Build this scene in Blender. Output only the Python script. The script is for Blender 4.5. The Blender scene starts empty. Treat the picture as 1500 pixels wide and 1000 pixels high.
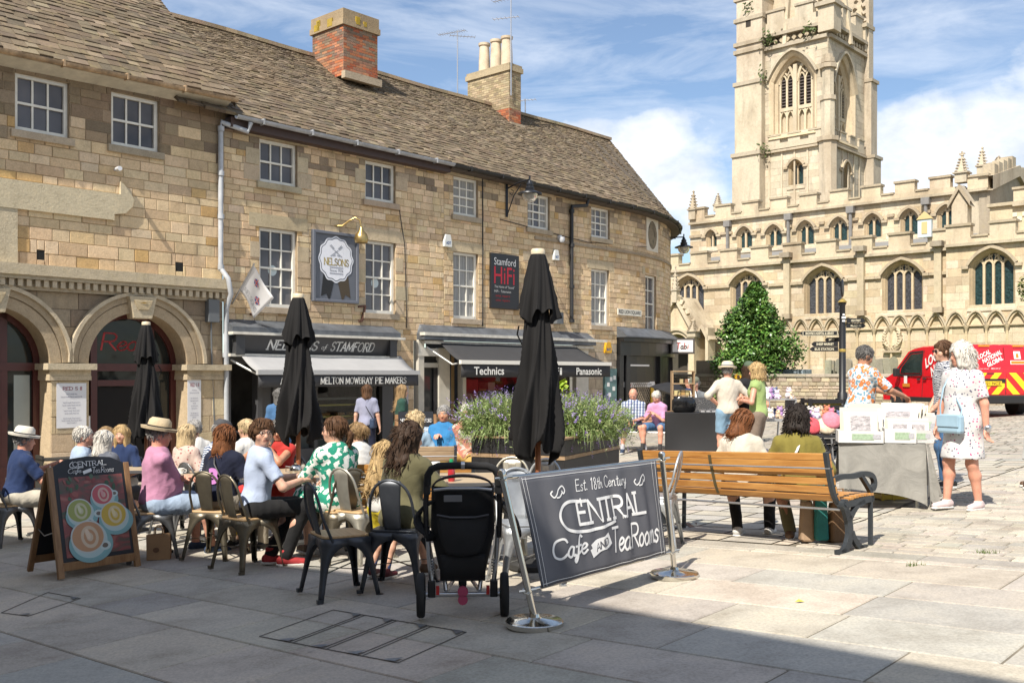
import bpy,math,random
import numpy as np
from mathutils import Vector,Matrix,Euler
random.seed(7)
rng=random.Random(11)
D2R=math.radians
PI=math.pi
COL=bpy.context.scene.collection
F=1462.0
CX,HY=750.0,549.0
GA,GB,GC=-1.509,0.0572,-0.0122
CZ=1.509
def clamp(a,lo,hi):return lo if a<lo else hi if a>hi else a
def G(x,y):
 return CZ+GA+GB*clamp(x,-14,22)+GC*clamp(y,-12,46)
def at(px,py):
 dx=(px-CX)/F;dz=(HY-py)/F
 t=GA/(dz-GB*dx-GC)
 return Vector((dx*t,t,CZ+dz*t))
def on(px,Y):
 x=(px-CX)/F*Y
 return Vector((x,Y,G(x,Y)))
def pz(py,Y):return CZ+(HY-py)/F*Y
MATS={}
def nd(nt,typ,**kw):
 n=nt.nodes.new(typ)
 for k,v in kw.items():
  if k=='inp':
   for a,b in v.items():n.inputs[a].default_value=b
  else:setattr(n,k,v)
 return n
def lk(nt,a,b):nt.links.new(a,b)
def mixc(nt,blend='MIX',fac=None,a=None,b=None):
 n=nt.nodes.new('ShaderNodeMix');n.data_type='RGBA';n.blend_type=blend
 def put(i,v):
  if v is None:return
  if hasattr(v,'links'):nt.links.new(v,n.inputs[i])
  else:n.inputs[i].default_value=v if i==0 else(v if len(v)==4 else(*v,1))
 put(0,fac);put(6,a);put(7,b)
 return n.outputs[2]
def mval(nt,op,a,b=None):
 n=nt.nodes.new('ShaderNodeMath');n.operation=op
 for i,v in enumerate((a,b)):
  if v is None:continue
  if hasattr(v,'links'):nt.links.new(v,n.inputs[i])
  else:n.inputs[i].default_value=v
 return n.outputs[0]
def ramp(nt,fac,stops,interp='LINEAR'):
 n=nt.nodes.new('ShaderNodeValToRGB');n.color_ramp.interpolation=interp
 el=n.color_ramp.elements
 while len(el)<len(stops):el.new(0.5)
 for e,(p,c)in zip(el,stops):
  e.position=p;e.color=c if len(c)==4 else(*c,1)
 nt.links.new(fac,n.inputs[0]);return n.outputs[0]
def base_mat(name):
 m=bpy.data.materials.new(name);m.use_nodes=True
 nt=m.node_tree;b=nt.nodes['Principled BSDF']
 tc=nd(nt,'ShaderNodeTexCoord')
 return m,nt,b,tc
def mat(name,col=(.5,.5,.5),rough=.6,metal=0.,nz=None,bump=None,attr=False,spec=.5,coat=0.,sheen=0.,stretch=(1,1,1),rvar=0.,sss=0.,coords='Object',nz2=None,trans=0.):
 if name in MATS:return MATS[name]
 m,nt,b,tc=base_mat(name)
 b.inputs['Roughness'].default_value=rough
 b.inputs['Metallic'].default_value=metal
 b.inputs['Specular IOR Level'].default_value=spec
 b.inputs['Coat Weight'].default_value=coat
 b.inputs['Sheen Weight'].default_value=sheen
 b.inputs['Transmission Weight'].default_value=trans
 if sss:b.inputs['Subsurface Weight'].default_value=sss;b.inputs['Subsurface Radius'].default_value=(.012,.005,.003)
 src=None
 if attr:src=nd(nt,'ShaderNodeAttribute',attribute_name='Col').outputs['Color']
 mp=nd(nt,'ShaderNodeMapping');lk(nt,tc.outputs[coords],mp.inputs[0]);mp.inputs['Scale'].default_value=stretch
 def noisev(scale,amt,src,detail=5):
  n=nd(nt,'ShaderNodeTexNoise',inp={'Scale':scale,'Detail':detail,'Roughness':.62});lk(nt,mp.outputs[0],n.inputs['Vector'])
  lo,hi=1-amt,1+amt
  r=ramp(nt,n.outputs[0],[(.28,(lo,)*3),(.72,(hi,)*3)])
  return mixc(nt,'MULTIPLY',1.0,src if src is not None else(*col,1),r),n.outputs[0]
 if nz:
  src,nf=noisev(nz[0],nz[1],src)
  if rvar:
   rr=nd(nt,'ShaderNodeMapRange',inp={'To Min':max(0,rough-rvar),'To Max':min(1,rough+rvar)});lk(nt,nf,rr.inputs[0]);lk(nt,rr.outputs[0],b.inputs['Roughness'])
 if nz2:src,_=noisev(nz2[0],nz2[1],src)
 if src is not None:lk(nt,src,b.inputs['Base Color'])
 else:b.inputs['Base Color'].default_value=(*col,1)
 if bump:
  n=nd(nt,'ShaderNodeTexNoise',inp={'Scale':bump[0],'Detail':6,'Roughness':.6});lk(nt,mp.outputs[0],n.inputs['Vector'])
  bp=nd(nt,'ShaderNodeBump',inp={'Strength':bump[1],'Distance':bump[2]if len(bump)>2 else .01});lk(nt,n.outputs[0],bp.inputs['Height'])
  lk(nt,bp.outputs[0],b.inputs['Normal'])
 MATS[name]=m
 return m
def stone_mat(name,stain=.25,moss=0.):
 """per stone colour from the mesh, plus weathering: blotches, pits, dark streaks"""
 if name in MATS:return MATS[name]
 m,nt,b,tc=base_mat(name)
 a=nd(nt,'ShaderNodeAttribute',attribute_name='Col').outputs['Color']
 geo=nd(nt,'ShaderNodeNewGeometry')
 def n(scale,detail=5,sc=(1,1,1),rough=.6):
  mp=nd(nt,'ShaderNodeMapping');mp.inputs['Scale'].default_value=sc;lk(nt,geo.outputs['Position'],mp.inputs[0])
  x=nd(nt,'ShaderNodeTexNoise',inp={'Scale':scale,'Detail':detail,'Roughness':rough});lk(nt,mp.outputs[0],x.inputs['Vector']);return x.outputs[0]
 c=mixc(nt,'MULTIPLY',1.,a,ramp(nt,n(7,8,rough=.72),[(.25,(.78,.76,.73)),(.5,(1,1,1)),(.8,(1.16,1.12,1.06))]))
 c=mixc(nt,'MULTIPLY',1.,c,ramp(nt,n(40,4),[(.3,(.86,.84,.82)),(.6,(1.05,1.05,1.05))]))
 st=ramp(nt,n(.55,6,(1,1,.45)),[(.48,(0,0,0)),(.78,(1,1,1))])
 c=mixc(nt,'MIX',mval(nt,'MULTIPLY',st,stain),c,(.20,.14,.085,1))
 stk=ramp(nt,n(2.2,6,(1,1,.16)),[(.55,(0,0,0)),(.8,(1,1,1))])
 c=mixc(nt,'MIX',mval(nt,'MULTIPLY',stk,stain*.8),c,(.1,.085,.07,1))
 if moss:
  ms=ramp(nt,n(3.5,7),[(.55,(0,0,0)),(.75,(1,1,1))])
  c=mixc(nt,'MIX',mval(nt,'MULTIPLY',ms,moss),c,(.32,.27,.12,1))
 lk(nt,c,b.inputs['Base Color']);b.inputs['Roughness'].default_value=.9;b.inputs['Specular IOR Level'].default_value=.2
 bp=nd(nt,'ShaderNodeBump',inp={'Strength':.55,'Distance':.02});lk(nt,n(22,8,rough=.7),bp.inputs['Height']);lk(nt,bp.outputs[0],b.inputs['Normal'])
 MATS[name]=m
 return m
class MB:
 def __init__(s,M=None):s.v=[];s.f=[];s.c=[];s.mi=[];s.M=M;s.curc=None;s.curm=0;s.cut=[]
 def add(s,vs,fs,col=None,mi=None,M=None):
  n=len(s.v);s.cut.append((n,len(s.f)))
  for p in vs:
   p=Vector(p)
   if M is not None:p=M@p
   if s.M is not None:p=s.M@p
   s.v.append(p)
  for f in fs:
   s.f.append([i+n for i in f]);s.c.append(col or s.curc);s.mi.append(s.curm if mi is None else mi)
 def hexa(s,p,**k):
  s.add(p,[(3,2,1,0),(4,5,6,7),(0,1,5,4),(1,2,6,5),(2,3,7,6),(3,0,4,7)],**k)
 def box(s,c,size,rot=(0,0,0),M=None,taper=1.,**k):
  x,y,z=(a/2 for a in size);t=taper
  p=[(-x,-y,-z),(x,-y,-z),(x,y,-z),(-x,y,-z),(-x*t,-y*t,z),(x*t,-y*t,z),(x*t,y*t,z),(-x*t,y*t,z)]
  T=Matrix.Translation(c)@Euler(rot).to_matrix().to_4x4()
  if M is not None:T=M@T
  s.hexa(p,M=T,**k)
 def bar(s,a,b,w,h,up=(0,0,1),**k):
  a=Vector(a);b=Vector(b);d=(b-a).normalized();u=Vector(up)
  x=d.cross(u)
  if x.length<1e-4:x=d.cross(Vector((0,1,0)))
  x.normalize();u=x.cross(d)
  q=[x*(-w/2)-u*(h/2),x*(w/2)-u*(h/2),x*(w/2)+u*(h/2),x*(-w/2)+u*(h/2)]
  s.hexa([a+q[0],a+q[1],a+q[2],a+q[3],b+q[0],b+q[1],b+q[2],b+q[3]],**k)
 def tube(s,pts,r,n=8,cap=True,flat=1.,up=None,**k):
  P=[Vector(p)for p in pts];m=len(P)
  rs=r if hasattr(r,'__len__')else[r]*m
  T=[(P[min(i+1,m-1)]-P[max(i-1,0)]).normalized()for i in range(m)]
  u=Vector(up)if up else(Vector((0,0,1))if abs(T[0].z)<.9 else Vector((0,1,0)))
  vs=[];fs=[]
  for i in range(m):
   x=T[i].cross(u)
   if x.length<1e-5:x=Vector((1,0,0))
   x.normalize();u=x.cross(T[i]).normalized()
   for j in range(n):
    a=2*PI*j/n
    vs.append(P[i]+(x*math.cos(a)+u*math.sin(a)*flat)*rs[i])
  for i in range(m-1):
   for j in range(n):
    fs.append((i*n+j,i*n+(j+1)%n,(i+1)*n+(j+1)%n,(i+1)*n+j))
  if cap:fs.append(tuple(range(n-1,-1,-1)));fs.append(tuple((m-1)*n+j for j in range(n)))
  s.add(vs,fs,**k)
 def lathe(s,prof,n=20,c=(0,0,0),M=None,wob=None,**k):
  vs=[];fs=[];m=len(prof);c=Vector(c)
  for i,(r,z)in enumerate(prof):
   for j in range(n):
    a=2*PI*j/n;rr=r if wob is None else r*wob(a,z)
    vs.append(c+Vector((rr*math.cos(a),rr*math.sin(a),z)))
  for i in range(m-1):
   for j in range(n):
    fs.append((i*n+j,i*n+(j+1)%n,(i+1)*n+(j+1)%n,(i+1)*n+j))
  if prof[0][0]>1e-4:fs.append(tuple(range(n-1,-1,-1)))
  if prof[-1][0]>1e-4:fs.append(tuple((m-1)*n+j for j in range(n)))
  s.add(vs,fs,M=M,**k)
 def prism(s,poly,d0,d1,M=None,**k):
  n=len(poly)
  vs=[(x,y,d0)for x,y in poly]+[(x,y,d1)for x,y in poly]
  fs=[tuple(range(n-1,-1,-1)),tuple(range(n,2*n))]+[(i,(i+1)%n,n+(i+1)%n,n+i)for i in range(n)]
  s.add(vs,fs,M=M,**k)
 def grid(s,rows,close=False,**k):
  m=len(rows);n=len(rows[0]);fs=[]
  for i in range(m-1):
   for j in range(n if close else n-1):
    fs.append((i*n+j,i*n+(j+1)%n,(i+1)*n+(j+1)%n,(i+1)*n+j))
  s.add([p for r in rows for p in r],fs,**k)
 def wbox(s,W,s0,s1,z0,z1,o0,o1,**k):
  p=[W.pt(s0,z0,o0),W.pt(s0,z0,o1),W.pt(s1,z0,o1),W.pt(s1,z0,o0),W.pt(s0,z1,o0),W.pt(s0,z1,o1),W.pt(s1,z1,o1),W.pt(s1,z1,o0)]
  s.hexa(p,**k)
 def wquad(s,W,s0,s1,z0,z1,o,**k):
  s.add([W.pt(s0,z0,o),W.pt(s1,z0,o),W.pt(s1,z1,o),W.pt(s0,z1,o)],[(0,1,2,3)],**k)
 def wprism(s,W,poly,o0,o1,**k):
  n=len(poly)
  vs=[W.pt(a,b,o0)for a,b in poly]+[W.pt(a,b,o1)for a,b in poly]
  fs=[tuple(range(n-1,-1,-1)),tuple(range(n,2*n))]+[(i,(i+1)%n,n+(i+1)%n,n+i)for i in range(n)]
  s.add(vs,fs,**k)
 def each(s,name,mats,parent,per=1,**k):
  for i in range(0,len(s.cut),per):
   v0,f0=s.cut[i];v1,f1=s.cut[i+per]if i+per<len(s.cut)else(len(s.v),len(s.f))
   q=MB();q.v=s.v[v0:v1];q.f=[[j-v0 for j in f]for f in s.f[f0:f1]];q.c=s.c[f0:f1];q.mi=s.mi[f0:f1];q.build(name,mats,parent,**k)
 def build(s,name,mats,parent=None,smooth=None,world=False,bevel=0.,solid=0.,subsurf=0):
  me=bpy.data.meshes.new(name)
  off=Vector((0,0,0));q=parent if world else None
  while q is not None:off=off+q.location;q=q.parent
  me.from_pydata([tuple(p-off)for p in s.v],[],s.f)
  if not isinstance(mats,(list,tuple)):mats=[mats]
  for m in mats:me.materials.append(m)
  if len(mats)>1:me.polygons.foreach_set('material_index',s.mi)
  if any(c is not None for c in s.c):
   ca=me.color_attributes.new('Col','FLOAT_COLOR','CORNER')
   buf=[]
   for f,c in zip(s.f,s.c):
    c=c or(.5,.5,.5);buf.extend([c[0],c[1],c[2],1.]*len(f))
   ca.data.foreach_set('color',buf)
  me.update()
  if smooth is not None:
   me.polygons.foreach_set('use_smooth',[True]*len(me.polygons))
   if smooth<179:me.set_sharp_from_angle(angle=D2R(smooth))
  o=bpy.data.objects.new(name,me);COL.objects.link(o)
  if parent is not None:o.parent=parent
  if solid:md=o.modifiers.new('Solidify','SOLIDIFY');md.thickness=solid;md.offset=0
  if bevel:md=o.modifiers.new('Bevel','BEVEL');md.width=bevel;md.segments=2;md.limit_method='ANGLE'
  if subsurf:md=o.modifiers.new('Subdivision','SUBSURF');md.levels=md.render_levels=subsurf
  return o
def tag(o,label,cat,group=None,kind=None):
 if label:o['label']=label
 if cat:o['category']=cat
 if group:o['group']=group
 if kind:o['kind']=kind
 return o
def thing(name,label,cat,loc=(0,0,0),rz=0,group=None):
 o=bpy.data.objects.new(name,None);COL.objects.link(o);o.empty_display_size=.2
 o.location=loc;o.rotation_euler=(0,0,rz)
 return tag(o,label,cat,group)
def dup(root,loc,rz,label=None,group=None):
 r=root.copy();COL.objects.link(r);r.location=loc;r.rotation_euler=(0,0,rz)
 if label:r['label']=label
 if group:r['group']=group
 def rec(a,b):
  for ch in a.children:
   c=ch.copy();COL.objects.link(c);c.parent=b;rec(ch,c)
 rec(root,r)
 return r
def text2d(s,size,bold=0.,shear=0.,xs=1.):
 cu=bpy.data.curves.new('t','FONT');cu.body=s;cu.size=size;cu.offset=bold;cu.shear=shear;cu.resolution_u=3
 o=bpy.data.objects.new('t',cu);COL.objects.link(o)
 bpy.context.view_layer.update()
 me=bpy.data.meshes.new_from_object(o)
 v=[(p.co.x*xs,p.co.y)for p in me.vertices];f=[tuple(p.vertices)for p in me.polygons]
 bpy.data.objects.remove(o);bpy.data.curves.remove(cu);bpy.data.meshes.remove(me)
 return v,f
def fit2d(vf,x0,x1,y0,y1=None,keep=False):
 v,f=vf
 ax=min(p[0]for p in v);bx=max(p[0]for p in v);ay=min(p[1]for p in v);by=max(p[1]for p in v)
 kx=(x1-x0)/(bx-ax);ky=kx if y1 is None else(y1-y0)/(by-ay)
 return[(x0+(p[0]-ax)*kx,y0+(p[1]-ay)*ky)for p in v],f
def crom(p,n=5):
 if len(p)<3:return p
 q=[p[0]]+list(p)+[p[-1]];out=[]
 for i in range(1,len(q)-2):
  for k in range(n):
   t=k/n;t2=t*t;t3=t2*t
   out.append(tuple(.5*((2*q[i][a])+(-q[i-1][a]+q[i+1][a])*t+(2*q[i-1][a]-5*q[i][a]+4*q[i+1][a]-q[i+2][a])*t2+(-q[i-1][a]+3*q[i][a]-3*q[i+1][a]+q[i+2][a])*t3)for a in(0,1)))
 out.append(tuple(p[-1]));return out
def P_(s):
 o=[]
 for part in s.split('|'):
  part=part.strip();cur=part[0]=='~'
  xy=[float(a)for a in part.lstrip('~-').split()]
  pts=[(xy[i]/100,xy[i+1]/100)for i in range(0,len(xy),2)]
  o.append((cur,pts))
 return o
GLY={k:(w/100,P_(s))for k,w,s in[('A',74,'-0 0 36 100 72 0|-13 36 59 36'),('B',66,'-0 0 0 100|~0 100 42 97 54 76 40 55 0 53|~0 53 50 50 62 27 46 3 0 0'),('C',76,'~70 80 56 97 36 100 10 84 0 50 10 16 36 0 56 3 72 20'),('D',76,'-0 0 0 100|~0 100 38 98 64 80 70 50 64 20 38 2 0 0'),('E',60,'-54 0 0 0 0 100 54 100|-0 52 42 52'),('F',56,'-0 0 0 100 52 100|-0 52 40 52'),('G',80,'~70 82 56 97 36 100 10 84 0 50 10 16 36 0 58 4 72 18|-72 18 72 44 46 44'),('H',76,'-0 0 0 100|-70 0 70 100|-0 51 70 51'),('I',16,'-6 0 6 100'),('K',72,'-0 0 0 100|-66 100 0 42|-22 60 68 0'),('L',58,'-0 100 0 0 54 0'),('M',92,'-0 0 4 100 44 10 84 100 88 0'),('N',78,'-0 0 0 100 70 0 70 100'),('O',82,'~36 100 10 84 0 50 10 16 38 0 66 16 76 50 66 84 36 100'),('P',64,'-0 0 0 100|~0 100 44 97 58 74 44 50 0 47'),('R',70,'-0 0 0 100|~0 100 44 97 58 75 44 52 0 49|-26 49 66 0'),('S',62,'~54 84 40 98 18 97 4 78 14 58 42 46 56 26 42 3 18 1 2 18'),('T',70,'-33 0 33 100|-0 100 66 100'),('U',76,'~0 100 0 34 14 6 36 0 58 6 70 34 70 100'),('W',100,'-0 100 26 0 48 90 70 0 96 100'),('Y',70,'-0 100 34 50 68 100|-34 50 34 0'),('Z',64,'-2 100 58 100 0 0 60 0'),('X',70,'-0 0 66 100|-0 100 66 0'),('V',72,'-0 100 34 0 68 100'),('a',52,'~42 46 24 52 6 38 2 16 16 0 34 8 42 46|~42 46 40 14 46 2 56 6'),('e',46,'~4 24 28 28 38 42 26 52 8 40 2 18 16 0 32 4 44 16'),('f',42,'~46 90 34 100 24 84 20 40 18 -10 8 -34 0 -22 14 0 40 20|-4 46 40 50'),('t',38,'~22 88 16 40 16 8 26 0 38 10|-2 60 38 64'),('s',42,'~36 44 22 52 8 42 14 30 28 22 30 6 14 -2 0 8'),('h',50,'-6 100 2 0|~4 28 20 50 34 48 36 20 38 4 48 6'),('n',52,'-6 50 2 0|~4 28 20 50 34 48 36 20 38 4 50 6'),('u',52,'~4 50 0 18 10 0 26 8 38 50|~38 50 36 12 42 2 52 6'),('r',40,'-6 50 2 0|~4 28 16 46 30 50 38 44'),('y',50,'~4 50 2 22 14 12 28 22 38 50|~38 50 32 -10 18 -36 2 -28 8 -10 44 12'),('m',74,'-6 50 2 0|~4 28 16 48 28 46 30 2|~30 28 44 50 56 46 58 14 62 2 74 6'),('o',50,'~24 52 6 40 2 18 14 0 32 6 40 28 30 48 18 52'),('i',24,'-8 50 4 4|-12 72 13 74'),('c',42,'~36 42 24 52 8 40 2 18 14 0 34 10'),('d',52,'~40 46 24 52 6 38 2 16 16 0 34 8 40 46|~46 100 40 14 46 2 54 6'),('1',34,'~4 82 20 100 14 40 12 0'),('8',52,'~40 84 24 100 8 84 18 58 40 34 34 4 14 0 4 22 22 50 42 80'),('b',50,'-2 100 2 0|~2 30 18 50 36 44 40 20 24 0 2 8'),('.',20,'-4 3 7 6'),(' ',30,'-0 0 0 0'),('&',70,'~60 6 20 60 24 96 42 84 8 30 20 0 46 10 62 44'),('9',50,'~40 66 20 54 6 74 20 98 40 84 40 40 26 0'),('2',50,'~2 80 18 100 38 84 24 44 0 0|-0 0 44 0'),('6',50,'~38 96 14 70 4 26 20 0 40 20 30 48 6 34'),("'",14,'-6 100 4 84')]}
def stroke2d(s,w,slant=0.,serif=0.,track=.12,lower=1.,sw=None):
 """single-stroke lettering turned into ribbons; cap height 1; returns verts, faces"""
 x=0;lines=[]
 for ch in s:
  adv,parts=GLY.get(ch,GLY[' '])
  if ch==' ':x+=adv+track;continue
  for cur,pts in parts:
   q=crom(pts)if cur else pts
   lines.append([(x+a+b*slant,b)for a,b in q])
   if serif and not cur or serif and ch in 'BDPRUS':
    for e in(pts[0],pts[-1]):
     if e[1]in(0.,1.):lines.append([(x+e[0]-serif+e[1]*slant,e[1]),(x+e[0]+serif+e[1]*slant,e[1])])
  x+=adv+track
 return ribbon(lines,w,sw)
def ribbon(lines,w,sw=None):
 v=[];f=[]
 for L in lines:
  for(ax,ay),(bx,by)in zip(L[:-1],L[1:]):
   dx,dy=bx-ax,by-ay;l=math.hypot(dx,dy)
   if l<1e-6:continue
   k=w/2
   if sw:k*=1-sw*abs(dy*.35+dx*.94)/l
   ux,uy=dx/l,dy/l;nx,ny=-uy*k,ux*k;e=k*.5
   n=len(v)
   v+=[(ax-ux*e+nx,ay-uy*e+ny),(ax-ux*e-nx,ay-uy*e-ny),(bx+ux*e-nx,by+uy*e-ny),(bx+ux*e+nx,by+uy*e+ny)]
   f.append((n,n+1,n+2,n+3))
 return v,f
def decal(mb,vf,fn,**k):
 v,f=vf
 mb.add([fn(*p)for p in v],f,**k)
class Wall:
 """a vertical wall following a straight line, then (optionally) an arc turning left"""
 def __init__(s,P0,d,s1=None,R=None):
  s.P0=Vector((P0[0],P0[1],0));s.d=Vector((d[0],d[1],0)).normalized();s.s1=s1;s.R=R
 def fr(s,a):
  if s.s1 is None or a<=s.s1:
   return s.P0+s.d*a,s.d,Vector((s.d.y,-s.d.x,0))
  t=(a-s.s1)/s.R;n=Vector((-s.d.y,s.d.x,0))
  p=s.P0+s.d*s.s1+s.d*(s.R*math.sin(t))+n*(s.R*(1-math.cos(t)))
  tt=s.d*math.cos(t)+n*math.sin(t)
  return p,tt,Vector((tt.y,-tt.x,0))
 def pt(s,a,z,o=0.):
  p,t,n=s.fr(a);q=p+n*o;return Vector((q.x,q.y,z))
 def s_of(s,px,o=0.,lo=-25.,hi=60.):
  if s.s1 is not None:hi=min(hi,s.s1+s.R*.55)
  f=lambda a:(lambda p:CX+F*p.x/p.y)(s.pt(a,0,o))
  r=(px-CX)/F;P=s.P0+Vector((s.d.y,-s.d.x,0))*o
  a=(r*P.y-P.x)/(s.d.x-r*s.d.y)
  if s.s1 is None or a<=s.s1:return a
  for _ in range(50):
   m=(lo+hi)/2
   if f(m)<px:lo=m
   else:hi=m
  return lo
 def z_of(s,px,py,o=0.):
  return CZ+(HY-py)/F*s.pt(s.s_of(px,o),0,o).y
 def sz(s,px,py,o=0.):return s.s_of(px,o),s.z_of(px,py,o)
 def rect(s,x0,x1,y0,y1,o=0.):
  return(s.s_of(x0,o),s.s_of(x1,o),s.z_of(x0,y1,o),s.z_of(x0,y0,o))
def sub_rects(r,opens):
 out=[r]
 for o in opens:
  nx=[]
  for a0,a1,b0,b1 in out:
   if o[0]>=a1 or o[1]<=a0 or o[2]>=b1 or o[3]<=b0:nx.append((a0,a1,b0,b1));continue
   c0,c1=max(a0,o[0]),min(a1,o[1])
   if a0<c0:nx.append((a0,c0,b0,b1))
   if c1<a1:nx.append((c1,a1,b0,b1))
   if o[3]<b1:nx.append((c0,c1,o[3],b1))
   if b0<o[2]:nx.append((c0,c1,b0,o[2]))
  out=nx
 return out
def jit(c,a,r=rng):
 k=1+r.uniform(-a,a);return tuple(max(.005,x*k*(1+r.uniform(-a*.25,a*.25)))for x in c)
def stones(mb,W,s0,s1,z0,z1,opens,pal,hr=(.17,.3),lr=(.3,.75),gap=.008,relief=.014,jitter=.10,o=0.,colf=None):
 """coursed stonework: every stone its own raised block, cut round the openings"""
 z=z0
 while z<z1-.02:
  h=min(rng.uniform(*hr),z1-z)
  if z1-z-h<.08:h=z1-z
  a=s0-rng.uniform(0,lr[1])
  while a<s1:
   l=rng.uniform(*lr);b=a+l
   col=jit(rng.choice(pal),jitter)
   if colf:col=colf(a,z,col)
   for q in sub_rects((max(a,s0),min(b,s1),z,z+h),opens):
    if q[1]-q[0]<.025 or q[3]-q[2]<.025:continue
    g=gap/2;e=relief*.6
    r=relief*rng.uniform(.5,1.2)
    A=[(q[0]+g,q[2]+g),(q[1]-g,q[2]+g),(q[1]-g,q[3]-g),(q[0]+g,q[3]-g)]
    e=min(e,(q[1]-q[0])*.2,(q[3]-q[2])*.2)
    B=[(q[0]+g+e,q[2]+g+e),(q[1]-g-e,q[2]+g+e),(q[1]-g-e,q[3]-g-e),(q[0]+g+e,q[3]-g-e)]
    mb.add([W.pt(x,y,o)for x,y in A]+[W.pt(x,y,o+r)for x,y in B],[(4,5,6,7),(0,1,5,4),(1,2,6,5),(2,3,7,6),(3,0,4,7)],col=col)
   a=b
  z+=h
def backing(mb,W,s0,s1,z0,z1,opens,o=0.,col=None,depth=.3,step=None):
 for q in sub_rects((s0,s1,z0,z1),opens):
  n=1 if step is None else max(1,int((q[1]-q[0])/step))
  for i in range(n):
   mb.wquad(W,q[0]+(q[1]-q[0])*i/n,q[0]+(q[1]-q[0])*(i+1)/n,q[2],q[3],o,col=col)
 for a0,a1,b0,b1 in opens:
  for(p,q)in(((a0,b0),(a0,b1)),((a0,b1),(a1,b1)),((a1,b1),(a1,b0)),((a1,b0),(a0,b0))):
   mb.add([W.pt(*p,o),W.pt(*q,o),W.pt(*q,o-depth),W.pt(*p,o-depth)],[(0,1,2,3)],col=col)
def chordmap(W,s0,s1):
 A=W.pt(s0,0,0);B=W.pt(s1,0,0);L=(B-A).length;t=(B-A)/L;n=Vector((t.y,-t.x,0))
 class C:
  pass
 c=C();c.L=L
 c.pt=lambda a,z,o=0.:A+t*(a-s0)*(L/(s1-s0))+n*o+Vector((0,0,z))
 return c
def arch2d(x0,x1,zs,za,kind='point',n=10):
 """outline of an arch head from left springing over the apex to the right springing"""
 c=(x0+x1)/2;w=(x1-x0)/2;out=[]
 if kind=='round':
  for i in range(2*n+1):
   t=PI-PI*i/(2*n);out.append((c+w*math.cos(t),zs+(za-zs)*math.sin(t)))
  return out
 L=[]
 for i in range(n+1):
  t=i/n
  if kind=='four':k=.42*t+.58*(1-(1-t)**3.)
  else:k=.25*t+.75*(1-(1-t)**2.2)
  L.append((c-w*(1-t),zs+(za-zs)*k))
 return L+[(2*c-x,z)for x,z in reversed(L[:-1])]
def off2d(p,d):
 out=[]
 for i in range(len(p)):
  a=p[max(i-1,0)];b=p[min(i+1,len(p)-1)]
  dx,dz=b[0]-a[0],b[1]-a[1];l=math.hypot(dx,dz)or 1
  out.append((p[i][0]-dz/l*d,p[i][1]+dx/l*d))
 return out
def wband(mb,W,p,q,o0,o1,**k):
 n=len(p)
 rows=[[W.pt(*a,o0)for a in p],[W.pt(*a,o1)for a in p],[W.pt(*a,o1)for a in q],[W.pt(*a,o0)for a in q]]
 mb.grid(rows,**k)
def spandrel(mb,W,arch,z1,o,**k):
 for a,b in zip(arch[:-1],arch[1:]):
  mb.add([W.pt(*a,o),W.pt(*b,o),W.pt(b[0],z1,o),W.pt(a[0],z1,o)],[(0,1,2,3)],**k)
EU=Vector((.742,-.67,0));EV=Vector((.67,.742,0))
def uv2(u,v):p=EU*u+EV*v;return p.x,p.y
def gp(u,v,h=0.):
 x,y=uv2(u,v);return Vector((x,y,G(x,y)+h))
VB=at(1250,806).dot(EV)
gm=MB()
xs=[-900,-300,-80,-40,-22,-14]+list(range(-12,22,2))+[22,30,45,80,300,900];ys=[-600,-200,-60,-30,-12]+list(range(-10,46,2))+[46,60,90,200,600,1500]
gm.grid([[(x,y,G(x,y))for x in xs]for y in ys])
ground=gm.build('ground',mat('joint_earth',(.19,.165,.125),.95,nz=(3,.35),bump=(40,.3)))
tag(ground,'sandy joint bed of the gently sloping square','ground',kind='structure')
FLAGS=[(.49,.445,.375),(.46,.425,.365),(.51,.455,.38),(.44,.415,.365),(.49,.435,.36),(.42,.40,.36)]
def slabs(mb,u0,u1,v0,v1,vr,ur,pal,jitter,gap,h,flat=False,tilt=0.,skip=None):
 v=v0
 while v<v1-.03:
  d=min(rng.uniform(*vr),v1-v)
  u=u0-rng.uniform(0,ur[1])
  while u<u1:
   l=rng.uniform(*ur);c=jit(rng.choice(pal),jitter);g=gap/2
   p,q=max(u,u0)+g,min(u+l,u1)-g
   if q-p>.05 and not(skip and skip((p+q)/2,v+d/2)):
    t=[rng.uniform(-tilt,tilt)for _ in range(4)]
    A=[(p,v+g),(q,v+g),(q,v+d-g),(p,v+d-g)];b=min(.006,d*.1)
    if tilt:A=[(x+rng.uniform(-.008,.008),y+rng.uniform(-.006,.006))for x,y in A]
    top=[gp(x,y,h+k)for(x,y),k in zip([(A[0][0]+b,A[0][1]+b),(A[1][0]-b,A[1][1]+b),(A[2][0]-b,A[2][1]-b),(A[3][0]+b,A[3][1]-b)],t)]
    if flat:mb.add(top,[(0,1,2,3)],col=c)
    else:mb.add([gp(x,y,.001)for x,y in A]+top,[(4,5,6,7),(0,1,5,4),(1,2,6,5),(2,3,7,6),(3,0,4,7)],col=c)
   u+=l
  v+=d
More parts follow.
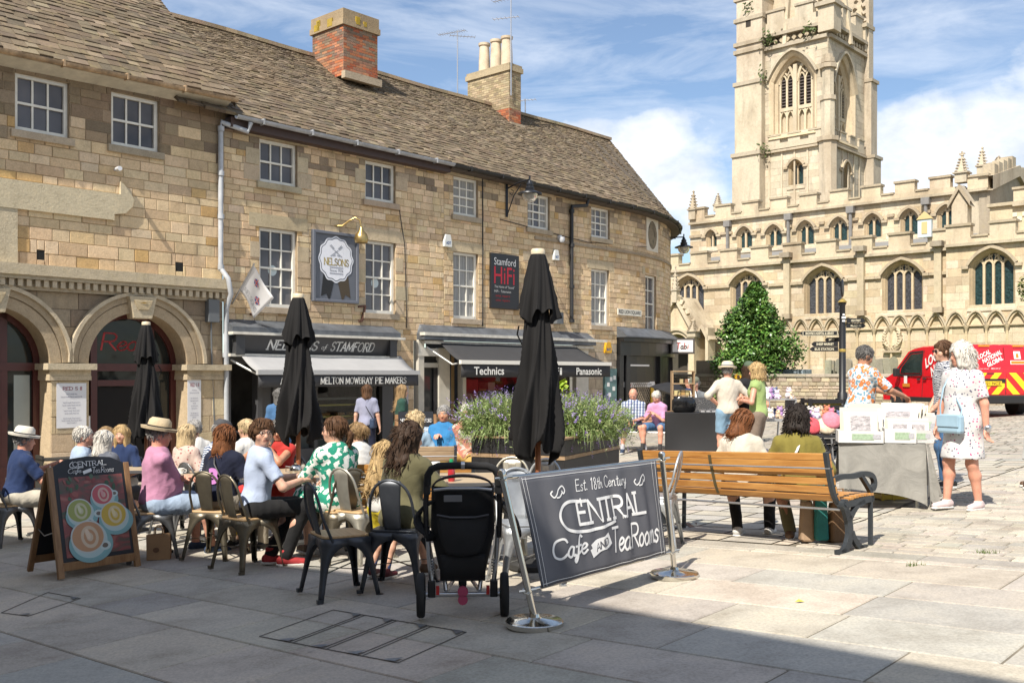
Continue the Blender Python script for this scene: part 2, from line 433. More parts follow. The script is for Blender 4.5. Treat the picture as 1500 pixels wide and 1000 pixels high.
def pave_mat(name,bs):
 m,nt,b,tc=base_mat(name)
 a=nd(nt,'ShaderNodeAttribute',attribute_name='Col').outputs['Color']
 def n(s,d=6,r=.65,sc3=(1,1,1)):
  mp=nd(nt,'ShaderNodeMapping');mp.inputs['Scale'].default_value=sc3;lk(nt,tc.outputs['Object'],mp.inputs[0])
  x=nd(nt,'ShaderNodeTexNoise',inp={'Scale':s,'Detail':d,'Roughness':r});lk(nt,mp.outputs[0],x.inputs['Vector']);return x.outputs[0]
 c=mixc(nt,'MULTIPLY',1.,a,ramp(nt,n(2.1,8),[(.3,(.70,.68,.66)),(.52,(.98,.98,.98)),(.75,(1.14,1.11,1.05))]))
 c=mixc(nt,'MULTIPLY',1.,c,ramp(nt,n(55,5),[(.3,(.74,.74,.74)),(.6,(1.06,1.06,1.06))]))
 sp=nd(nt,'ShaderNodeTexVoronoi',inp={'Scale':2.6,'Randomness':1.});lk(nt,tc.outputs['Object'],sp.inputs['Vector'])
 gum=ramp(nt,sp.outputs['Distance'],[(.035,(1,1,1)),(.05,(0,0,0))])
 gum=mval(nt,'MULTIPLY',gum,ramp(nt,n(1.3,2),[(.5,(0,0,0)),(.56,(1,1,1))]))
 c=mixc(nt,'MIX',mval(nt,'MULTIPLY',gum,.6),c,(.16,.15,.14,1))
 st=ramp(nt,n(.8,7,.7),[(.52,(0,0,0)),(.72,(1,1,1))])
 c=mixc(nt,'MIX',mval(nt,'MULTIPLY',st,.32),c,(.24,.22,.19,1))
 lk(nt,c,b.inputs['Base Color']);lk(nt,ramp(nt,n(3),[(.3,(.6,)*3),(.7,(.88,)*3)]),b.inputs['Roughness']);b.inputs['Specular IOR Level'].default_value=.35
 bp=nd(nt,'ShaderNodeBump',inp={'Strength':bs,'Distance':.006});lk(nt,n(18,9,.7),bp.inputs['Height']);lk(nt,bp.outputs[0],b.inputs['Normal'])
 return m
PM=pave_mat('riven_stone',.45)
def in_cover(u,v):return False
fl=MB();slabs(fl,-22,14,-7,VB-.26,(.5,.74),(.65,1.45),FLAGS,.09,.014,.008)
tag(fl.build('flagstone_paving',PM),'large riven sandstone flags laid in courses, foreground','paving',kind='structure')
kb=MB();slabs(kb,-22,14,VB-.25,VB-.02,(.23,.23),(.7,1.1),[(.4,.37,.32)],.08,.01,.008)
tag(kb.build('kerb_strip',PM),'narrow flush kerb stones between flags and setts','kerb',kind='structure')
SETT=[(.45,.41,.345),(.42,.385,.33),(.47,.42,.35),(.40,.375,.325),(.49,.44,.37),(.43,.385,.315)]
se=MB();slabs(se,-4,13,VB,VB+9,(.13,.20),(.16,.36),SETT,.09,.012,.010,tilt=.003)
slabs(se,-18,15,VB+9,VB+30,(.17,.24),(.22,.45),SETT,.09,.014,.01,flat=True)
slabs(se,-22,-4,VB,VB+9,(.3,.4),(.4,.7),FLAGS,.09,.014,.01,flat=True)
tag(se.build('stone_setts',PM),'uneven weathered stone setts covering the square','paving',kind='structure')
def access_cover(pts,n,label):
 A,B,C,Dd=[at(*p)+Vector((0,0,.0125))for p in pts]
 c=(A+B+C+Dd)/4;t=thing('access_cover',label,'access cover',c)
 m=MB(Matrix.Translation(-c));cor=MB(Matrix.Translation(-c))
 for i in range(n+1):
  f=i/n;p=A.lerp(B,f);q=Dd.lerp(C,f);s=(B-A).normalized()*.018
  for sg in((-1,1)if 0<i<n else(0,)):m.bar(p+s*sg,q+s*sg,.006,.003)
 m.bar(A,B,.006,.0034);m.bar(Dd,C,.006,.0034)
 for i in range(n):
  p=A.lerp(B,(i+.5)/n)
  for e,sg in((A,1),(Dd,-1)):
   p=e.lerp(B if sg==1 else C,(i+.92)/n);a=(B-A).normalized()*.07;v=(Dd-A).normalized()*.085*sg
   z_=Vector((0,0,.005));cor.add([p+z_,p-a*1.4+z_,p+v+z_],[(0,1,2)])
 m.build('frame',mat('worn_iron',(.17,.16,.145),.55,.7,nz=(9,.3)),t);cor.each('corner_plate',mat('galv_plate',(.25,.26,.27),.5,.6,nz=(8,.3)),t)
access_cover([(380,934),(583,973),(683,928),(488,895)],4,'long access cover of four paved strips in dark iron frames beside the pushchair')
access_cover([(2,899),(42,904),(118,878),(70,869)],1,'single small iron framed paving cover at the left edge')
dr=MB();A=at(1000,772)
for i in range(9):dr.box(A+Vector((-.42+i*.1,.06,.012)),(.05,.3,.012))
tag(dr.build('drain_grate',mat('rust_iron',(.14,.075,.05),.7,.4,nz=(20,.4))),'rusty slotted drain grate in the setts behind the cafe chair','drain')
lf=MB();p=at(1171,884)
lf.add([p+Vector((-.03,0,.014)),p+Vector((0,-.016,.02)),p+Vector((.035,.0,.016)),p+Vector((0,.014,.03))],[(0,1,2,3)])
tag(lf.build('fallen_leaf',mat('leaf_yellow',(.45,.42,.06),.6)),'yellow green fallen leaf alone on the sunny paving','leaf')
wd=MB()
for px,py in((1340,830),(1449,812),(1438,811),(1440,635),(1455,636)):
 p=at(px,py)
 for i in range(26):
  a=rng.uniform(0,6.3);r=rng.uniform(0,.05);b=p+Vector((math.cos(a)*r*1.6,math.sin(a)*r*.6,.005));d=Vector((rng.uniform(-.03,.03),rng.uniform(-.03,.03),rng.uniform(.015,.05)))
  wd.add([b,b+Vector((.006,0,0)),b+d],[(0,1,2)])
tag(wd.build('joint_weeds',mat('weed',(.09,.13,.03),.7)),'scraps of grass growing in the paving joints','weeds',kind='stuff')
A=at(765,866);B=at(1480,997)
v0=-2.6;SELr=D2R(49.)
hd=Vector((.47,.883,0)).normalized()
WB=Wall(uv2(32,v0-.3),(-.742,.67))
def eave_of(P):
 t=(P.dot(EV)-v0)/hd.dot(EV);e=P-hd*t;return(e-WB.P0).dot(WB.d),P.z+t*math.tan(SELr)
(sA_,eA_),(sB_,eB_),(sC_,eC_)=eave_of(A),eave_of(B),eave_of(at(0,783))
def ez(s):return eA_+(eC_-eA_)*min(1.6,(s-sA_)/(sC_-sA_))if s>sA_ else eA_+(eB_-eA_)*max((s-sA_)/(sB_-sA_),-2)
eh=min(ez(s)for s in(-6,sA_,62))
bt=thing('shadowing_terrace','long plain stone terrace behind the viewpoint, its eaves shading the foreground','building',(*uv2(0,v0-.3),0))
m=MB();ops=[]
for i in range(9):
 for z0,z1 in((1.0,2.6),(3.6,min(5.2,eh-.7))):ops.append((3+i*6.4,4.2+i*6.4,z0,z1))
backing(m,WB,-6,62,-2.5,eh-.25,ops,0,depth=.2)
cs=[-6]+sorted([sA_,sC_,sA_+1.6*(sC_-sA_)])+[62]
for p,q in zip(cs[:-1],cs[1:]):m.hexa([WB.pt(p,-2.5,-8),WB.pt(p,-2.5,-.22),WB.pt(q,-2.5,-.22),WB.pt(q,-2.5,-8),WB.pt(p,ez(p)-.1,-8),WB.pt(p,ez(p)-.1,-.22),WB.pt(q,ez(q)-.1,-.22),WB.pt(q,ez(q)-.1,-8)])
m.build('wall',mat('terrace_stone',(.42,.35,.25),.9,nz=(1.5,.3)),bt,world=True)
g=MB()
for o in ops:g.wquad(WB,o[0],o[1],o[2],o[3],-.15)
g.build('window',mat('dull_glass',(.03,.035,.04),.12),bt,world=True)
r=MB()
for p,q in zip(cs[:-1],cs[1:]):
 r.hexa([WB.pt(p,ez(p)-.2,-.5),WB.pt(p,ez(p)-.2,.3),WB.pt(q,ez(q)-.2,.3),WB.pt(q,ez(q)-.2,-.5),WB.pt(p,ez(p),-.5),WB.pt(p,ez(p),.3),WB.pt(q,ez(q),.3),WB.pt(q,ez(q),-.5)])
 r.add([WB.pt(p,ez(p),.3),WB.pt(q,ez(q),.3),WB.pt(q,ez(q)+2.4,-4.6),WB.pt(p,ez(p)+2.4,-4.6),WB.pt(p,ez(p),-9),WB.pt(q,ez(q),-9)],[(0,1,2,3),(3,2,5,4)])
r.build('roof',mat('terrace_slate',(.2,.18,.15),.9,nz=(3,.3)),bt,world=True)
FD=Vector((.6703,.7421,0))
W0=Wall((-5.28,22.5),FD)
S1=W0.s_of(915)
def sil(R):
 W=Wall((-5.28,22.5),FD,S1,R);return max(CX+F*W.pt(S1+R*t,0).x/W.pt(S1+R*t,0).y for t in[i*.02 for i in range(45)])
lo,hi=1.,20.
for _ in range(40):
 mid=(lo+hi)/2
 if sil(mid)<982:lo=mid
 else:hi=mid
RR=lo
WF=Wall((-5.28,22.5),FD,S1,RR)
SE=S1+RR*1.35
sL=WF.s_of(326);sM=WF.s_of(650)
GZ=lambda s:(lambda p:G(p.x,p.y))(WF.pt(s,0))
HON=[(.66,.50,.315),(.63,.475,.30),(.69,.54,.355),(.59,.445,.285),(.64,.475,.28),(.70,.56,.385),(.55,.415,.27),(.66,.515,.335),(.68,.53,.34),(.64,.49,.31)]
OCH=[(.56,.37,.17),(.58,.40,.20),(.50,.35,.18)]
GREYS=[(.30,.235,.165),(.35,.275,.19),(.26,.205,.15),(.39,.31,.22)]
STN=stone_mat('honey_stone',.55)
STD=stone_mat('stained_stone',.75)
PALE=stone_mat('pale_dressing',.28)
MORT=mat('mortar',(.30,.225,.145),.95,nz=(8,.3))
PAINTW=mat('sash_paint',(.76,.73,.65),.45,nz=(6,.08))
def glass_mat(name,col,rough=.04):
 m,nt,b,tc=base_mat(name)
 n=nd(nt,'ShaderNodeTexNoise',inp={'Scale':.9,'Detail':3});lk(nt,tc.outputs['Object'],n.inputs['Vector'])
 c=ramp(nt,n.outputs[0],[(.35,tuple(x*.7 for x in col)),(.65,tuple(x*1.5 for x in col))]);lk(nt,c,b.inputs['Base Color'])
 b.inputs['Roughness'].default_value=rough;b.inputs['Specular IOR Level'].default_value=.38
 w=nd(nt,'ShaderNodeTexNoise',inp={'Scale':2.2,'Detail':1});lk(nt,tc.outputs['Object'],w.inputs['Vector'])
 bp=nd(nt,'ShaderNodeBump',inp={'Strength':.12,'Distance':.05});lk(nt,w.outputs[0],bp.inputs['Height']);lk(nt,bp.outputs[0],b.inputs['Normal'])
 MATS[name]=m;return m
GLS=glass_mat('old_window_glass',(.105,.10,.105));GLD=glass_mat('dark_shop_glass',(.012,.012,.012))
CURT=mat('net_curtain',(.30,.30,.29),.9,stretch=(9,9,.2),nz=(4,.45))
def sash(W,r,cols,rows,par,meet=None,curtain=0,stk=None,sillw=.09):
 s0,s1,z0,z1=r;C=chordmap(W,s0,s1);d=-.10
 f=MB()
 def bx(a0,a1,b0,b1,o0,o1):f.wbox(C,a0,a1,b0,b1,o0,o1)
 t=.07
 bx(s0,s0+t,z0,z1,d-.05,d+.03);bx(s1-t,s1,z0,z1,d-.05,d+.03);bx(s0+t,s1-t,z1-t,z1,d-.05,d+.028);bx(s0+t,s1-t,z0,z0+.085,d-.05,d+.034)
 zm=(z0+z1)/2 if meet is None else meet
 bx(s0+t,s1-t,zm-.022,zm+.022,d-.045,d+.012)
 a0,a1=s0+t,s1-t
 for i in range(1,cols):x=a0+(a1-a0)*i/cols;bx(x-.018,x+.018,z0+.08,z1-t,d-.04,d-.001)
 for seg in((z0+.085,zm-.022),(zm+.022,z1-t)):
  n=rows//2
  for i in range(1,n):zz=seg[0]+(seg[1]-seg[0])*i/n;bx(a0,a1,zz-.016,zz+.016,d-.038,d-.003)
 w=f.build('window',PAINTW,par,world=True)
 g=MB();g.wquad(C,a0,a1,z0+.05,z1-t,d-.03)
 gl=g.build('pane',GLS,w);gl.matrix_parent_inverse.identity()
 for v in gl.data.vertices:v.co-=par.location
 s=MB();s.wbox(C,s0-sillw,s1+sillw,z0-.14,z0,-.1,.075,col=jit((.42,.35,.26),.12))
 so=s.build('sill',STD,w,bevel=.008)
 for v in so.data.vertices:v.co-=par.location
 if curtain:
  c=MB();n=14
  for(p,q)in((a0,a0+(a1-a0)*.27),(a1-(a1-a0)*.27,a1))if curtain==1 else((a0,a1),):
   rows_=[]
   for i in range(n+1):
    x=p+(q-p)*i/n;rows_.append([C.pt(x,z0+.08,d-.0285+.0004*(i%2)),C.pt(x,z1-t,d-.0285+.0004*(i%2))])
   c.grid(rows_)
  co_=c.build('curtain',CURT,w)
  for v in co_.data.vertices:v.co-=par.location
 if stk:
  c=MB();px,pz_,rr=stk;cp=[C.pt(px+rr*math.cos(a*.3927),pz_+rr*math.sin(a*.3927),d-.026)for a in range(16)]
  c.add(cp,[tuple(range(16))]);k=c.build('sticker',mat('round_sticker',(.5,.58,.6),.5),w)
  for v in k.data.vertices:v.co-=par.location
def R_(x0,x1,y0,y1):return WF.rect(x0,x1,y0,y1)
winL=[(R_(22,101,105,190),3,2),(R_(163,233,133,212),3,2)]
winN=[(R_(380,435,202,266),3,2),(R_(535,579,234,292),3,2),(R_(380,435,332,449),3,4),(R_(535,579,351,458),3,4)]
winH=[(R_(664,700,257,314),3,4),(R_(773,805,282,333),3,4),(R_(866,893,302,347),3,4),(R_(664,700,368,466),3,4),(R_(773,805,382,472),3,4),(R_(866,892,393,476),3,4),(R_(945,961,402,485),2,4)]
ovr=R_(946,963,318,366)
SLT=[(.165,.13,.09),(.145,.113,.079),(.185,.147,.103),(.125,.10,.073),(.225,.182,.13),(.155,.12,.082),(.135,.108,.08)]
SLM=stone_mat('stone_slate',.5,moss=.35)
def slates(mb,eave,top,sa,sb,lw=(.22,.42),n=26,pal=SLT,thick=.020):
 """eave(s), top(s): two curves; courses between them, deep at the eave and shallow at the ridge"""
 ts=[0.]
 while ts[-1]<1.:ts.append(ts[-1]+(1.55-1.0*ts[-1])/n)
 ts[-1]=1.0
 for i in range(len(ts)-1):
  t0,t1=ts[i],min(1.,ts[i+1]+.012)
  s=sa-rng.uniform(0,.3)
  while s<sb:
   w=rng.uniform(*lw)*(1.15-.45*t0);e=min(s+w,sb);b=max(s,sa)
   if e-b>.03:
    A,B,C,Dd=eave(b).lerp(top(b),t0),eave(e).lerp(top(e),t0),eave(e).lerp(top(e),t1),eave(b).lerp(top(b),t1)
    if(A-B).length>.02:
     nrm=(B-A).cross(Dd-A)
     if nrm.length<1e-6:nrm=Vector((0,0,1))
     nrm.normalize()
     if nrm.z<0:nrm=-nrm
     k=thick*rng.uniform(.7,1.9);dn=(A-Dd).normalized()*rng.uniform(-.03,.035);g=(B-A).normalized()*.004
     A2,B2=A+dn+g+nrm*k,B+dn-g+nrm*(k*rng.uniform(.75,1.3));C2,D2_=C-g+nrm*.004,Dd+g+nrm*.004
     mb.add([A2,B2,C2,D2_,A+dn+g-nrm*.03,B+dn-g-nrm*.03,C2-nrm*.05,D2_-nrm*.05],[(0,1,2,3),(4,5,1,0),(5,6,2,1),(7,4,0,3)],col=jit(rng.choice(pal),.13))
   s+=w
OE=.32
def zline(W,pA,pB,o):
 a,za=W.sz(*pA,o);b,zb=W.sz(*pB,o)
 return lambda s:za+(zb-za)*clamp((s-a)/(b-a),-2,1)
zEL=zline(WF,(60,84),(330,141),OE);zEN=zline(WF,(345,168),(640,234),OE);zEH=zline(WF,(665,240),(900,296),OE)
aL=thing('arcaded_stone_house','tall honey stone house with round arches, dentil cornice and two small sash windows','building',WF.pt(-4.5,GZ(-4.5)))
SLo=-13.
zc=WF.z_of(325,409,.26);zc1=zc-.46
wallz=lambda s:zEL(s)+.1
arches=[]
a2=(WF.s_of(128),WF.s_of(273));zsp=WF.z_of(128,534);wA=a2[1]-a2[0];pil=a2[0]-WF.s_of(72)
for k in range(3):
 arches.append((a2[0]-k*(wA+pil),a2[1]-k*(wA+pil)))
zap=zsp+wA/2
opsL=[w[0]for w in winL]
opsA=[(a,b,-3.5,zap)for a,b in arches]
m=MB();zt=max(wallz(SLo),wallz(sL))
backing(m,WF,SLo,sL,zc-.02,zt,opsL,0,depth=.25)
m.build('backing',MORT,aL,world=True)
m=MB()
vent=[(WF.s_of(54),WF.s_of(65),WF.z_of(54,380),WF.z_of(54,366)),(WF.s_of(257),WF.s_of(268),WF.z_of(257,397),WF.z_of(257,384))]
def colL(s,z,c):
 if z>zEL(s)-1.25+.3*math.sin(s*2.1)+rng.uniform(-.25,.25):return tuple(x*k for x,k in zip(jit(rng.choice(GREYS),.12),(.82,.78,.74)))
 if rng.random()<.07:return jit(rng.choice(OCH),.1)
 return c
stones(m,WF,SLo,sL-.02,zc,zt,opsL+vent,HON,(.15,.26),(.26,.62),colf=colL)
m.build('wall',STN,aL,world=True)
m=MB()
for v in vent:m.wquad(WF,v[0],v[1],v[2],v[3],.004)
m.build('vent',mat('black_void',(.01,.01,.01),.9),aL,world=True)
m=MB()
zb=-3.2
for(a,b)in opsA_ if False else[]:pass
lowend=sL
cuts=[SLo]+[x for ab in reversed(arches)for x in ab]+[lowend]
for i in range(0,len(cuts),2):
 p,q=cuts[i],cuts[i+1]
 stones(m,WF,p,q,zb,zsp-.3,[],[(.50,.40,.26),(.54,.44,.30),(.46,.37,.25)],(.28,.4),(.4,.8),o=.06)
 m.wbox(WF,p,q,zb,zsp-.3,-.55,.059,col=(.5,.4,.27))
 m.wbox(WF,p-.035,q+.035,zsp-.30,zsp-.22,-.55,.10,col=(.5,.42,.3))
 m.wbox(WF,p-.03,q+.03,zsp-.22,zsp-.10,-.55,.09,col=(.52,.44,.31))
 m.wbox(WF,p-.10,q+.10,zsp-.10,zsp+.02,-.55,.20,col=(.5,.43,.31))
 stones(m,WF,p,q,zsp+.02,zap,[],GREYS+[(.36,.29,.21)],(.28,.36),(.5,.9))
 m.wbox(WF,p,q,zsp+.02,zap,-.4,0,col=(.2,.16,.12))
stones(m,WF,SLo,lowend,zap,zc1,[],GREYS,(.26,.34),(.5,.9))
m.wbox(WF,SLo,lowend,zap,zc1,-.4,0,col=(.2,.16,.12))
m.build('arcade',stone_mat('arcade_stone',.6),aL,world=True)
for a,b in arches:
 m=MB();ar=arch2d(a,b,zsp+.02,zap,'round',14)
 spandrel(m,WF,ar,zap,.0,col=(.29,.24,.18))
 for d0,d1,o0,o1,c in((0,.20,-.5,.05,(.40,.32,.22)),(.20,.22,0,.035,(.28,.23,.17)),(.22,.34,0,.075,(.36,.29,.2)),(.34,.41,0,.13,(.5,.43,.32))):
  wband(m,WF,off2d(ar,d0),off2d(ar,d1),o0,o1,col=c)
 m.build('arch_moulding',PALE,aL,world=True,smooth=40)
 c=(a+b)/2;k=MB()
 kp=[(c-.19,zap-.12),(c+.19,zap-.12),(c+.29,zc1),(c-.29,zc1)]
 k.wprism(WF,kp,-.1,.19,col=(.5,.43,.31));k.wprism(WF,[(c-.11,zap+.05),(c+.11,zap+.05),(c+.2,zc1-.08),(c-.2,zc1-.08)],.19,.215,col=(.46,.38,.25))
 k.add([WF.pt(c-.09,zc1-.14,.217),WF.pt(c+.09,zc1-.14,.217),WF.pt(c,zap+.2,.235)],[(0,1,2)],col=(.5,.33,.05))
 k.build('keystone',PALE,aL,world=True,bevel=.01)
m=MB()
m.wbox(WF,SLo,sL-.02,zc-.20,zc,-.1,.27,col=(.50,.43,.31));m.wbox(WF,SLo,sL-.03,zc-.27,zc-.20,-.1,.22,col=(.44,.38,.28));m.wbox(WF,SLo,sL-.035,zc1,zc-.27,-.1,.09,col=(.42,.36,.27))
s=SLo
while s<sL-.1:
 m.wbox(WF,s,s+.085,zc-.40,zc-.275,.05,.185,col=(.50,.43,.32));s+=.155
m.build('cornice',stone_mat('cornice_stone',.5,.3),aL,world=True)
m=MB();sA,zA=WF.sz(190,326);zt_=WF.z_of(190,289);sB=WF.s_of(-30);hh=zt_-zA
poly=[(sB,zA),(sA-.35,zA),(sA-.35,zA+.12),(sA-.12,zA+.16),(sA+.02,zA+.30),(sA+.05,zA+.45),(sA-.02,zA+.62),(sA-.22,zA+.78),(sA-.22,zt_+.02),(sB,zt_+.02)]
m.wprism(WF,poly,.0,.075,col=(.56,.49,.35));m.wbox(WF,sB,WF.s_of(24),zc,zA,.0,.06,col=(.54,.47,.34))
m.build('raised_panel',PALE,aL,world=True)
for r,c,rw in winL:sash(WF,r,c,rw,aL)
ridgeO=-4.3;vg=WF.s_of(345,OE)
def eL(s):return WF.pt(s,zEL(s)+.02,OE)
zRL=zEL(sL)+4.2
def tL(s):return WF.pt(s,zRL,ridgeO)
m=MB();slates(m,eL,tL,SLo,vg,n=44,lw=(.16,.34))
m.add([eL(SLo),eL(vg),tL(vg),tL(SLo)],[(0,1,2,3)],col=(.12,.1,.08))
m.add([eL(vg),WF.pt(vg,zEL(vg)-.2,OE),WF.pt(vg,zRL-.3,ridgeO),tL(vg)],[(0,1,2,3)],col=(.2,.16,.12))
m.build('roof',SLM,aL,world=True)
def gutter(par,W,s0,s1,zf,col,name='gutter',o=OE+.06):
 g=MB();n=max(2,int((s1-s0)/.6));rows=[]
 for i in range(n+1):
  s=s0+(s1-s0)*i/n
  rows.append([W.pt(s,zf(s)-.02-.075*math.sin(PI*j/8),o+.07*math.cos(PI*j/8))for j in range(9)])
 g.grid(rows);
 for i in range(1,n,2):
  s=s0+(s1-s0)*i/n;g.wbox(W,s-.015,s+.015,zf(s)-.11,zf(s)+.01,o-.075,o+.078)
 return g.build(name,col,par,world=True,solid=.008)
gutter(aL,WF,SLo,vg,zEL,mat('rusty_gutter',(.36,.25,.15),.8,nz=(2.5,.5),nz2=(14,.3)))
m=MB()
for i in range(24):
 s,e=SLo+(sL-SLo)*i/24,SLo+(sL-SLo)*(i+1)/24
 m.hexa([WF.pt(s,zEL(s)-.22,0),WF.pt(s,zEL(s)-.10,OE+.02),WF.pt(e,zEL(e)-.10,OE+.02),WF.pt(e,zEL(e)-.22,0),WF.pt(s,zEL(s)-.05,0),WF.pt(s,zEL(s)-.05,OE+.02),WF.pt(e,zEL(e)-.05,OE+.02),WF.pt(e,zEL(e)-.05,0)])
m.build('soffit',mat('cream_soffit',(.55,.5,.4),.8,nz=(4,.2)),aL,world=True)
MAR=mat('maroon_paint',(.075,.018,.015),.35,nz=(5,.12))
FROST=mat('frosted_pane',(.33,.36,.34),.25,nz=(1.2,.12))
for idx,(a,b)in enumerate(arches[:2]):
 j=MB();o0,o1=-.52,-.42;ar=arch2d(a,b,zsp+.02,zap,'round',14)
 wband(j,WF,ar,off2d(ar,-.11),o0,o1)
 j.wbox(WF,a,b,zsp-.12,zsp+.03,o0,o1+.02)
 for s in(a,b-.12):j.wbox(WF,s,s+.12,zb,zsp-.12,o0,o1)
 mul=(a+.26,a+.40,b-.62,b-.48)if idx==0 else(a+.55,a+.68,b-.72,b-.58)
 for s in(mul[0],mul[2]):
  topz=zsp+math.sqrt(max(.01,(wA/2)**2-((s+.07)-(a+b)/2)**2))
  j.wbox(WF,s,s+.13,zb,zsp-.12,o0,o1+.01);j.wbox(WF,s,s+.13,zsp+.03,topz,o0,o1)
 zl=zsp-2.05
 if idx==1:
  j.wbox(WF,a,b,zb,zl,o0,o1);j.wbox(WF,a,b,zl,zl+.14,o0,o1+.02)
 else:
  j.wbox(WF,a,mul[0],zb,zl,o0,o1);j.wbox(WF,mul[2],b,zb,zl,o0,o1);j.wbox(WF,mul[1],mul[2],zsp-.42,zsp-.30,o0,o1)
 d=j.build('door' if idx==0 else 'window',MAR,aL,world=True)
 g=MB();g.wprism(WF,[(a,zl)]+[(x,z)for x,z in ar]+[(b,zl)],-.5,-.49)
 gg=g.build('pane',glass_mat('cafe_glass',(.022,.024,.022)),d)
 for v in gg.data.vertices:v.co-=aL.location
 if idx==0:
  g=MB();g.wquad(WF,mul[1],mul[2],zb,zsp-.44,-.478);gg=g.build('doorway',mat('dark_doorway',(.006,.005,.005),.9),d)
 else:
  g=MB();g.wquad(WF,b-.45,b-.16,zl+.2,zsp-.2,-.482);g.wquad(WF,a+.2,a+.5,zl+.2,zsp-.2,-.482);g.each('frosted_panel',FROST,d,world=True);continue
 for v in gg.data.vertices:v.co-=aL.location
m=MB();a,b=arches[0]
vf=fit2d(stroke2d('Reds',.09,slant=.15,track=.0),a+.48,a+1.5,zsp+.28,zsp+.66)
decal(m,vf,lambda x,y:WF.pt(x,y,-.486));m.build('lettering',mat('sign_red',(.38,.012,.012),.4),aL,world=True)
m=MB();a,b=arches[0]
m.wbox(WF,a+.42,a+.72,zsp-1.78,zsp-1.35,-.476,-.47);m.build('notice',mat('paper_white',(.72,.72,.7),.7),aL,world=True)
hN=thing('pie_shop_house','two storey honey stone house over a grey pie shop with pale awning','building',WF.pt((sL+sM)/2,GZ((sL+sM)/2)))
zShopN=WF.z_of(335,489)
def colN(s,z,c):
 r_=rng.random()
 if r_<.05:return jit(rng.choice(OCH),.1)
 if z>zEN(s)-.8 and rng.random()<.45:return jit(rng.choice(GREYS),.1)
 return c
def wall_part(par,s0,s1,z0,ztop,ops,step=None,hr=(.12,.20),lr=(.18,.46)):
 b=MB();backing(b,WF,s0,s1,z0,ztop,ops,0,depth=.22,step=step);b.build('backing',MORT,par,world=True)
 w=MB();stones(w,WF,s0,s1,z0,ztop,ops,HON,hr,lr,colf=colN);return w
opsN=[w[0]for w in winN]
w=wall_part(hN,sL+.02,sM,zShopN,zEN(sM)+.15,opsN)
s575,s612=WF.s_of(577),WF.s_of(606)
stones(w,WF,s575,s612,-2.5,zShopN,[],HON+[(.4,.33,.24)],(.2,.3),(.25,.5));w.wbox(WF,s575,s612,-2.5,zShopN,-.4,0,col=(.22,.18,.13))
for r,c,k in winN+[]:
 for z_ in[r[2]+i*.36 for i in range(int((r[3]-r[2])/.36))]:
  for sd in(-1,1):
   if rng.random()<.55:
    L=rng.uniform(.22,.42);e=(r[0]-L,r[0]-.004)if sd<0 else(r[1]+.004,r[1]+L)
    w.wbox(WF,e[0],e[1],z_+.008,z_+.352,0,.022,col=jit((.52,.43,.3),.1))
 w.wbox(WF,r[0]-.28,r[1]+.28,r[3]+.004,r[3]+.30,0,.02,col=jit((.53,.44,.3),.08))
w.build('wall',STN,hN,world=True)
for i,(r,c,k)in enumerate(winN):
 sash(WF,r,c,k,hN,stk=((r[0]+(r[1]-r[0])*.42,r[2]+.84,.12)if i==2 else(r[0]+(r[1]-r[0])*.42,r[2]+.76,.12)if i==3 else None))
sRe=WF.s_of(865,-4.3)
zR1,zR2=WF.z_of(440,78,-4.3),WF.z_of(860,192,-4.3)
s1_,s2_=WF.s_of(440,-4.3),WF.s_of(860,-4.3)
zR=lambda s:zR1+(zR2-zR1)*(s-s1_)/(s2_-s1_)
def tN(s):s=min(s,sRe);return Wall((-5.28,22.5),FD).pt(s,zR(s)+.015*math.sin(s*1.3),-4.3)
def eN(s):return WF.pt(s,zEN(s)+.02,OE)
def eH(s):return WF.pt(s,zEH(s)+.02,OE)
def roof(par,e,t,a,b):
 m=MB();slates(m,e,t,a,b,n=46,lw=(.12,.28))
 n=24
 for i in range(n):
  s,u=a+(b-a)*i/n,a+(b-a)*(i+1)/n
  m.add([e(s),e(u),t(u),t(s)],[(0,1,2,3)]if(t(u)-t(s)).length>1e-4 else[(0,1,2)],col=(.1,.085,.07))
  if(t(u)-t(s)).length>1e-4:
   m.add([t(s),t(u),t(u)+Vector((-4,3.6,-3.5)),t(s)+Vector((-4,3.6,-3.5))],[(0,1,2,3)],col=(.2,.16,.12))
   m.bar(t(s)+Vector((0,0,.03)),t(u)+Vector((0,0,.03)),.24,.10,col=jit((.36,.28,.19),.2))
 return m.build('roof',SLM,par,world=True)
roof(hN,eN,tN,sL-1.2,sM)
gutter(hN,WF,sL+.1,sM,zEN,mat('grey_gutter',(.36,.37,.39),.6,nz=(4,.25)))
m=MB();m.wbox(WF,sL+.05,sM,zEN(sM)-.24,zEN(sM)-.02,.0,.26);m.build('fascia_board',mat('brown_board',(.06,.035,.03),.6),hN,world=True)
BRK=[(.42,.13,.06),(.36,.10,.05),(.48,.18,.085),(.27,.11,.075),(.45,.21,.12),(.33,.18,.12)]
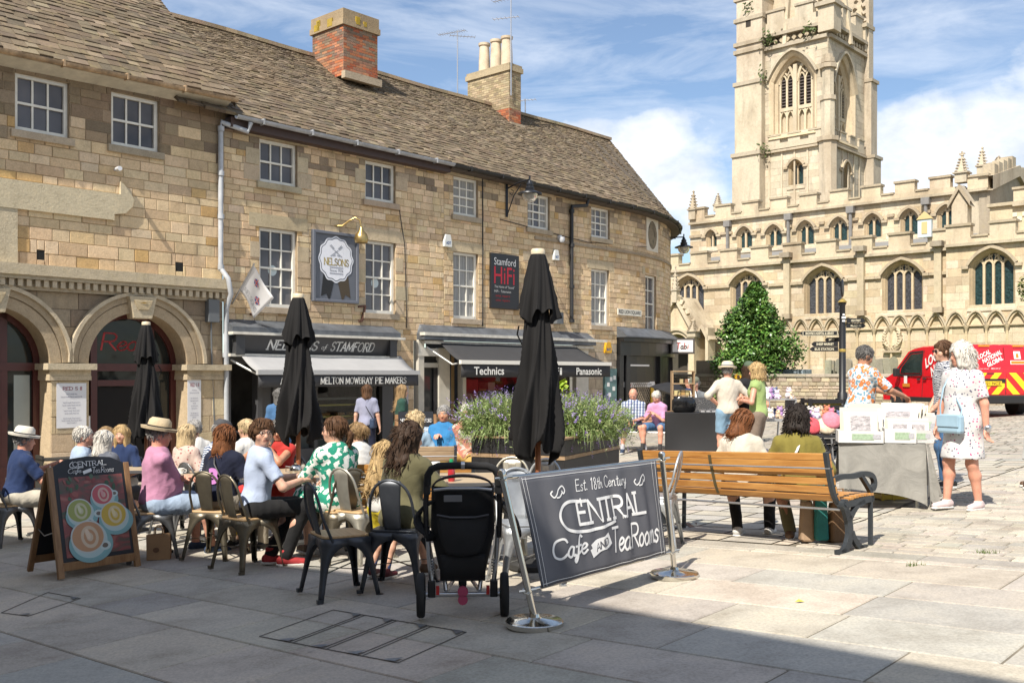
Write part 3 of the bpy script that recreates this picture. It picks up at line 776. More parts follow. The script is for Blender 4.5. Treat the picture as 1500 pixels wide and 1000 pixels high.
def stack(par,px0,pxm,px1,yt,o,zb,pal,depth,capc,cap_h=.45,name='chimney',yellow=False,split=None):
 a,b=WF.s_of(pxm,o),WF.s_of(px1,o);zt=WF.z_of(pxm,yt,o)
 n=Vector((FD.y,-FD.x,0));m=MB()
 Wf=Wall(WF.pt(a,0,o)[:2],FD);We=Wall((WF.pt(a,0,o)-n*depth)[:2],n)
 L=b-a
 m.wbox(Wf,0,L,zb,zt-cap_h*.5,-depth,0,col=(.30,.25,.2))
 for W_,l in((Wf,L),(We,depth)):
  z=zb;i=0
  while z<zt-cap_h:
   x=-.11*(i%2)
   while x<l:
    q0,q1=max(x,0)+.005,min(x+.225,l)-.005
    if q1-q0>.02:
     c=jit(rng.choice(pal),.15)
     if split and z<split:c=jit(rng.choice(BRK),.15)
     if not split and z>zt-cap_h-.9 and rng.random()<.5:c=jit((.22,.16,.12),.25)
     m.wbox(W_,q0,q1,z+.005,z+.07,-.01,.006,col=c)
    x+=.225
   z+=.075;i+=1
 e=.06
 m.wbox(Wf,-e,L+e,zt-cap_h,zt-cap_h+.16,-depth-e,e,col=capc);m.wbox(Wf,-e*.5,L+e*.5,zt-cap_h+.16,zt,-depth-e*.5,e*.5,col=tuple(x*.9 for x in capc))
 if yellow:
  for k in range(4):
   x=rng.uniform(0,depth-.3);m.wbox(We,x,x+rng.uniform(.1,.3),zt-cap_h+.05,zt-rng.uniform(.05,.25),.0,.066,col=(.42,.30,.03))
  for k in range(2):
   x=rng.uniform(0,L*.8);m.wbox(Wf,x,x+rng.uniform(.1,.22),zt-cap_h+.1,zt-rng.uniform(.05,.25),.0,.067,col=(.40,.28,.03))
 m.bar(Wf.pt(-.05,zb+.0,.06),Wf.pt(L+.05,zb+.0,.06),.16,.2,col=(.42,.35,.26))
 c=m.build(name,STN,par,world=True)
 return Wf,L,zt,c
oC=-2.9
zb1=WF.z_of(553,116,oC)
stack(hN,462,503,553,12,oC,zb1-.15,BRK,1.4,(.36,.28,.18),yellow=True)
hH=thing('corner_stone_house','stone corner house with rounded end, hipped slate roof and pot chimney','building',WF.pt((sM+S1)/2,GZ((sM+S1)/2)))
zShopH=WF.z_of(660,489);zShopC=WF.z_of(905,488)
opsH=[w[0]for w in winH]
w=wall_part(hH,sM,SE,zShopH-.1,zEH(SE)+.15,opsH,step=.6)
for r,c,k in winH:
 w.wbox(WF,r[0]-.22,r[1]+.22,r[3]+.004,r[3]+.27,0,.02,col=jit((.52,.43,.3),.08))
s875,s902=WF.s_of(860),WF.s_of(903)
stones(w,WF,s875,s902,-2.2,zShopH-.1,[],[(.46,.38,.28),(.42,.36,.28)],(.24,.34),(.3,.5));w.wbox(WF,s875,s902,-2.2,zShopH-.1,-.4,0,col=(.3,.25,.2))
zs_=WF.z_of(866,350)-.02
w.build('wall',STN,hH,world=True)
m=MB();n=40
for i in range(n):
 a,b=S1-4.5+(SE-S1+4.5)*i/n,S1-4.5+(SE-S1+4.5)*(i+1)/n;m.wbox(WF,a,b,zs_-.26,zs_-.18,0,.05,col=(.36,.3,.22))
m.build('string_course',STD,hH,world=True)
for i,(r,c,k)in enumerate(winH):sash(WF,r,c,k,hH,curtain=(1 if i in(1,2)else 2 if i in(0,3,5)else 0))
m=MB();C=chordmap(WF,ovr[0],ovr[1]);cx,cz=(ovr[0]+ovr[1])/2,(ovr[2]+ovr[3])/2;rx,rz_=(ovr[1]-ovr[0])/2,(ovr[3]-ovr[2])/2
m.wbox(C,ovr[0],ovr[1],ovr[2],ovr[3],-.02,.03);m.build('window',mat('oval_surround',(.62,.57,.47),.7,nz=(3,.1)),hH,world=True)
m=MB();m.wprism(C,[(cx+rx*.74*math.cos(a*.2618),cz+rz_*.86*math.sin(a*.2618))for a in range(24)],.0,.036);m.build('oval_pane',GLD,hH,world=True)
roof(hH,eH,tN,sM,SE)
gutter(hH,WF,sM,SE,zEH,mat('black_gutter',(.022,.021,.02),.6),o=OE+.05)
m=MB()
for i in range(36):
 a,b=sM+(SE-sM)*i/36,sM+(SE-sM)*(i+1)/36;m.wbox(WF,a,b,zEH(a)-.14,zEH(a)-.03,0,OE)
m.build('soffit',mat('dark_soffit',(.09,.07,.055),.8),hH,world=True)
oC2=-3.4;zb2=WF.z_of(762,180,oC2)
Wc,Lc,ztc,cst=stack(hH,698,746,763,92,oC2,zb2-.2,[(.33,.26,.16),(.38,.31,.2),(.29,.23,.15),(.42,.34,.22)],1.95,(.40,.33,.22),cap_h=.25,split=zb2+.38)
m=MB()
for d in(.35,.85,1.4):
 p=Wc.pt(Lc*.45,ztc-.05,-d);m.lathe([(.20,0),(.19,.5),(.165,.95),(.20,.97),(.21,1.05),(.17,1.06),(.15,1.0)],16,c=p)
m.build('chimney_pot',mat('buff_pot',(.55,.45,.33),.85,nz=(3,.25)),hH,world=True,smooth=40)
CHAR=mat('charcoal_paint',(.045,.045,.048),.45,nz=(4,.1));LEAD=mat('lead_sheet',(.12,.13,.145),.5,.3,nz=(3,.35),bump=(6,.3,.02));LEADE=mat('white_edge',(.6,.57,.5),.6,nz=(6,.2))
DARKIN=mat('shop_interior',(.018,.015,.013),.8)
def S_(px,o=0):return WF.s_of(px,o)
zf0,zf1=WF.z_of(340,518),WF.z_of(335,487)
a,b=sL+.03,S_(574)
m=MB();m.wbox(WF,a,b,zf1,zf1+.12,0,.34);
m.hexa([WF.pt(a,zf1+.12,0),WF.pt(a,zf1+.12,.34),WF.pt(b,zf1+.12,.34),WF.pt(b,zf1+.12,0),WF.pt(a,zf1+.3,0),WF.pt(a,zf1+.25,.08),WF.pt(b,zf1+.25,.08),WF.pt(b,zf1+.3,0)])
m.build('lead_canopy',LEAD,hN,world=True)
m=MB();m.wbox(WF,a-.02,b+.1,zf1-.045,zf1+.01,.2,.40);m.wbox(WF,a,b,zf0-.06,zf0,.0,.26);m.build('canopy_trim',LEADE,hN,world=True)
m=MB();m.hexa([WF.pt(a+.12,zf0,0),WF.pt(a+.12,zf0,.12),WF.pt(b-.02,zf0,.12),WF.pt(b-.02,zf0,0),WF.pt(a+.12,zf1-.045,0),WF.pt(a+.12,zf1-.045,.26),WF.pt(b-.02,zf1-.045,.26),WF.pt(b-.02,zf1-.045,0)])
for s in(a+.12,b-.3):m.wbox(WF,s,s+.22,zf0-.02,zf1-.05,.1,.29)
fa=m.build('fascia',CHAR,hN,world=True,bevel=.006)
m=MB()
def fl_(x,y):k=(y-zf0)/(zf1-.045-zf0);return WF.pt(x,y,.122+.14*k+.006)
hh=zf1-zf0
sa,sb=S_(383),S_(541)
for txt,x0,x1,hs in(('NELSONS',0,.46,1),('of',.485,.545,.7),('STAMFORD',.57,1,1)):
 st=stroke2d(txt,.2,slant=.2,serif=.12,sw=.3,track=.16)if txt!='of' else stroke2d('of',.13,slant=.2,track=.0)
 vf=fit2d(st,sa+(sb-sa)*x0,sa+(sb-sa)*x1,zf0+hh*.2,zf0+hh*(.2+.52*hs));decal(m,vf,fl_)
LETW=mat('sign_white',(.75,.74,.7),.5)
m.build('lettering',LETW,hN,world=True)
zt0=zf0-.06
m=MB();gz=GZ(sL)-.3
d1=S_(375)
for s0,s1 in((a,a+.14),(d1,d1+.13),(S_(398),S_(398)+.1),(S_(458),S_(458)+.10),(b-.36,b-.0)):m.wbox(WF,s0,s1,gz,zt0,-.16,.06)
m.wbox(WF,d1,b,gz,WF.z_of(470,655),-.16,.04);m.wbox(WF,a,b,zt0-.16,zt0,-.16,.05)
m.wbox(WF,d1+.13,S_(398),gz,zt0-.1,-.16,.0)
m.build('shopfront',mat('shop_grey',(.065,.065,.07),.45,nz=(4,.08)),hN,world=True,bevel=.006)
m=MB();m.wquad(WF,a,b,gz,zt0,-2.6);m.wquad(WF,a,b,gz,zt0,-2.6)
for q in((a,-2.6,-.2),(b,-2.6,-.2)):m.add([WF.pt(q[0],gz,q[1]),WF.pt(q[0],gz,q[2]),WF.pt(q[0],zt0,q[2]),WF.pt(q[0],zt0,q[1])],[(0,1,2,3)])
m.add([WF.pt(a,zt0,-2.6),WF.pt(b,zt0,-2.6),WF.pt(b,zt0,-.2),WF.pt(a,zt0,-.2)],[(0,1,2,3)]);m.build('interior',mat('pie_shop_inside',(.10,.09,.08),.8,nz=(2,.4)),hN,world=True)
m=MB();zc_=WF.z_of(470,640)
m.wbox(WF,S_(460),b-.4,gz,zc_+.35,-1.3,-.7);m.wbox(WF,S_(460),b-.4,zc_+.85,zc_+.9,-1.3,-.6);m.build('counter',mat('counter_grey',(.22,.23,.22),.3),hN,world=True)
m=MB();m.wbox(WF,S_(462),b-.45,zc_+.42,zc_+.46,-.9,-.6);m.wbox(WF,S_(462),b-.45,zc_+.70,zc_+.74,-.9,-.6);m.build('shelf_light',mat('brass_strip',(.5,.42,.12),.3,.5),hN,world=True)
m=MB()
for i in range(26):
 s_=rng.uniform(S_(464),b-.5);z_=zc_+rng.choice((.47,.35));r_=rng.uniform(.05,.09);m.lathe([(r_,0),(r_*1.1,.05),(0,.075)],10,c=WF.pt(s_,z_,rng.uniform(-.85,-.65)))
m.build('pies',mat('pie_crust',(.4,.22,.08),.7),hN,world=True,smooth=40)
m=MB();m.wbox(WF,a+.15,d1,gz,zt0-.3,-2.2,-2.15);m.build('doorway',mat('dark_doorway',(.006,.005,.005),.9),hN,world=True)
m=MB()
for i in range(3):m.wbox(WF,a+.3+i*.1,d1-.05,zc_-.1+i*.3,zc_-.06+i*.3,-1.8,-1.4)
m.build('shelf',mat('warm_wood',(.25,.12,.045),.5),hN,world=True)
m=MB();vf=fit2d(stroke2d('YOUR PIES',.16,track=.2),S_(470),S_(560),zc_+.02,zc_+.22);decal(m,vf,lambda x,y:WF.pt(x,y,-.69));m.build('counter_lettering',mat('dark_letter',(.03,.03,.03),.5),hN,world=True)
def clear_glass(name):
 if name in MATS:return MATS[name]
 m_=bpy.data.materials.new(name);m_.use_nodes=True;nt_=m_.node_tree;nt_.nodes.clear()
 o_=nt_.nodes.new('ShaderNodeOutputMaterial');t_=nt_.nodes.new('ShaderNodeBsdfTransparent');g_=nt_.nodes.new('ShaderNodeBsdfGlossy');g_.inputs['Roughness'].default_value=.02
 t_.inputs[0].default_value=(.72,.74,.73,1);fr=nt_.nodes.new('ShaderNodeFresnel');fr.inputs[0].default_value=1.5;mx=nt_.nodes.new('ShaderNodeMixShader')
 lk(nt_,fr.outputs[0],mx.inputs[0]);lk(nt_,t_.outputs[0],mx.inputs[1]);lk(nt_,g_.outputs[0],mx.inputs[2]);lk(nt_,mx.outputs[0],o_.inputs[0]);MATS[name]=m_;return m_
CGL=clear_glass('clear_shop_glass')
m=MB();m.wquad(WF,S_(464),b-.3,WF.z_of(470,655),zt0-.14,-.06);m.build('shop_window',CGL,hN,world=True)
m=MB();m.wbox(WF,S_(578),S_(596),WF.z_of(580,592),WF.z_of(580,556),.03,.06);m.build('poster',mat('poster_pale',(.45,.42,.46),.6,coords='Generated',nz=(9,.5)),hN,world=True)
def awning(par,pxa,pxb,ya,pxc,pxd,yc,mfab,mval_,mbar,val_h,texts,o1=1.35):
 t0,t1=S_(pxa),S_(pxb);zt=WF.z_of(pxa,ya,.1)
 c0,c1=WF.s_of(pxc,o1),WF.s_of(pxd,o1);zb_=WF.z_of(pxc,yc,o1)
 e=0.0
 m=MB();rows=[]
 for i in range(13):
  f=i/12;s_a,s_b=t0+(c0-t0)*f,t1+(c1-t1)*f;o=.1+(o1-.1)*f;z_=zt+(zb_-zt)*f-.05*math.sin(PI*f)
  rows.append([WF.pt(s_a+(s_b-s_a)*j/20,z_+.006*math.sin(j*1.1),o)for j in range(21)])
 m.grid(rows);aw=m.build('awning',mfab,par,world=True,solid=.012,smooth=60)
 def sub(mb,nm,mt,**k):
  o_=mb.build(nm,mt,aw,**k)
  for v in o_.data.vertices:v.co-=par.location
 m=MB();m.wbox(WF,c0-.03,c1+.03,zb_-.05,zb_+.05,o1-.03,o1+.05);sub(m,'front_bar',mbar)
 m=MB();rows=[]
 for k in range(3):
  rows.append([WF.pt(c0+(c1-c0)*j/30,zb_-.05-val_h*k/2,o1+.012+.012*math.sin(j*1.7)*k/2)for j in range(31)])
 m.grid(rows);sub(m,'valance',mval_,solid=.006,smooth=60)
 m=MB()
 for txt,xa,xb,kw,sz_ in texts:
  s_a,s_b=WF.s_of(xa,o1),WF.s_of(xb,o1)
  vf=text2d(txt,1,bold=.02)if kw=='sans' else stroke2d(txt,.19,serif=.11,sw=.3,track=.16)
  vf=fit2d(vf,s_a,s_b,zb_-.05-val_h*(.5+sz_/2),zb_-.05-val_h*(.5-sz_/2));decal(m,vf,lambda x,y:WF.pt(x,y,o1+.034))
 sub(m,'lettering',LETW)
 m=MB()
 for s_ in(c0+.15,c1-.15):m.tube([WF.pt(s_,zb_,o1-.05),WF.pt(s_+.3,zb_-.05,o1*.5),WF.pt(s_,zt-.15,.1)],.022,6)
 sub(m,'folding_arm',mat('arm_white',(.6,.6,.58),.4))
awning(hN,347,583,517,378,612,545,mat('pale_awning',(.33,.33,.335),.8,nz=(2,.08)),mat('valance_grey',(.05,.05,.055),.8),mat('bar_grey',(.4,.4,.4),.5),.26,[('AUTHENTIC',409,457,'serif',.62),('MELTON MOWBRAY',468,545,'serif',.62),('PIE MAKERS',548,594,'serif',.62)])
a,b=S_(610),S_(862);z1h=WF.z_of(660,499);zl=WF.z_of(660,490)
m=MB();m.wbox(WF,a,b,z1h,zl,0,.3)
m.hexa([WF.pt(a,zl,0),WF.pt(a,zl,.3),WF.pt(b,zl,.3),WF.pt(b,zl,0),WF.pt(a+.1,zl+.24,0),WF.pt(a+.1,zl+.18,.08),WF.pt(b-.1,zl+.18,.08),WF.pt(b-.1,zl+.24,0)])
m.build('lead_canopy',LEAD,hH,world=True)
m=MB();m.wbox(WF,a-.03,b+.5,zl-.06,zl+.02,.16,.36);m.wbox(WF,a+.1,b,z1h-.1,z1h-.02,0,.2);m.wbox(WF,a-.02,S_(640),z1h-.42,z1h-.22,-.05,.1)
m.build('canopy_trim',LEADE,hH,world=True)
m=MB();gz=GZ(S_(700))-.4
CREAM=mat('cream_pilaster',(.55,.52,.45),.6,nz=(4,.12));TANP=mat('tan_pilaster',(.36,.24,.11),.6,nz=(5,.15))
m.wbox(WF,a,a+.2,gz,z1h,-.1,.08);m.wbox(WF,S_(642),S_(658),gz,z1h-.2,-.1,.03);m.wbox(WF,S_(678),S_(683),gz,z1h-.2,-.2,.0);m.wbox(WF,S_(618),S_(642),WF.z_of(618,538),WF.z_of(618,531),-.1,0);m.wbox(WF,S_(842),S_(860),gz,z1h,-.1,.06);m.each('pilaster',CREAM,hH,world=True,bevel=.006)
m=MB();m.wbox(WF,S_(662),S_(677),gz,z1h-.2,-.4,-.3);m.build('side_panel',TANP,hH,world=True)
m=MB();m.wbox(WF,S_(616),S_(619),gz,z1h-.2,-.1,-.02);m.wbox(WF,S_(636),S_(643),gz,z1h-.6,-.1,-.02);m.wbox(WF,S_(658),S_(661),gz,z1h-.2,-.1,.0);m.wbox(WF,S_(617),S_(640),gz,WF.z_of(620,625),-.1,-.03)
for i in range(4):z_=WF.z_of(620,530)+i*.16;m.wbox(WF,S_(618),S_(642),z_,z_+.04,-.1,-.04)
m.build('door',mat('black_door',(.02,.02,.022),.4),hH,world=True)
m=MB();m.wquad(WF,S_(618),S_(642),WF.z_of(620,625),z1h-.2,-.09);m.build('door_pane',glass_mat('door_glass',(.06,.062,.058)),hH,world=True)
m=MB();m.wquad(WF,S_(683),S_(842),gz,z1h-.2,-1.6)
for q in(S_(683),S_(842)):m.add([WF.pt(q,gz,-1.6),WF.pt(q,gz,-.2),WF.pt(q,z1h,-.2),WF.pt(q,z1h,-1.6)],[(0,1,2,3)])
m.build('interior',mat('hifi_inside',(.03,.026,.024),.8,nz=(2,.4)),hH,world=True)
m=MB()
for i,(x0,x1,y0,y1,cc)in enumerate([(688,702,590,560,(.3,.02,.03)),(706,724,585,556,(.42,.05,.05)),(709,722,600,578,(.5,.45,.4)),(728,738,602,570,(.32,.2,.1)),(742,752,590,560,(.5,.45,.42)),(812,822,600,560,(.3,.03,.03)),(826,838,600,565,(.35,.3,.22)),(690,700,612,592,(.3,.18,.07))]):
 m.wbox(WF,S_(x0),S_(x1),WF.z_of(x0,y0),WF.z_of(x0,y1),-.9-.05*i,-.6-.03*i,col=cc)
m.build('window_display',mat('display_goods',attr=True,rough=.5,nz=(5,.3)),hH,world=True)
m=MB();m.wbox(WF,S_(683),S_(842),gz,WF.z_of(690,622),-.12,.02);m.build('stall_riser',mat('black_door',(.02,.02,.022),.4),hH,world=True)
m=MB();m.wquad(WF,S_(683),S_(842),gz,z1h-.2,-.10);m.build('shop_window',CGL,hH,world=True)
BLKF=mat('black_awning',(.035,.035,.038),.85,nz=(3,.1))
awning(hH,640,838,500,675,893,530,BLKF,BLKF,mat('bar_white',(.72,.7,.64),.5),.33,[('Technics',693,737,'sans',.62),('Hi',789,803,'sans',.62),('Fi',808,822,'sans',.62),('Panasonic',843,880,'sans',.62)],o1=1.5)
m=MB();m.wbox(WF,S_(883),S_(900),WF.z_of(885,600),WF.z_of(885,540),.0,.09);m.build('notice_board',mat('teal_board',(.10,.19,.19),.4,nz=(6,.25)),hH,world=True)
m=MB()
for x,y in((886,560),(890,552),(894,566),(888,575),(895,550)):m.wbox(WF,S_(x),S_(x+3.6),WF.z_of(x,y+6),WF.z_of(x,y),.09,.095)
m.build('notice',mat('paper_white',(.72,.72,.7),.7),hH,world=True)
a,b=S_(903),SE;zlc=WF.z_of(905,492)
m=MB();m2=MB();m3=MB();n=22;gz=GZ(S1)-.4
for i in range(n):
 s0,s1=a+(b-a)*i/n,a+(b-a)*(i+1)/n
 m.hexa([WF.pt(s0,zlc-.04,0),WF.pt(s0,zlc-.04,.42),WF.pt(s1,zlc-.04,.42),WF.pt(s1,zlc-.04,0),WF.pt(s0,zlc+.3,0),WF.pt(s0,zlc+.0,.42),WF.pt(s1,zlc+.0,.42),WF.pt(s1,zlc+.3,0)])
 m2.wbox(WF,s0,s1,zlc-.62,zlc-.05,-.1,.16);m2.wbox(WF,s0,s1,zlc-1.5,zlc-.62,-.1,.02);m2.wbox(WF,s0,s1,gz,WF.z_of(905,632),-.1,.06)
 m2.wbox(WF,s0,s1,zlc-.17,zlc-.05,.16,.3)
m.build('lead_canopy',LEAD,hH,world=True)
for px in(903,913,962,980):s=S_(px);m2.wbox(WF,s,s+.22,gz,zlc-.05,-.05,.13)
m2.build('shopfront',mat('gloss_black',(.014,.014,.015),.35),hH,world=True)
for i in range(n):
 s0,s1=a+(b-a)*i/n,a+(b-a)*(i+1)/n;m3.wquad(WF,s0,s1,gz,zlc-1.5,-.03)
m3.build('shop_window',glass_mat('corner_glass',(.035,.034,.03)),hH,world=True)
m=MB()
for i in range(16):
 x0=S_(914)+i*(S_(960)-S_(914))/16;dx=(S_(960)-S_(914))/16;z0=zlc-2.2
 for k in range(4):m.bar(WF.pt(x0,z0+k*.17,.0),WF.pt(x0+dx,z0+.17+k*.17,.0),.012,.012);m.bar(WF.pt(x0+dx,z0+k*.17,.0),WF.pt(x0,z0+.17+k*.17,.0),.012,.012)
m.build('lattice',mat('lattice_tan',(.35,.28,.2),.6),hH,world=True)
m=MB();z_=WF.z_of(910,560);m.wbox(WF,S_(910),S_(957),z_-.16,z_+.02,.02,.05);m.wbox(WF,S_(917),S_(948),WF.z_of(917,536),WF.z_of(917,533.5),.03,.08);m.build('sign_strip',mat('strip_white',(.7,.68,.66),.5),hH,world=True)
m=MB();vf=fit2d(stroke2d('Tabi',.16,slant=.1),S_(913),S_(923),z_-.13,z_-.01);decal(m,vf,lambda x,y:WF.pt(x,y,.053));m.build('lettering',mat('sign_red',(.38,.012,.012),.4),hH,world=True)
m=MB();vf=fit2d(text2d("Can't find a watch strap?",1),S_(926),S_(953),z_-.12,z_-.03);decal(m,vf,lambda x,y:WF.pt(x,y,.053));m.build('lettering',mat('dark_letter',(.03,.03,.03),.5),hH,world=True)
m=MB();m.wbox(WF,S_(952),S_(956),WF.z_of(950,600),z_-.17,.02,.05);m.build('yellow_strip',mat('yellow_strip',(.6,.35,.02),.5),hH,world=True)
def wthing(name,label,cat,s,z,o=0.,group=None):return thing(name,label,cat,WF.pt(s,z,o),0,group)
m=MB();s=WF.s_of(320);z0=GZ(s)
GP=mat('grey_pipe',(.42,.44,.47),.5,nz=(3,.2))
t=wthing('downpipe','grey rainwater downpipe between the arcaded house and the pie shop house','drainpipe',s,z0)
zt=WF.z_of(320,180)
m.tube([WF.pt(s+.55,zEN(s+.6)-.12,.38),WF.pt(s+.5,zEN(s)-.32,.36),WF.pt(s,zt,.1),WF.pt(s,zt-.2,.09),WF.pt(s,zc+.2,.09)],.055,10)
m.tube([WF.pt(s,zc+.25,.09),WF.pt(s+.05,zc+.02,.3),WF.pt(s+.12,zc-.3,.3),WF.pt(s+.12,zc-.6,.12),WF.pt(s+.12,z0,.12)],.055,10)
m.build('pipe',GP,t,world=True,smooth=50)
m=MB()
for py in(190,255,318,392,520,640):
 z_=WF.z_of(320,py);q=s if py<400 else s+.12;m.tube([WF.pt(q,z_-.05,.1),WF.pt(q,z_+.05,.1)],.07,10)
m.build('collar',GP,t,world=True,smooth=50)
s=WF.s_of(834);z0=GZ(s)
t=wthing('downpipe','black rainwater downpipe on the corner house with a bent head','drainpipe',s,z0);m=MB()
zt=WF.z_of(834,303)
m.tube([WF.pt(s+.55,zEH(s)-.1,.3),WF.pt(s+.5,zEH(s)-.3,.28),WF.pt(s,zt,.1),WF.pt(s,zt-.3,.09),WF.pt(s,zlc+.4,.09)],.06,10)
m.build('pipe',mat('black_pipe',(.02,.02,.022),.5),t,world=True,smooth=50);m=MB()
for py in(310,360,420,470):
 z_=WF.z_of(834,py);m.tube([WF.pt(s,z_-.05,.1),WF.pt(s,z_+.05,.1)],.08,10)
m.build('collar',mat('black_pipe',(.02,.02,.022),.5),t,world=True,smooth=50)
m=MB();sc_=WF.s_of(706)
m.tube([WF.pt(sc_,zEH(sc_),.03),WF.pt(sc_,WF.z_of(706,478),.03)],.016,6)
m.tube([WF.pt(sc_+.7,WF.z_of(735,322),.03),WF.pt(WF.s_of(800),WF.z_of(800,340),.03),WF.pt(WF.s_of(860),WF.z_of(860,355),.03),WF.pt(WF.s_of(945),WF.z_of(945,362),.06)],.012,6)
t_=m.build('wall_cable',mat('black_pipe',(.02,.02,.022),.5));tag(t_,'thin black cable clipped to the corner house wall beside its tall window','cable')
m=MB();m.tube([WF.pt(WF.s_of(583),WF.z_of(583,300),.025),WF.pt(WF.s_of(592),WF.z_of(592,360),.025),WF.pt(WF.s_of(595),WF.z_of(595,480),.025)],.010,6)
t_=m.build('wall_cable',mat('black_pipe',(.02,.02,.022),.5));tag(t_,'thin brown wire hanging down the stone beside the pie shop windows','cable')
s0,z0=WF.sz(455,441);s1=WF.s_of(522);z1=WF.z_of(455,336)
t=wthing('sign_board','large grey framed sign board with white scalloped rosette and gold name','sign',(s0+s1)/2,z0)
SG=mat('sign_grey',(.115,.125,.15),.5,nz=(3,.06))
m=MB();m.wbox(WF,s0,s1,z0,z1,.02,.07);m.build('board',SG,t,world=True)
m=MB()
for q in((s0,s0+.07,z0,z1),(s1-.07,s1,z0,z1),(s0+.07,s1-.07,z0,z0+.07),(s0+.07,s1-.07,z1-.07,z1)):m.wbox(WF,*q,.02,.11)
m.build('frame',mat('sign_frame',(.135,.145,.175),.45),t,world=True,bevel=.01)
W_,H_=s1-s0,z1-z0;cx,cz=s0+W_*.5,z0+H_*.61;r=W_*.375
def scal(k,n=96):return[(cx+r*k*(1+.035*math.cos(12*2*PI*i/n))*math.cos(2*PI*i/n),cz+r*k*1.06*(1+.035*math.cos(12*2*PI*i/n))*math.sin(2*PI*i/n))for i in range(n)]
m=MB()
for k,o,c in((1,.080,(.72,.74,.80)),(.93,.083,(.11,.125,.16)),(.895,.086,(.72,.74,.80))):m.add([WF.pt(a,b,o)for a,b in scal(k)],[tuple(range(96))],col=c)
for sg,c in((-1,(.012,.012,.013)),(1,(.06,.042,.022))):
 p=[(cx+sg*.03,cz-r*.85),(cx+sg*r*.72,cz-r*.72),(cx+sg*r*.86,cz-r*1.75),(cx+sg*r*.55,cz-r*1.62),(cx+sg*r*.38,cz-r*1.98)]
 m.add([WF.pt(a,b,.076)for a,b in p],[tuple(range(5))],col=c)
m.build('rosette',mat('rosette_paint',attr=True,rough=.5),t,world=True)
m=MB();fn=lambda x,y:WF.pt(x,y,.090)
decal(m,fit2d(stroke2d('NELSONS',.2,serif=.1,sw=.35),cx-r*.72,cx+r*.74,cz-r*.30,cz+r*.06),fn,col=(.42,.33,.12))
decal(m,fit2d(stroke2d('Since 1926',.11),cx-r*.38,cx+r*.40,cz-r*.58,cz-r*.44),fn,col=(.12,.13,.17))
for yy in(-.38,-.66):decal(m,ribbon([[(cx-r*.38,cz+r*yy),(cx+r*.40,cz+r*yy)]],.018),fn,col=(.2,.21,.26))
for sg in(-1,1):
 decal(m,ribbon([[(cx-sg*r*.32,cz+r*.14),(cx+sg*r*.1,cz+r*.42)],[(cx+sg*r*.16,cz+r*.46),(cx+sg*r*.36,cz+r*.62)],[(cx+sg*r*.12,cz+r*.50),(cx+sg*r*.30,cz+r*.66)],[(cx-sg*r*.05,cz+r*.2),(cx-sg*r*.2,cz+r*.16)]],.022),fn,col=(.3,.32,.37))
m.build('lettering',mat('rosette_paint',attr=True,rough=.5),t,world=True)
s,z=WF.sz(492,331)
t=wthing('sign_lamp','brass swan neck lamp arching over the grey sign board','lamp',s,z)
BR=mat('brass',(.48,.34,.14),.32,.9,nz=(5,.15))
m=MB();m.tube([WF.pt(s,z,0),WF.pt(s+.1,z,.12),WF.pt(s+.2,z+.12,.25),WF.pt(s+.28,z+.19,.38),WF.pt(s+.34,z+.12,.48),WF.pt(s+.36,z-.05,.5)],.024,8);m.lathe([(0,0),(.05,0),(.05,.02),(0,.025)],12,M=Matrix.Translation(WF.pt(s,z,0)))
m.build('arm',BR,t,world=True,smooth=50)
m=MB();m.lathe([(.03,.02),(.045,0),(.055,-.06),(.14,-.16),(.17,-.25),(.15,-.36),(.13,-.365),(.0,-.28)],18,c=WF.pt(s+.36,z-.05,.5));m.build('shade',BR,t,world=True,smooth=50)
s0,z0=WF.sz(716,451);s1=WF.s_of(757);z1=WF.z_of(716,370)
t=wthing('sign_board','black sign board with red and white hi-fi lettering behind the tall parasol','sign',(s0+s1)/2,z0)
m=MB();m.wbox(WF,s0,s1,z0,z1,.02,.09);m.build('board',mat('sign_black',(.014,.014,.017),.4),t,world=True,bevel=.008)
m=MB();fn=lambda x,y:WF.pt(x,y,.094);H_=z1-z0;W_=s1-s0
decal(m,fit2d(text2d('Stamford',1),s0+.12,s1-.15,z0+H_*.79,z0+H_*.92),fn,col=(.55,.56,.58))
decal(m,fit2d(text2d('HiFi',1),s0+.12,s1-.2,z0+H_*.45,z0+H_*.76),fn,col=(.42,.012,.03))
decal(m,fit2d(text2d('The Home of "Sound"',1),s0+.13,s1-.2,z0+H_*.375,z0+H_*.42),fn,col=(.5,.5,.5))
decal(m,fit2d(text2d('HiFi - Television',1),s0+.13,s1-.35,z0+H_*.29,z0+H_*.335),fn,col=(.5,.5,.5))
for y in(.20,.12):decal(m,fit2d(text2d('sales repairs',1),s0+.18,s1-.4,z0+H_*y,z0+H_*(y+.055)),fn,col=(.3,.01,.015))
m.build('lettering',mat('rosette_paint',attr=True,rough=.5),t,world=True)
s0,z0=WF.sz(903,459.5);s1=WF.s_of(937.5);z1=WF.z_of(903,453)
t=wthing('street_sign','cream street name plate fixed to the rounded corner','sign',(s0+s1)/2,z0)
C=chordmap(WF,s0,s1)
m=MB();m.wbox(C,s0,s1,z0-.03,z1+.03,.03,.06);m.build('plate',mat('plate_cream',(.68,.66,.58),.5),t,world=True)
m=MB();decal(m,fit2d(text2d('RED LION SQUARE',1,bold=.015),s0+.06,s1-.06,z0+.0,z1),lambda x,y:C.pt(x,y,.064));m.build('lettering',mat('dark_letter',(.03,.03,.03),.5),t,world=True)
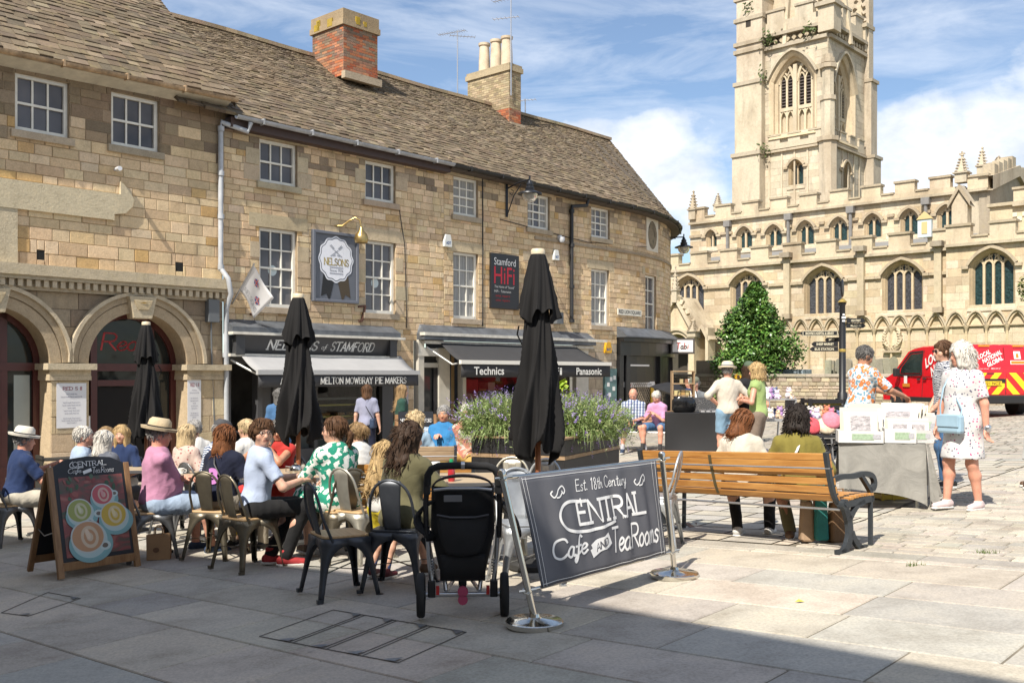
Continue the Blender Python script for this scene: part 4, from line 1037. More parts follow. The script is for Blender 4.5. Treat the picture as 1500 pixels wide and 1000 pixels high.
def alarm(px,py,label,h=18,w=14,col=(.66,.67,.64),grp='white burglar alarm boxes'):
 s,z=WF.sz(px,py);ppm=F/WF.pt(s,0).y;hh=h/ppm;ww=w/ppm*1.1
 t=wthing('alarm_box',label,'alarm',s,z-hh/2)
 m=MB();m.wprism(WF,[(s-ww*.5,z-hh/2),(s+ww*.5,z-hh/2),(s+ww*.5,z-hh*.1),(s+ww*.32,z+hh/2),(s-ww*.32,z+hh/2),(s-ww*.5,z-hh*.1)],.02,.10);m.build('cover',mat('alarm_'+('yellow' if col[2]<.3 else 'white'),col,.4),t,world=True,bevel=.01)
 m=MB();decal(m,fit2d(text2d('ADT' if col[2]>.3 else 'INT',1,bold=.03),s-ww*.3,s+ww*.35,z-hh*.3,z-hh*.05),lambda x,y:WF.pt(x,y,.103));m.build('lettering',mat('alarm_blue',(.02,.08,.25),.4),t,world=True)
 if grp:t['group']=grp
alarm(653,353,'white burglar alarm box left of the tall net-curtained window, beside the pie shop boundary')
alarm(812,374,'white burglar alarm box right of the tall parasol top',15,11)
alarm(888,509,'yellow alarm box above the teal notice board',16,14,(.62,.33,.01),None)
m=MB();s,z=WF.sz(813,466);m.wbox(WF,s-.14,s+.16,z-.17,z+.17,.02,.2);m.build('spot',mat('grey_box',(.12,.13,.14),.6));o=bpy.data.objects['spot'];o.name='junction_box';tag(o,'small grey electrical box on the stone by the parasol','box')
m=MB();s,z=WF.sz(818,351);m.lathe([(.0,-.1),(.06,-.09),(.1,-.03),(.1,.06),(0,.06)],14,c=WF.pt(s,z,.12));m.wbox(WF,s-.05,s+.05,z-.02,z+.12,0,.1);tag(m.build('dome_camera',mat('cam_white',(.6,.62,.66),.35),smooth=40),'small white dome camera under the eaves of the corner house','camera')
m=MB();s,z=WF.sz(168,249);m.wbox(WF,s-.02,s+.02,z-.02,z+.02,0,.16);m.tube([WF.pt(s,z,.1),WF.pt(s-.05,z-.02,.32)],.045,10);tag(m.build('wall_camera',mat('cam_white',(.6,.62,.66),.35),smooth=40),'tiny white camera on the wall of the arcaded house','camera')
m=MB();s,z=WF.sz(308,457);m.wbox(WF,s-.13,s+.13,z-.22,z+.26,0,.16);m.tube([WF.pt(s-.03,z-.2,.08),WF.pt(s,z-1.0,.06),WF.pt(s+.1,z-3.4,.06)],.02,6);tag(m.build('lamp_housing',mat('grey_box',(.12,.13,.14),.6),bevel=.03),'dark grey rounded fitting with a cable at the end of the arcade','light fitting')
for px,py,lb in((371,447,'rusty iron tie plate by the leaning white flag'),(529,458,'rusty iron tie plate at the foot of the right pie shop window')):
 s,z=WF.sz(px,py);m=MB();m.bar(WF.pt(s-.12,z+.14,.03),WF.pt(s+.1,z+.17,.03),.05,.05);m.bar(WF.pt(s+.1,z+.17,.03),WF.pt(s,z-.2,.03),.05,.05);m.bar(WF.pt(s,z-.2,.03),WF.pt(s-.1,z-.2,.03),.05,.05)
 tag(m.build('tie_plate',mat('rust',(.10,.045,.03),.85,nz=(20,.3))),lb,'iron bracket')
s,z=WF.sz(339,445);t=wthing('shop_flag','white flag with two small red and blue crosses on a leaning wall pole','flag',s,z)
pA=WF.pt(s,z,.02);pB=WF.pt(WF.s_of(372,.85),WF.z_of(372,387,.85),.85)
m=MB();m.tube([pA,pB],.016,8);m.lathe([(0,-.02),(.03,0),(0,.03)],8,c=pB);m.build('pole',mat('steel',(.45,.45,.46),.35,.9),t,world=True,smooth=60)
m=MB();rows=[];dr_=(pB-pA).normalized();fx=Vector((FD.x,FD.y,0))*.42+Vector((0,0,-.50))
def flg(u,v):
 return pA.lerp(pB,.36+.62*u)+fx*v*(.95+.15*u)+Vector((FD.y,-FD.x,0))*(.07*math.sin(v*5+u*2.5)*v)+Vector((0,0,-.12*v*v))
m.grid([[flg(u/10,v/14)for v in range(15)]for u in range(11)]);m.build('cloth',mat('flag_white',(.74,.74,.76),.8),t,world=True,smooth=180,solid=.006)
m=MB();nf=Vector((FD.y,-FD.x,-.2)).normalized()*.010
for cu,cv in((.72,.38),(.42,.72)):
 for c,ls in(((.03,.05,.25),[[(-1,0),(1,0)]]),):
  m.add([flg(cu+.10*math.cos(a),cv+.12*math.sin(a))+nf for a in[i*.5236 for i in range(12)]],[tuple(range(12))],col=(.04,.06,.28))
 v_,f_=ribbon([[(-.12,0),(.12,0)],[(0,-.12),(0,.12)]],.055);m.add([flg(cu+x,cv+y)+nf*1.5 for x,y in v_],f_,col=(.65,.65,.68))
 v_,f_=ribbon([[(-.12,0),(.12,0)],[(0,-.12),(0,.12)]],.03);m.add([flg(cu+x,cv+y)+nf*2 for x,y in v_],f_,col=(.5,.02,.03))
v_,f_=fit2d(stroke2d('NELSONS',.1),0,.78,0,.16);m.add([flg(.10+y,.12+x)+nf*1.2 for x,y in v_],f_,col=(.35,.36,.38))
m.build('print',mat('rosette_paint',attr=True,rough=.5),t,world=True)
def lantern(W,px0,py0,px1,py1,label,o1):
 s,z=W.sz(px0,py0);t=thing('wall_lantern',label,'street lamp',W.pt(s,z,0));B=mat('lamp_black',(.018,.02,.026),.4,.3)
 s1=W.s_of(px1,o1);z1=W.z_of(px1,py1,o1);e=W.pt(s1,z1,o1);a=W.pt(s,z+.45,.05);n=W.fr(s)[2]
 m=MB();m.bar(W.pt(s,z-.35,.04),W.pt(s,z+.6,.04),.07,.07);m.tube([a,a.lerp(e,.5)+Vector((0,0,.08)),e+Vector((0,0,.1))],.024,8);m.tube([W.pt(s,z-.3,.05),a.lerp(e,.3)+Vector((0,0,-.25)),a.lerp(e,.62)+Vector((0,0,.02))],.016,8)
 m.tube([a.lerp(e,.12)+Vector((0,0,-.15)),a.lerp(e,.22)+Vector((0,0,-.22)),a.lerp(e,.3)+Vector((0,0,-.12)),a.lerp(e,.2)+Vector((0,0,-.06))],.012,6);m.build('bracket',B,t,world=True,smooth=50)
 m=MB();m.lathe([(.0,.2),(.025,.18),(.02,.08),(.05,.05),(.06,0),(.1,-.04),(.09,-.1),(.13,-.13),(.12,-.2),(.33,-.28),(.34,-.31),(.30,-.30),(.16,-.26)],20,c=e);m.build('hood',B,t,world=True,smooth=40)
 m=MB();m.lathe([(.22,-.30),(.2,-.42),(.13,-.5),(.0,-.53)],18,c=e);m.build('globe',mat('lamp_glass',(.5,.5,.48),.1,trans=.6),t,world=True,smooth=60)
lantern(WF,741,300,776,268,'black wall lantern on a long bracket, over the corner house front',1.15)
m=MB();s=SE-RR*.55
lw=Wall(WF.pt(S1+RR*.55,0)[:2],WF.fr(S1+RR*.55)[1])
def lantern2():
 p=WF.pt(S1+RR*.50,0);W=Wall((p.x,p.y),(.3,.95));Y=p.y
 t=thing('wall_lantern','black wall lantern sticking out past the rounded corner toward the church','street lamp',Vector((p.x,p.y,pz(350,Y))));B=mat('lamp_black',(.018,.02,.026),.4,.3)
 a=Vector((p.x-.1,p.y,pz(348,Y)));e=Vector(((1001-CX)/F*Y,Y-.1,pz(351,Y)))
 m=MB();m.tube([a,e+Vector((0,0,.08))],.022,8);m.bar(a+Vector((0,0,-.3)),a+Vector((0,0,.2)),.06,.06);m.build('bracket',B,t,world=True)
 m=MB();m.lathe([(.0,.2),(.025,.18),(.02,.08),(.05,.05),(.06,0),(.1,-.04),(.09,-.1),(.13,-.13),(.12,-.2),(.33,-.28),(.34,-.31),(.30,-.30),(.16,-.26)],20,c=e);m.build('hood',B,t,world=True,smooth=40)
 m=MB();m.lathe([(.22,-.30),(.2,-.42),(.13,-.5),(.0,-.53)],18,c=e);m.build('globe',mat('lamp_glass',(.5,.5,.48),.1,trans=.6),t,world=True,smooth=60)
lantern2()
s=WF.s_of(976);z=WF.z_of(976,507);p=WF.pt(s,z,.25);t=thing('projecting_sign','small white and red projecting box sign on the black corner shop','sign',p)
m=MB();m.box(p+Vector((.3,-.1,0)),(.85,.2,.55));m.build('case',mat('case_brown',(.06,.05,.045),.5),t,world=True,bevel=.01)
m=MB();m.box(p+Vector((.3,-.207,0)),(.72,.012,.42));m.build('face',mat('face_white',(.7,.68,.66),.4),t,world=True)
m=MB();decal(m,fit2d(stroke2d('Tabi',.16,slant=.1),p.x+.08,p.x+.52,z-.12,z+.12),lambda x,y:Vector((x,p.y-.217,y)));m.build('lettering',mat('sign_red',(.38,.012,.012),.4),t,world=True)
AL=mat('aerial_alu',(.5,.5,.52),.35,.9)
def aerial(p0,h,arms,label):
 t=thing('tv_aerial',label,'aerial',p0);m=MB();m.tube([p0,p0+Vector((0,0,h))],.022,8);m.build('mast',AL,t,world=True)
 m=MB()
 for z,dx,dy,l,n in arms:
  c=p0+Vector((0,0,z));d=Vector((dx,dy,0)).normalized();q=Vector((-d.y,d.x,0));m.tube([c-d*l*.3,c+d*l*.7],.012,6)
  for i in range(n):e=c+d*(l*(-.28+.96*i/max(1,n-1)));m.tube([e-q*.16+Vector((0,0,0)),e+q*.16],.006,5)
 m.build('antenna',AL,t,world=True)
pA=Wc.pt(-.12,ztc-2.3,-2.4);aerial(Wc.pt(-.1,zb2+.6,-2.35),2.9,[(2.85,-1,.5,1.1,12),(2.7,1,.2,.9,8)],'tilted television aerial on a thin mast left of the three pot chimney')
aerial(Wc.pt(.02,zb2+.8,.06),4.3,[(2.6,-1,.3,.9,7),(3.25,-1,.6,1.0,9),(3.5,.5,-.5,.5,3),(4.1,-1,0,.5,6)],'tallest television aerial with several arrays standing against the pot chimney')
aerial(Wall((-5.28,22.5),FD).pt(WF.s_of(771,-4.3),zR(WF.s_of(771,-4.3))-.1,-4.4),.75,[(.7,1,-.3,.55,5)],'short aerial on the ridge right of the pot chimney')
def poster(s0,s1,z0,z1,o,label):
 t=thing('paper_poster',label,'poster',WF.pt((s0+s1)/2,z0,o));m=MB();m.wbox(WF,s0,s1,z0,z1,o,o+.006);m.build('sheet',mat('poster_white',(.66,.66,.68),.7,nz=(3,.06)),t,world=True)
 m=MB();fn=lambda x,y:WF.pt(x,y,o+.009);H_=z1-z0;W_=s1-s0
 decal(m,fit2d(stroke2d('RED S II',.14,serif=.06),s0+W_*.2,s1-W_*.15,z0+H_*.84,z0+H_*.92),fn,col=(.3,.03,.06))
 for i,(y,k)in enumerate([(.74,.4),(.68,.75),(.55,.6),(.49,.65),(.43,.3),(.37,.55),(.31,.5),(.20,.6),(.15,.7),(.10,.35)]):
  decal(m,fit2d(text2d('hand made food and drink all day long'[:max(6,int(34*k))],1),s0+W_*(.5-k*.5)+.01,s0+W_*(.5+k*.5)-.01,z0+H_*y,z0+H_*(y+.034)),fn,col=(.22,.22,.3))
 m.build('lettering',mat('rosette_paint',attr=True,rough=.5),t,world=True)
pc=a2[0]-pil*.5
poster(a2[0]-pil*.86,a2[0]-pil*.08,WF.z_of(80,627),WF.z_of(80,561),.078,'white cafe poster on the stone pier between the two arches')
poster(a2[1]-.02,a2[1]+.29,WF.z_of(274,618),WF.z_of(274,556),.078,'narrow white cafe poster on the pier right of the arch')
m=MB();s,z=WF.sz(131,620);m.wbox(WF,s-.03,s+.2,z-.13,z+.13,-.4,-.39);tag(m.build('sticker',mat('face_white',(.7,.68,.66),.4)),'small white square sticker beside the arch doorway','sticker')
CD=(.742,-.67)
WC=Wall((15.99,48.7),CD);CZG=CZ-.25
CHS=[(.58,.485,.345),(.54,.45,.32),(.61,.525,.39),(.49,.405,.28),(.59,.505,.38),(.53,.43,.295),(.62,.54,.41)]
CHG=[(.50,.44,.34),(.54,.48,.38),(.47,.42,.33),(.57,.51,.40)]
CST=stone_mat('church_ashlar',.5);CTR=stone_mat('church_dressing',.75,.25);CTW=stone_mat('tower_ashlar',.65,.15)
LEADG=glass_mat('leaded_glass',(.012,.020,.022),.22)
def leaded(name,col):
 m,nt,b,tc=base_mat(name)
 n=nd(nt,'ShaderNodeTexNoise',inp={'Scale':14,'Detail':4});lk(nt,tc.outputs['Object'],n.inputs['Vector'])
 lk(nt,ramp(nt,n.outputs[0],[(.3,tuple(x*.5 for x in col)),(.7,tuple(x*1.9 for x in col))]),b.inputs['Base Color']);b.inputs['Roughness'].default_value=.3
 w=nd(nt,'ShaderNodeTexVoronoi',inp={'Scale':7});lk(nt,tc.outputs['Object'],w.inputs['Vector']);bp=nd(nt,'ShaderNodeBump',inp={'Strength':.4,'Distance':.03});lk(nt,w.outputs[0],bp.inputs['Height']);lk(nt,bp.outputs[0],b.inputs['Normal'])
 MATS[name]=m;return m
LG1=leaded('grey_leaded_glass',(.045,.045,.05));LG2=leaded('green_leaded_glass',(.012,.03,.03))
ch=thing('stone_church','medieval pale stone church with battlements, pointed traceried windows and a west tower','church',WC.pt(0,CZG))
def battle(mb,W,s0,s1,z0,h,mer,gap,o0=-.35,o1=.06,cop=.11):
 mb.wbox(W,s0,s1,z0-.25,z0,o0,o1,col=(.54,.46,.34));s=s0
 mb.wbox(W,s0,s1,z0-.38,z0-.25,o0,o1+.16,col=(.46,.40,.3))
 while s<s1-.1:
  e=min(s+mer,s1);mb.wbox(W,s,e,z0,z0+h,o0,o1,col=jit((.56,.48,.35),.08))
  mb.wbox(W,s-.05,e+.05,z0+h,z0+h+cop,o0-.06,o1+.07,col=(.40,.34,.25))
  if e+gap<s1:mb.wbox(W,e+.052,e+gap-.052,z0,z0+cop*.8,o0-.05,o1+.06,col=(.42,.36,.26))
  s=e+gap
def gothic(W,s0,s1,z0,zs,za,nl,par,glass,hood=True,kind='four',sill=True,dep=.35,wdt=.1):
 """pointed window: splayed reveal, hood mould, mullions, tracery, leaded glass"""
 ar=arch2d(s0,s1,zs,za,kind,10);c=(s0+s1)/2
 m=MB()
 prof=[(0,-dep),(.10,-.12),(.12,-.12),(.2,.012)]
 out=[[(x,z0)for x in(s0,)]+[]]
 full=lambda d:off2d([(s0,z0)]+ar+[(s1,z0)],d)
 def fo(d):
  p=off2d(ar,d);return[(p[0][0],z0)]+p+[(p[-1][0],z0)]
 rows=[[W.pt(*q,o)for q in fo(d-.2)]for d,o in prof]
 m.grid(rows,col=(.52,.41,.27))
 if hood:
  a,b=off2d(ar,.02),off2d(ar,.15);wband(m,W,a,b,0,.16,col=(.44,.37,.27))
  for q,sg in((ar[0],-1),(ar[-1],1)):m.wbox(W,q[0]+(.02 if sg>0 else-.3),q[0]+(.3 if sg>0 else-.02),q[1]-.12,q[1]+.02,0,.15,col=(.44,.37,.27))
 if sill:m.hexa([W.pt(s0-.1,z0-.28,-.02),W.pt(s0-.1,z0-.28,.06),W.pt(s1+.1,z0-.28,.06),W.pt(s1+.1,z0-.28,-.02),W.pt(s0-.05,z0+.02,-dep),W.pt(s0-.05,z0-.16,.05),W.pt(s1+.05,z0-.16,.05),W.pt(s1+.05,z0+.02,-dep)],col=(.52,.46,.36))
 i0,i1=s0+.16,s1-.16;lw=(i1-i0)/nl;od,oe=-dep+.02,-dep+.16
 def ztop(x):
  for a,b in zip(ar[:-1],ar[1:]):
   if a[0]<=x<=b[0]:return a[1]+(b[1]-a[1])*(x-a[0])/max(1e-6,b[0]-a[0])
  return zs
 zl=zs+(za-zs)*.12
 for i in range(1,nl):x=i0+lw*i;m.wbox(W,x-wdt*.5,x+wdt*.5,z0,min(ztop(x)-.1,zl),od,oe,col=(.56,.45,.31))
 for i in range(nl):
  p=i0+lw*i;la=arch2d(p+wdt*.4,p+lw-wdt*.4,zl-lw*.35,zl+lw*.25,'round',5)
  wband(m,W,la,off2d(la,wdt*.9),od,oe-.02,col=(.56,.46,.32))
  if zl+lw*.3<ztop(p+lw*.5)-.1:
   m.bar(W.pt(p+lw*.5,zl+lw*.3,oe-.06),W.pt(p+lw*.5,ztop(p+lw*.5)-.05,oe-.06),wdt*.6,.1,col=(.54,.44,.31))
 for k in range(1,nl):
  x=i0+lw*k;L=ztop(x)-zl
  if L>.25:
   for sg in(-1,1):
    xx=clamp(x+sg*lw*.9,i0+.1,i1-.1);m.tube([W.pt(x,zl-.05,oe-.06),W.pt(x+sg*lw*.22,zl+L*.45,oe-.06),W.pt(xx,min(zl+L*.8,ztop(xx)-.05),oe-.06)],wdt*.33,5,col=(.54,.44,.31))
 w_=m.build('window',CTR,par,world=True)
 g=MB();g.wprism(W,[(s0,z0)]+ar+[(s1,z0)],-dep-.05,-dep+.04);g.build('pane',glass,w_,world=True)
 return ar
def arch_hole(mb,W,s0,s1,zs,za,o,col,kind='four'):spandrel(mb,W,arch2d(s0,s1,zs,za,kind,10),za,o,col=col)
zA_=WC.z_of(1190,372)
sw_,se_=WC.s_of(972),WC.s_of(1388)
AW=[]
for x0,x1,ya,yb in((988,1031,404,470),(1070,1118,397,463),(1178,1234,390,460),(1292,1352,381,455)):
 s0,s1=WC.s_of(x0),WC.s_of(x1);z0=WC.z_of(x0,yb);za=WC.z_of((x0+x1)/2,ya);AW.append((s0,s1,z0,za-(s1-s0)*.36,za))
m=MB();ops=[(a[0],a[1],a[2],a[4])for a in AW]
zarc=WC.z_of(1300,470)
stones(m,WC,sw_,se_,CZG,zA_-.3,ops,CHS,(.30,.42),(.6,1.2),gap=.006,relief=.006,jitter=.09)
backing(m,WC,sw_,se_,CZG,zA_-.3,ops,-.004,col=(.45,.37,.25),depth=.0)
for a in AW:arch_hole(m,WC,a[0],a[1],a[3],a[4],.004,(.58,.47,.31))
m.wbox(WC,sw_,se_,CZG,zA_-.3,-4.4,-.6,col=(.4,.35,.25))
m.build('aisle_wall',CST,ch,world=True)
for a in AW:gothic(WC,*a[:3],a[3],a[4],4,ch,LG1)
m=MB();battle(m,WC,sw_,se_,zA_,.55,1.0,.8);m.build('aisle_parapet',CTR,ch,world=True)
WK=Wall(WC.pt(0,0,.5)[:2],CD);k0,k1=WK.s_of(1386),WK.s_of(1640);zK=WK.z_of(1450,345)
x0,x1=WK.s_of(1420),WK.s_of(1487);zk0=WK.z_of(1420,447);zka=WK.z_of(1452,364);op=[(x0,x1,zk0,zka)]
m=MB();stones(m,WK,k0,k1,CZG,zK-.3,op,CHS,(.30,.42),(.6,1.2),gap=.006,relief=.006,jitter=.09);backing(m,WK,k0,k1,CZG,zK-.3,op,-.004,col=(.45,.37,.25),depth=0)
arch_hole(m,WK,x0,x1,zka-(x1-x0)*.38,zka,.004,(.58,.47,.31));m.wbox(WK,k0,k0+.01,CZG,zK,-1.,0,col=(.5,.42,.3));m.wbox(WK,k0+.02,k1,CZG,zK-.3,-5,-.8,col=(.4,.35,.25));m.build('chapel_wall',CST,ch,world=True)
gothic(WK,x0,x1,zk0,zka-(x1-x0)*.38,zka,4,ch,LG2)
m=MB();battle(m,WK,k0,k1,zK,.52,1.05,.8);m.build('chapel_parapet',CTR,ch,world=True)
m=MB();zst=WC.z_of(1260,388)
for i in range(len(AW)+1):
 a=sw_ if i==0 else AW[i-1][1]+.32;b=se_ if i==len(AW)else AW[i][0]-.32
 m.wbox(WC,a,b,AW[min(i,3)][3]-.12,AW[min(i,3)][3]+.03,0,.13,col=(.45,.38,.27))
m.wbox(WC,sw_,se_,CZG,CZG+.55,0,.16,col=(.55,.47,.35));m.wbox(WK,k0,k1,CZG,CZG+.55,0,.16,col=(.55,.47,.35));m.build('plinth',CST,ch,world=True)
m=MB()
for px,y0,y1 in((1155,460,378),(1263,455,369),(1376,450,362)):
 s=WC.s_of(px);z0,z1=WC.z_of(px,y0),WC.z_of(px,y1)
 m.wbox(WC,s-.16,s+.16,z0,z1,0,.25,col=(.5,.43,.31));m.wbox(WC,s-.26,s+.26,z1,z1+.25,0,.5,col=(.33,.29,.23));m.wbox(WC,s-.2,s+.22,z0-.25,z0,0,.34,col=(.36,.3,.22))
m.each('buttress_shaft',CTR,ch,3,world=True)
m=MB();sp=.78;zcap=WC.z_of(1300,482);W_=WC
for Wx,a,b in((WC,WC.s_of(1120),se_-.05),(WK,k0+.05,k1)):
 zz=zcap if Wx is WC else zcap;n=int((b-a)/sp);d=(b-a)/n
 for i in range(n+1):
  s=a+d*i;p=Wx.pt(s,0,.11)
  m.tube([Wx.pt(s,CZG+.5,.11),Wx.pt(s,zz-.1,.11)],.055,6,col=(.58,.47,.31));m.lathe([(.06,-.22),(.07,-.14),(.12,-.05),(.13,.03),(.0,.03)],8,c=(p.x,p.y,zz),col=(.5,.41,.28))
  if i<n:
   ar=arch2d(s+.10,s+d-.10,zz,zz+.52,'point',6)
   wband(m,Wx,ar,off2d(ar,.10),0,.14,col=(.55,.45,.31));wband(m,Wx,off2d(ar,.10),off2d(ar,.17),0,.22,col=(.50,.43,.32))
 m.wbox(Wx,a,b,zz-.01,zz+.05,0,.10,col=(.52,.43,.3))
m.build('blind_arcade',CTR,ch,world=True,smooth=40)
WL=Wall(WC.pt(0,0,-4.5)[:2],CD);zL_=WL.z_of(1200,298);l0,l1=WL.s_of(1011),WL.s_of(1338)
CW=[]
for x0,x1,ya,yb in((1035,1050,337,362),(1080,1102,332,364),(1122,1146,329,361),(1168,1193,323,359),(1216,1242,318,354),(1266,1292,313,349),(1319,1346,306,345),(1373,1400,300,340)):
 s0,s1=WL.s_of(x0),WL.s_of(x1);za=WL.z_of((x0+x1)/2,ya);CW.append((s0,s1,WL.z_of(x0,yb),za-(s1-s0)*.45,za))
l1=CW[-1][1]+.4
m=MB();ops=[(a[0],a[1],a[2],a[4])for a in CW]
stones(m,WL,l0,l1,zA_-1.5,zL_-.3,ops,CHS,(.28,.36),(.5,1.0),gap=.006,relief=.006,jitter=.08);backing(m,WL,l0,l1,zA_-1.5,zL_-.3,ops,-.004,col=(.45,.37,.25),depth=0)
for a in CW:arch_hole(m,WL,a[0],a[1],a[3],a[4],.004,(.58,.47,.31))
m.wbox(WL,l0,l1+.1,zA_-2,zL_,-5,-.6,col=(.42,.36,.26));m.build('clerestory_wall',CST,ch,world=True)
for a in CW:gothic(WL,*a[:3],a[3],a[4],2,ch,LG2,dep=.28,wdt=.11)
m=MB();s=l0
battle(m,WL,l0,l1,zL_,.52,1.0,.75);m.build('clerestory_parapet',CTR,ch,world=True)
m=MB()
for i in range(len(CW)+1):
 a=l0 if i==0 else CW[i-1][1]+.3;b=l1 if i==len(CW)else CW[i][0]-.3
 m.wbox(WL,a,b,CW[0][3]-.05,CW[0][3]+.1,0,.12,col=(.4,.33,.24))
m.build('string_course',CTR,ch,world=True)
m=MB()
for px in(1068,1157,1248,1358):
 s=WL.s_of(px);m.tube([WL.pt(s,zL_-.45,.2),WL.pt(s,zA_-.3,.2)],.09,7);m.wbox(WL,s-.2,s+.2,zL_-.75,zL_-.4,.02,.34)
m.each('rain_pipe',mat('lead_pipe',(.20,.19,.18),.6,nz=(4,.2)),ch,2,world=True)
m=MB();m.add([WC.pt(sw_,zA_-.1,-.3),WC.pt(se_,zA_-.1,-.3),WC.pt(se_,zA_+.9,-4.5),WC.pt(sw_,zA_+.9,-4.5)],[(0,1,2,3)]);m.build('aisle_roof',mat('lead_roof',(.2,.2,.2),.7),ch,world=True)
def pinnacle(mb,p,w,h,croc=True,cross=False):
 mb.box(p+Vector((0,0,h*.16)),(w,w,h*.32),rot=(0,0,.83),col=(.50,.44,.34));mb.box(p+Vector((0,0,h*.33)),(w*1.3,w*1.3,h*.05),rot=(0,0,.83),col=(.42,.37,.29))
 mb.lathe([(w*.52,h*.34),(w*.3,h*.62),(w*.1,h*.9),(w*.2,h*.93),(w*.06,h*.97),(0,h)],4,c=p,col=(.50,.44,.34))
 for k in range(5):
  f=.4+k*.1;r=w*(.62-.85*(f-.34))
  for a in range(4):mb.box(p+Vector((math.cos(a*1.571)*r,math.sin(a*1.571)*r,h*f)),(w*.2,w*.2,h*.04),rot=(.3,.3,a),col=(.44,.38,.3))
 if cross:mb.box(p+Vector((0,0,h*.99)),(w*.5,w*.12,h*.05),rot=(0,0,-.73),col=(.46,.4,.3));mb.box(p+Vector((0,0,h*1.01)),(w*.14,w*.12,h*.12),col=(.46,.4,.3))
m=MB()
def pin(W,px,py0,py1,w,**k):
 s=W.s_of(px);z0,z1=W.z_of(px,py0),W.z_of(px,py1);pinnacle(m,W.pt(s,z0,.0),w,z1-z0,**k)
pin(WL,1409.5,268,225,.55,cross=True)
WG=Wall(WL.pt(0,0,-2)[:2],CD)
pin(WG,1439,258,214,.42);pin(Wall(WL.pt(0,0,-6)[:2],CD),1463,243,228,.4);pin(Wall(WL.pt(0,0,-8)[:2],CD),1481,285,250,.42);pin(WL,1016,322,278,.45);pin(Wall(WL.pt(0,0,-5)[:2],CD),1052,310,282,.45)
m.build('pinnacle',CTR,ch,world=True)
m=MB();s0,s1=WC.s_of(1394,-1),WC.s_of(1417,-1);WT_=Wall(WC.pt(0,0,-1)[:2],CD);zb_=WT_.z_of(1400,330);ze=WT_.z_of(1389,302);zp=WT_.z_of(1405,278)
m.wprism(WT_,[(s0,zb_-1),(s1,zb_-1),(s1,ze),((s0+s1)/2,zp),(s0,ze)],-.6,0,col=(.52,.45,.34))
wband(m,WT_,[(s0-.15,ze-.1),((s0+s1)/2,zp),(s1+.15,ze-.1)],[(s0-.15,ze+.12),((s0+s1)/2,zp+.25),(s1+.15,ze+.12)],-.7,.12,col=(.42,.36,.27))
W2=WG;a,b=WL.s_of(1418),WL.s_of(1446)
m.wbox(WL,WL.s_of(1418),WL.s_of(1447),zA_,WL.z_of(1420,280),-3,-.1,col=(.50,.44,.34));battle(m,WL,WL.s_of(1418),WL.s_of(1448),WL.z_of(1430,270),.35,2.4,.6,o0=-2.5,o1=.1)
GE=Wall(WL.pt(WL.s_of(1450),0,0)[:2],(.67,.742))
zb_=WL.z_of(1450,325);L=8.6;zpk=GE.z_of(1463,246)
m.wprism(GE,[(0,zb_-2),(L,zb_-2),(L,zb_+1.3),(L/2,zpk),(0,zb_+1.6)],-.5,0,col=(.36,.31,.24))
wband(m,GE,[(-.2,zb_+1.5),(L/2,zpk),(L+.2,zb_+1.2)],[(-.2,zb_+2.2),(L/2,zpk+.55),(L+.2,zb_+1.9)],-.5,.2,col=(.46,.40,.31))
for i in range(5):
 f=.12+.17*i;s=L/2*f;z=zb_+1.6+(zpk-zb_-1.6)*f;m.wbox(GE,s-.3,s+.3,z+.4,z+1.1,-.4,.15,col=(.47,.41,.31));m.wbox(GE,L-s-.3,L-s+.3,z+.2,z+.8,-.4,.15,col=(.47,.41,.31))
WB2=Wall(WC.pt(0,0,-3)[:2],CD);q0,q1=WB2.s_of(1450),WB2.s_of(1660);zq=WB2.z_of(1470,302)
m.wbox(WB2,q0,q1,zA_-.5,zq,-3.5,0,col=(.56,.47,.33));m.wbox(WB2,q0-.1,q1,zq,zq+.15,-3,.15,col=(.44,.38,.28));battle(m,WB2,WB2.s_of(1485),q1,zq+.3,.4,1.1,.7)
m.build('east_gable',CTR,ch,world=True)
m=MB()
for i in range(9):s=q0+1+i*.42;z=zq-.55;m.wbox(WB2,s,s+.2,z,z+.2,0,.05);m.wbox(WB2,s+.2,s+.4,z-.2,z,0,.05)
m.build('carved_frieze',mat('pale_frieze',(.66,.58,.45),.9),ch,world=True)
WP=Wall(WC.pt(0,0,2.2)[:2],CD);p0,p1=WP.s_of(972),WP.s_of(1016);pc_=WP.s_of(991);zsp_=WP.z_of(991,515);ztp=WP.z_of(991,489);pe=WP.z_of(980,490);pk=WP.z_of(991,446)
d0,d1=WP.s_of(974),WP.s_of(1012)
m=MB();ar=arch2d(d0,d1,zsp_,ztp,'round',10)
poly_l=[(p0-.5,CZG),(d0,CZG)]+ar+[(d1,CZG),(p1,CZG),(p1,pe),(pc_+.25,pk),(pc_-.25,pk),(p0-.5,pe)]
n=len(poly_l);m.add([WP.pt(a,b,0)for a,b in poly_l],[tuple(range(n))],col=(.60,.50,.35))
wband(m,WP,ar,off2d(ar,.18),-1.2,.1,col=(.62,.53,.38));wband(m,WP,off2d(ar,.18),off2d(ar,.3),0,.2,col=(.52,.45,.33))
gl=[(p0-.6,pe-.2),(pc_,pk+.2),(p1+.25,pe-.35)];wband(m,WP,gl,off2d(gl,.22),-2.,.2,col=(.55,.48,.36))
m.wbox(WP,d1,p1,CZG,pe,-2.2,-.01,col=(.55,.46,.32));m.add([WP.pt(p1,pe,0),WP.pt(pc_,pk,0),WP.pt(pc_,pk,-2.2),WP.pt(p1,pe,-2.2)],[(0,1,2,3)],col=(.45,.39,.3))
for i in range(6):
 f=i/6;q=WP.pt(pc_+(p1-pc_)*f+.15,pk+(pe-pk)*f+.35,0);m.box(q,(.2,.2,.25),rot=(.4,.3,i),col=(.5,.43,.32))
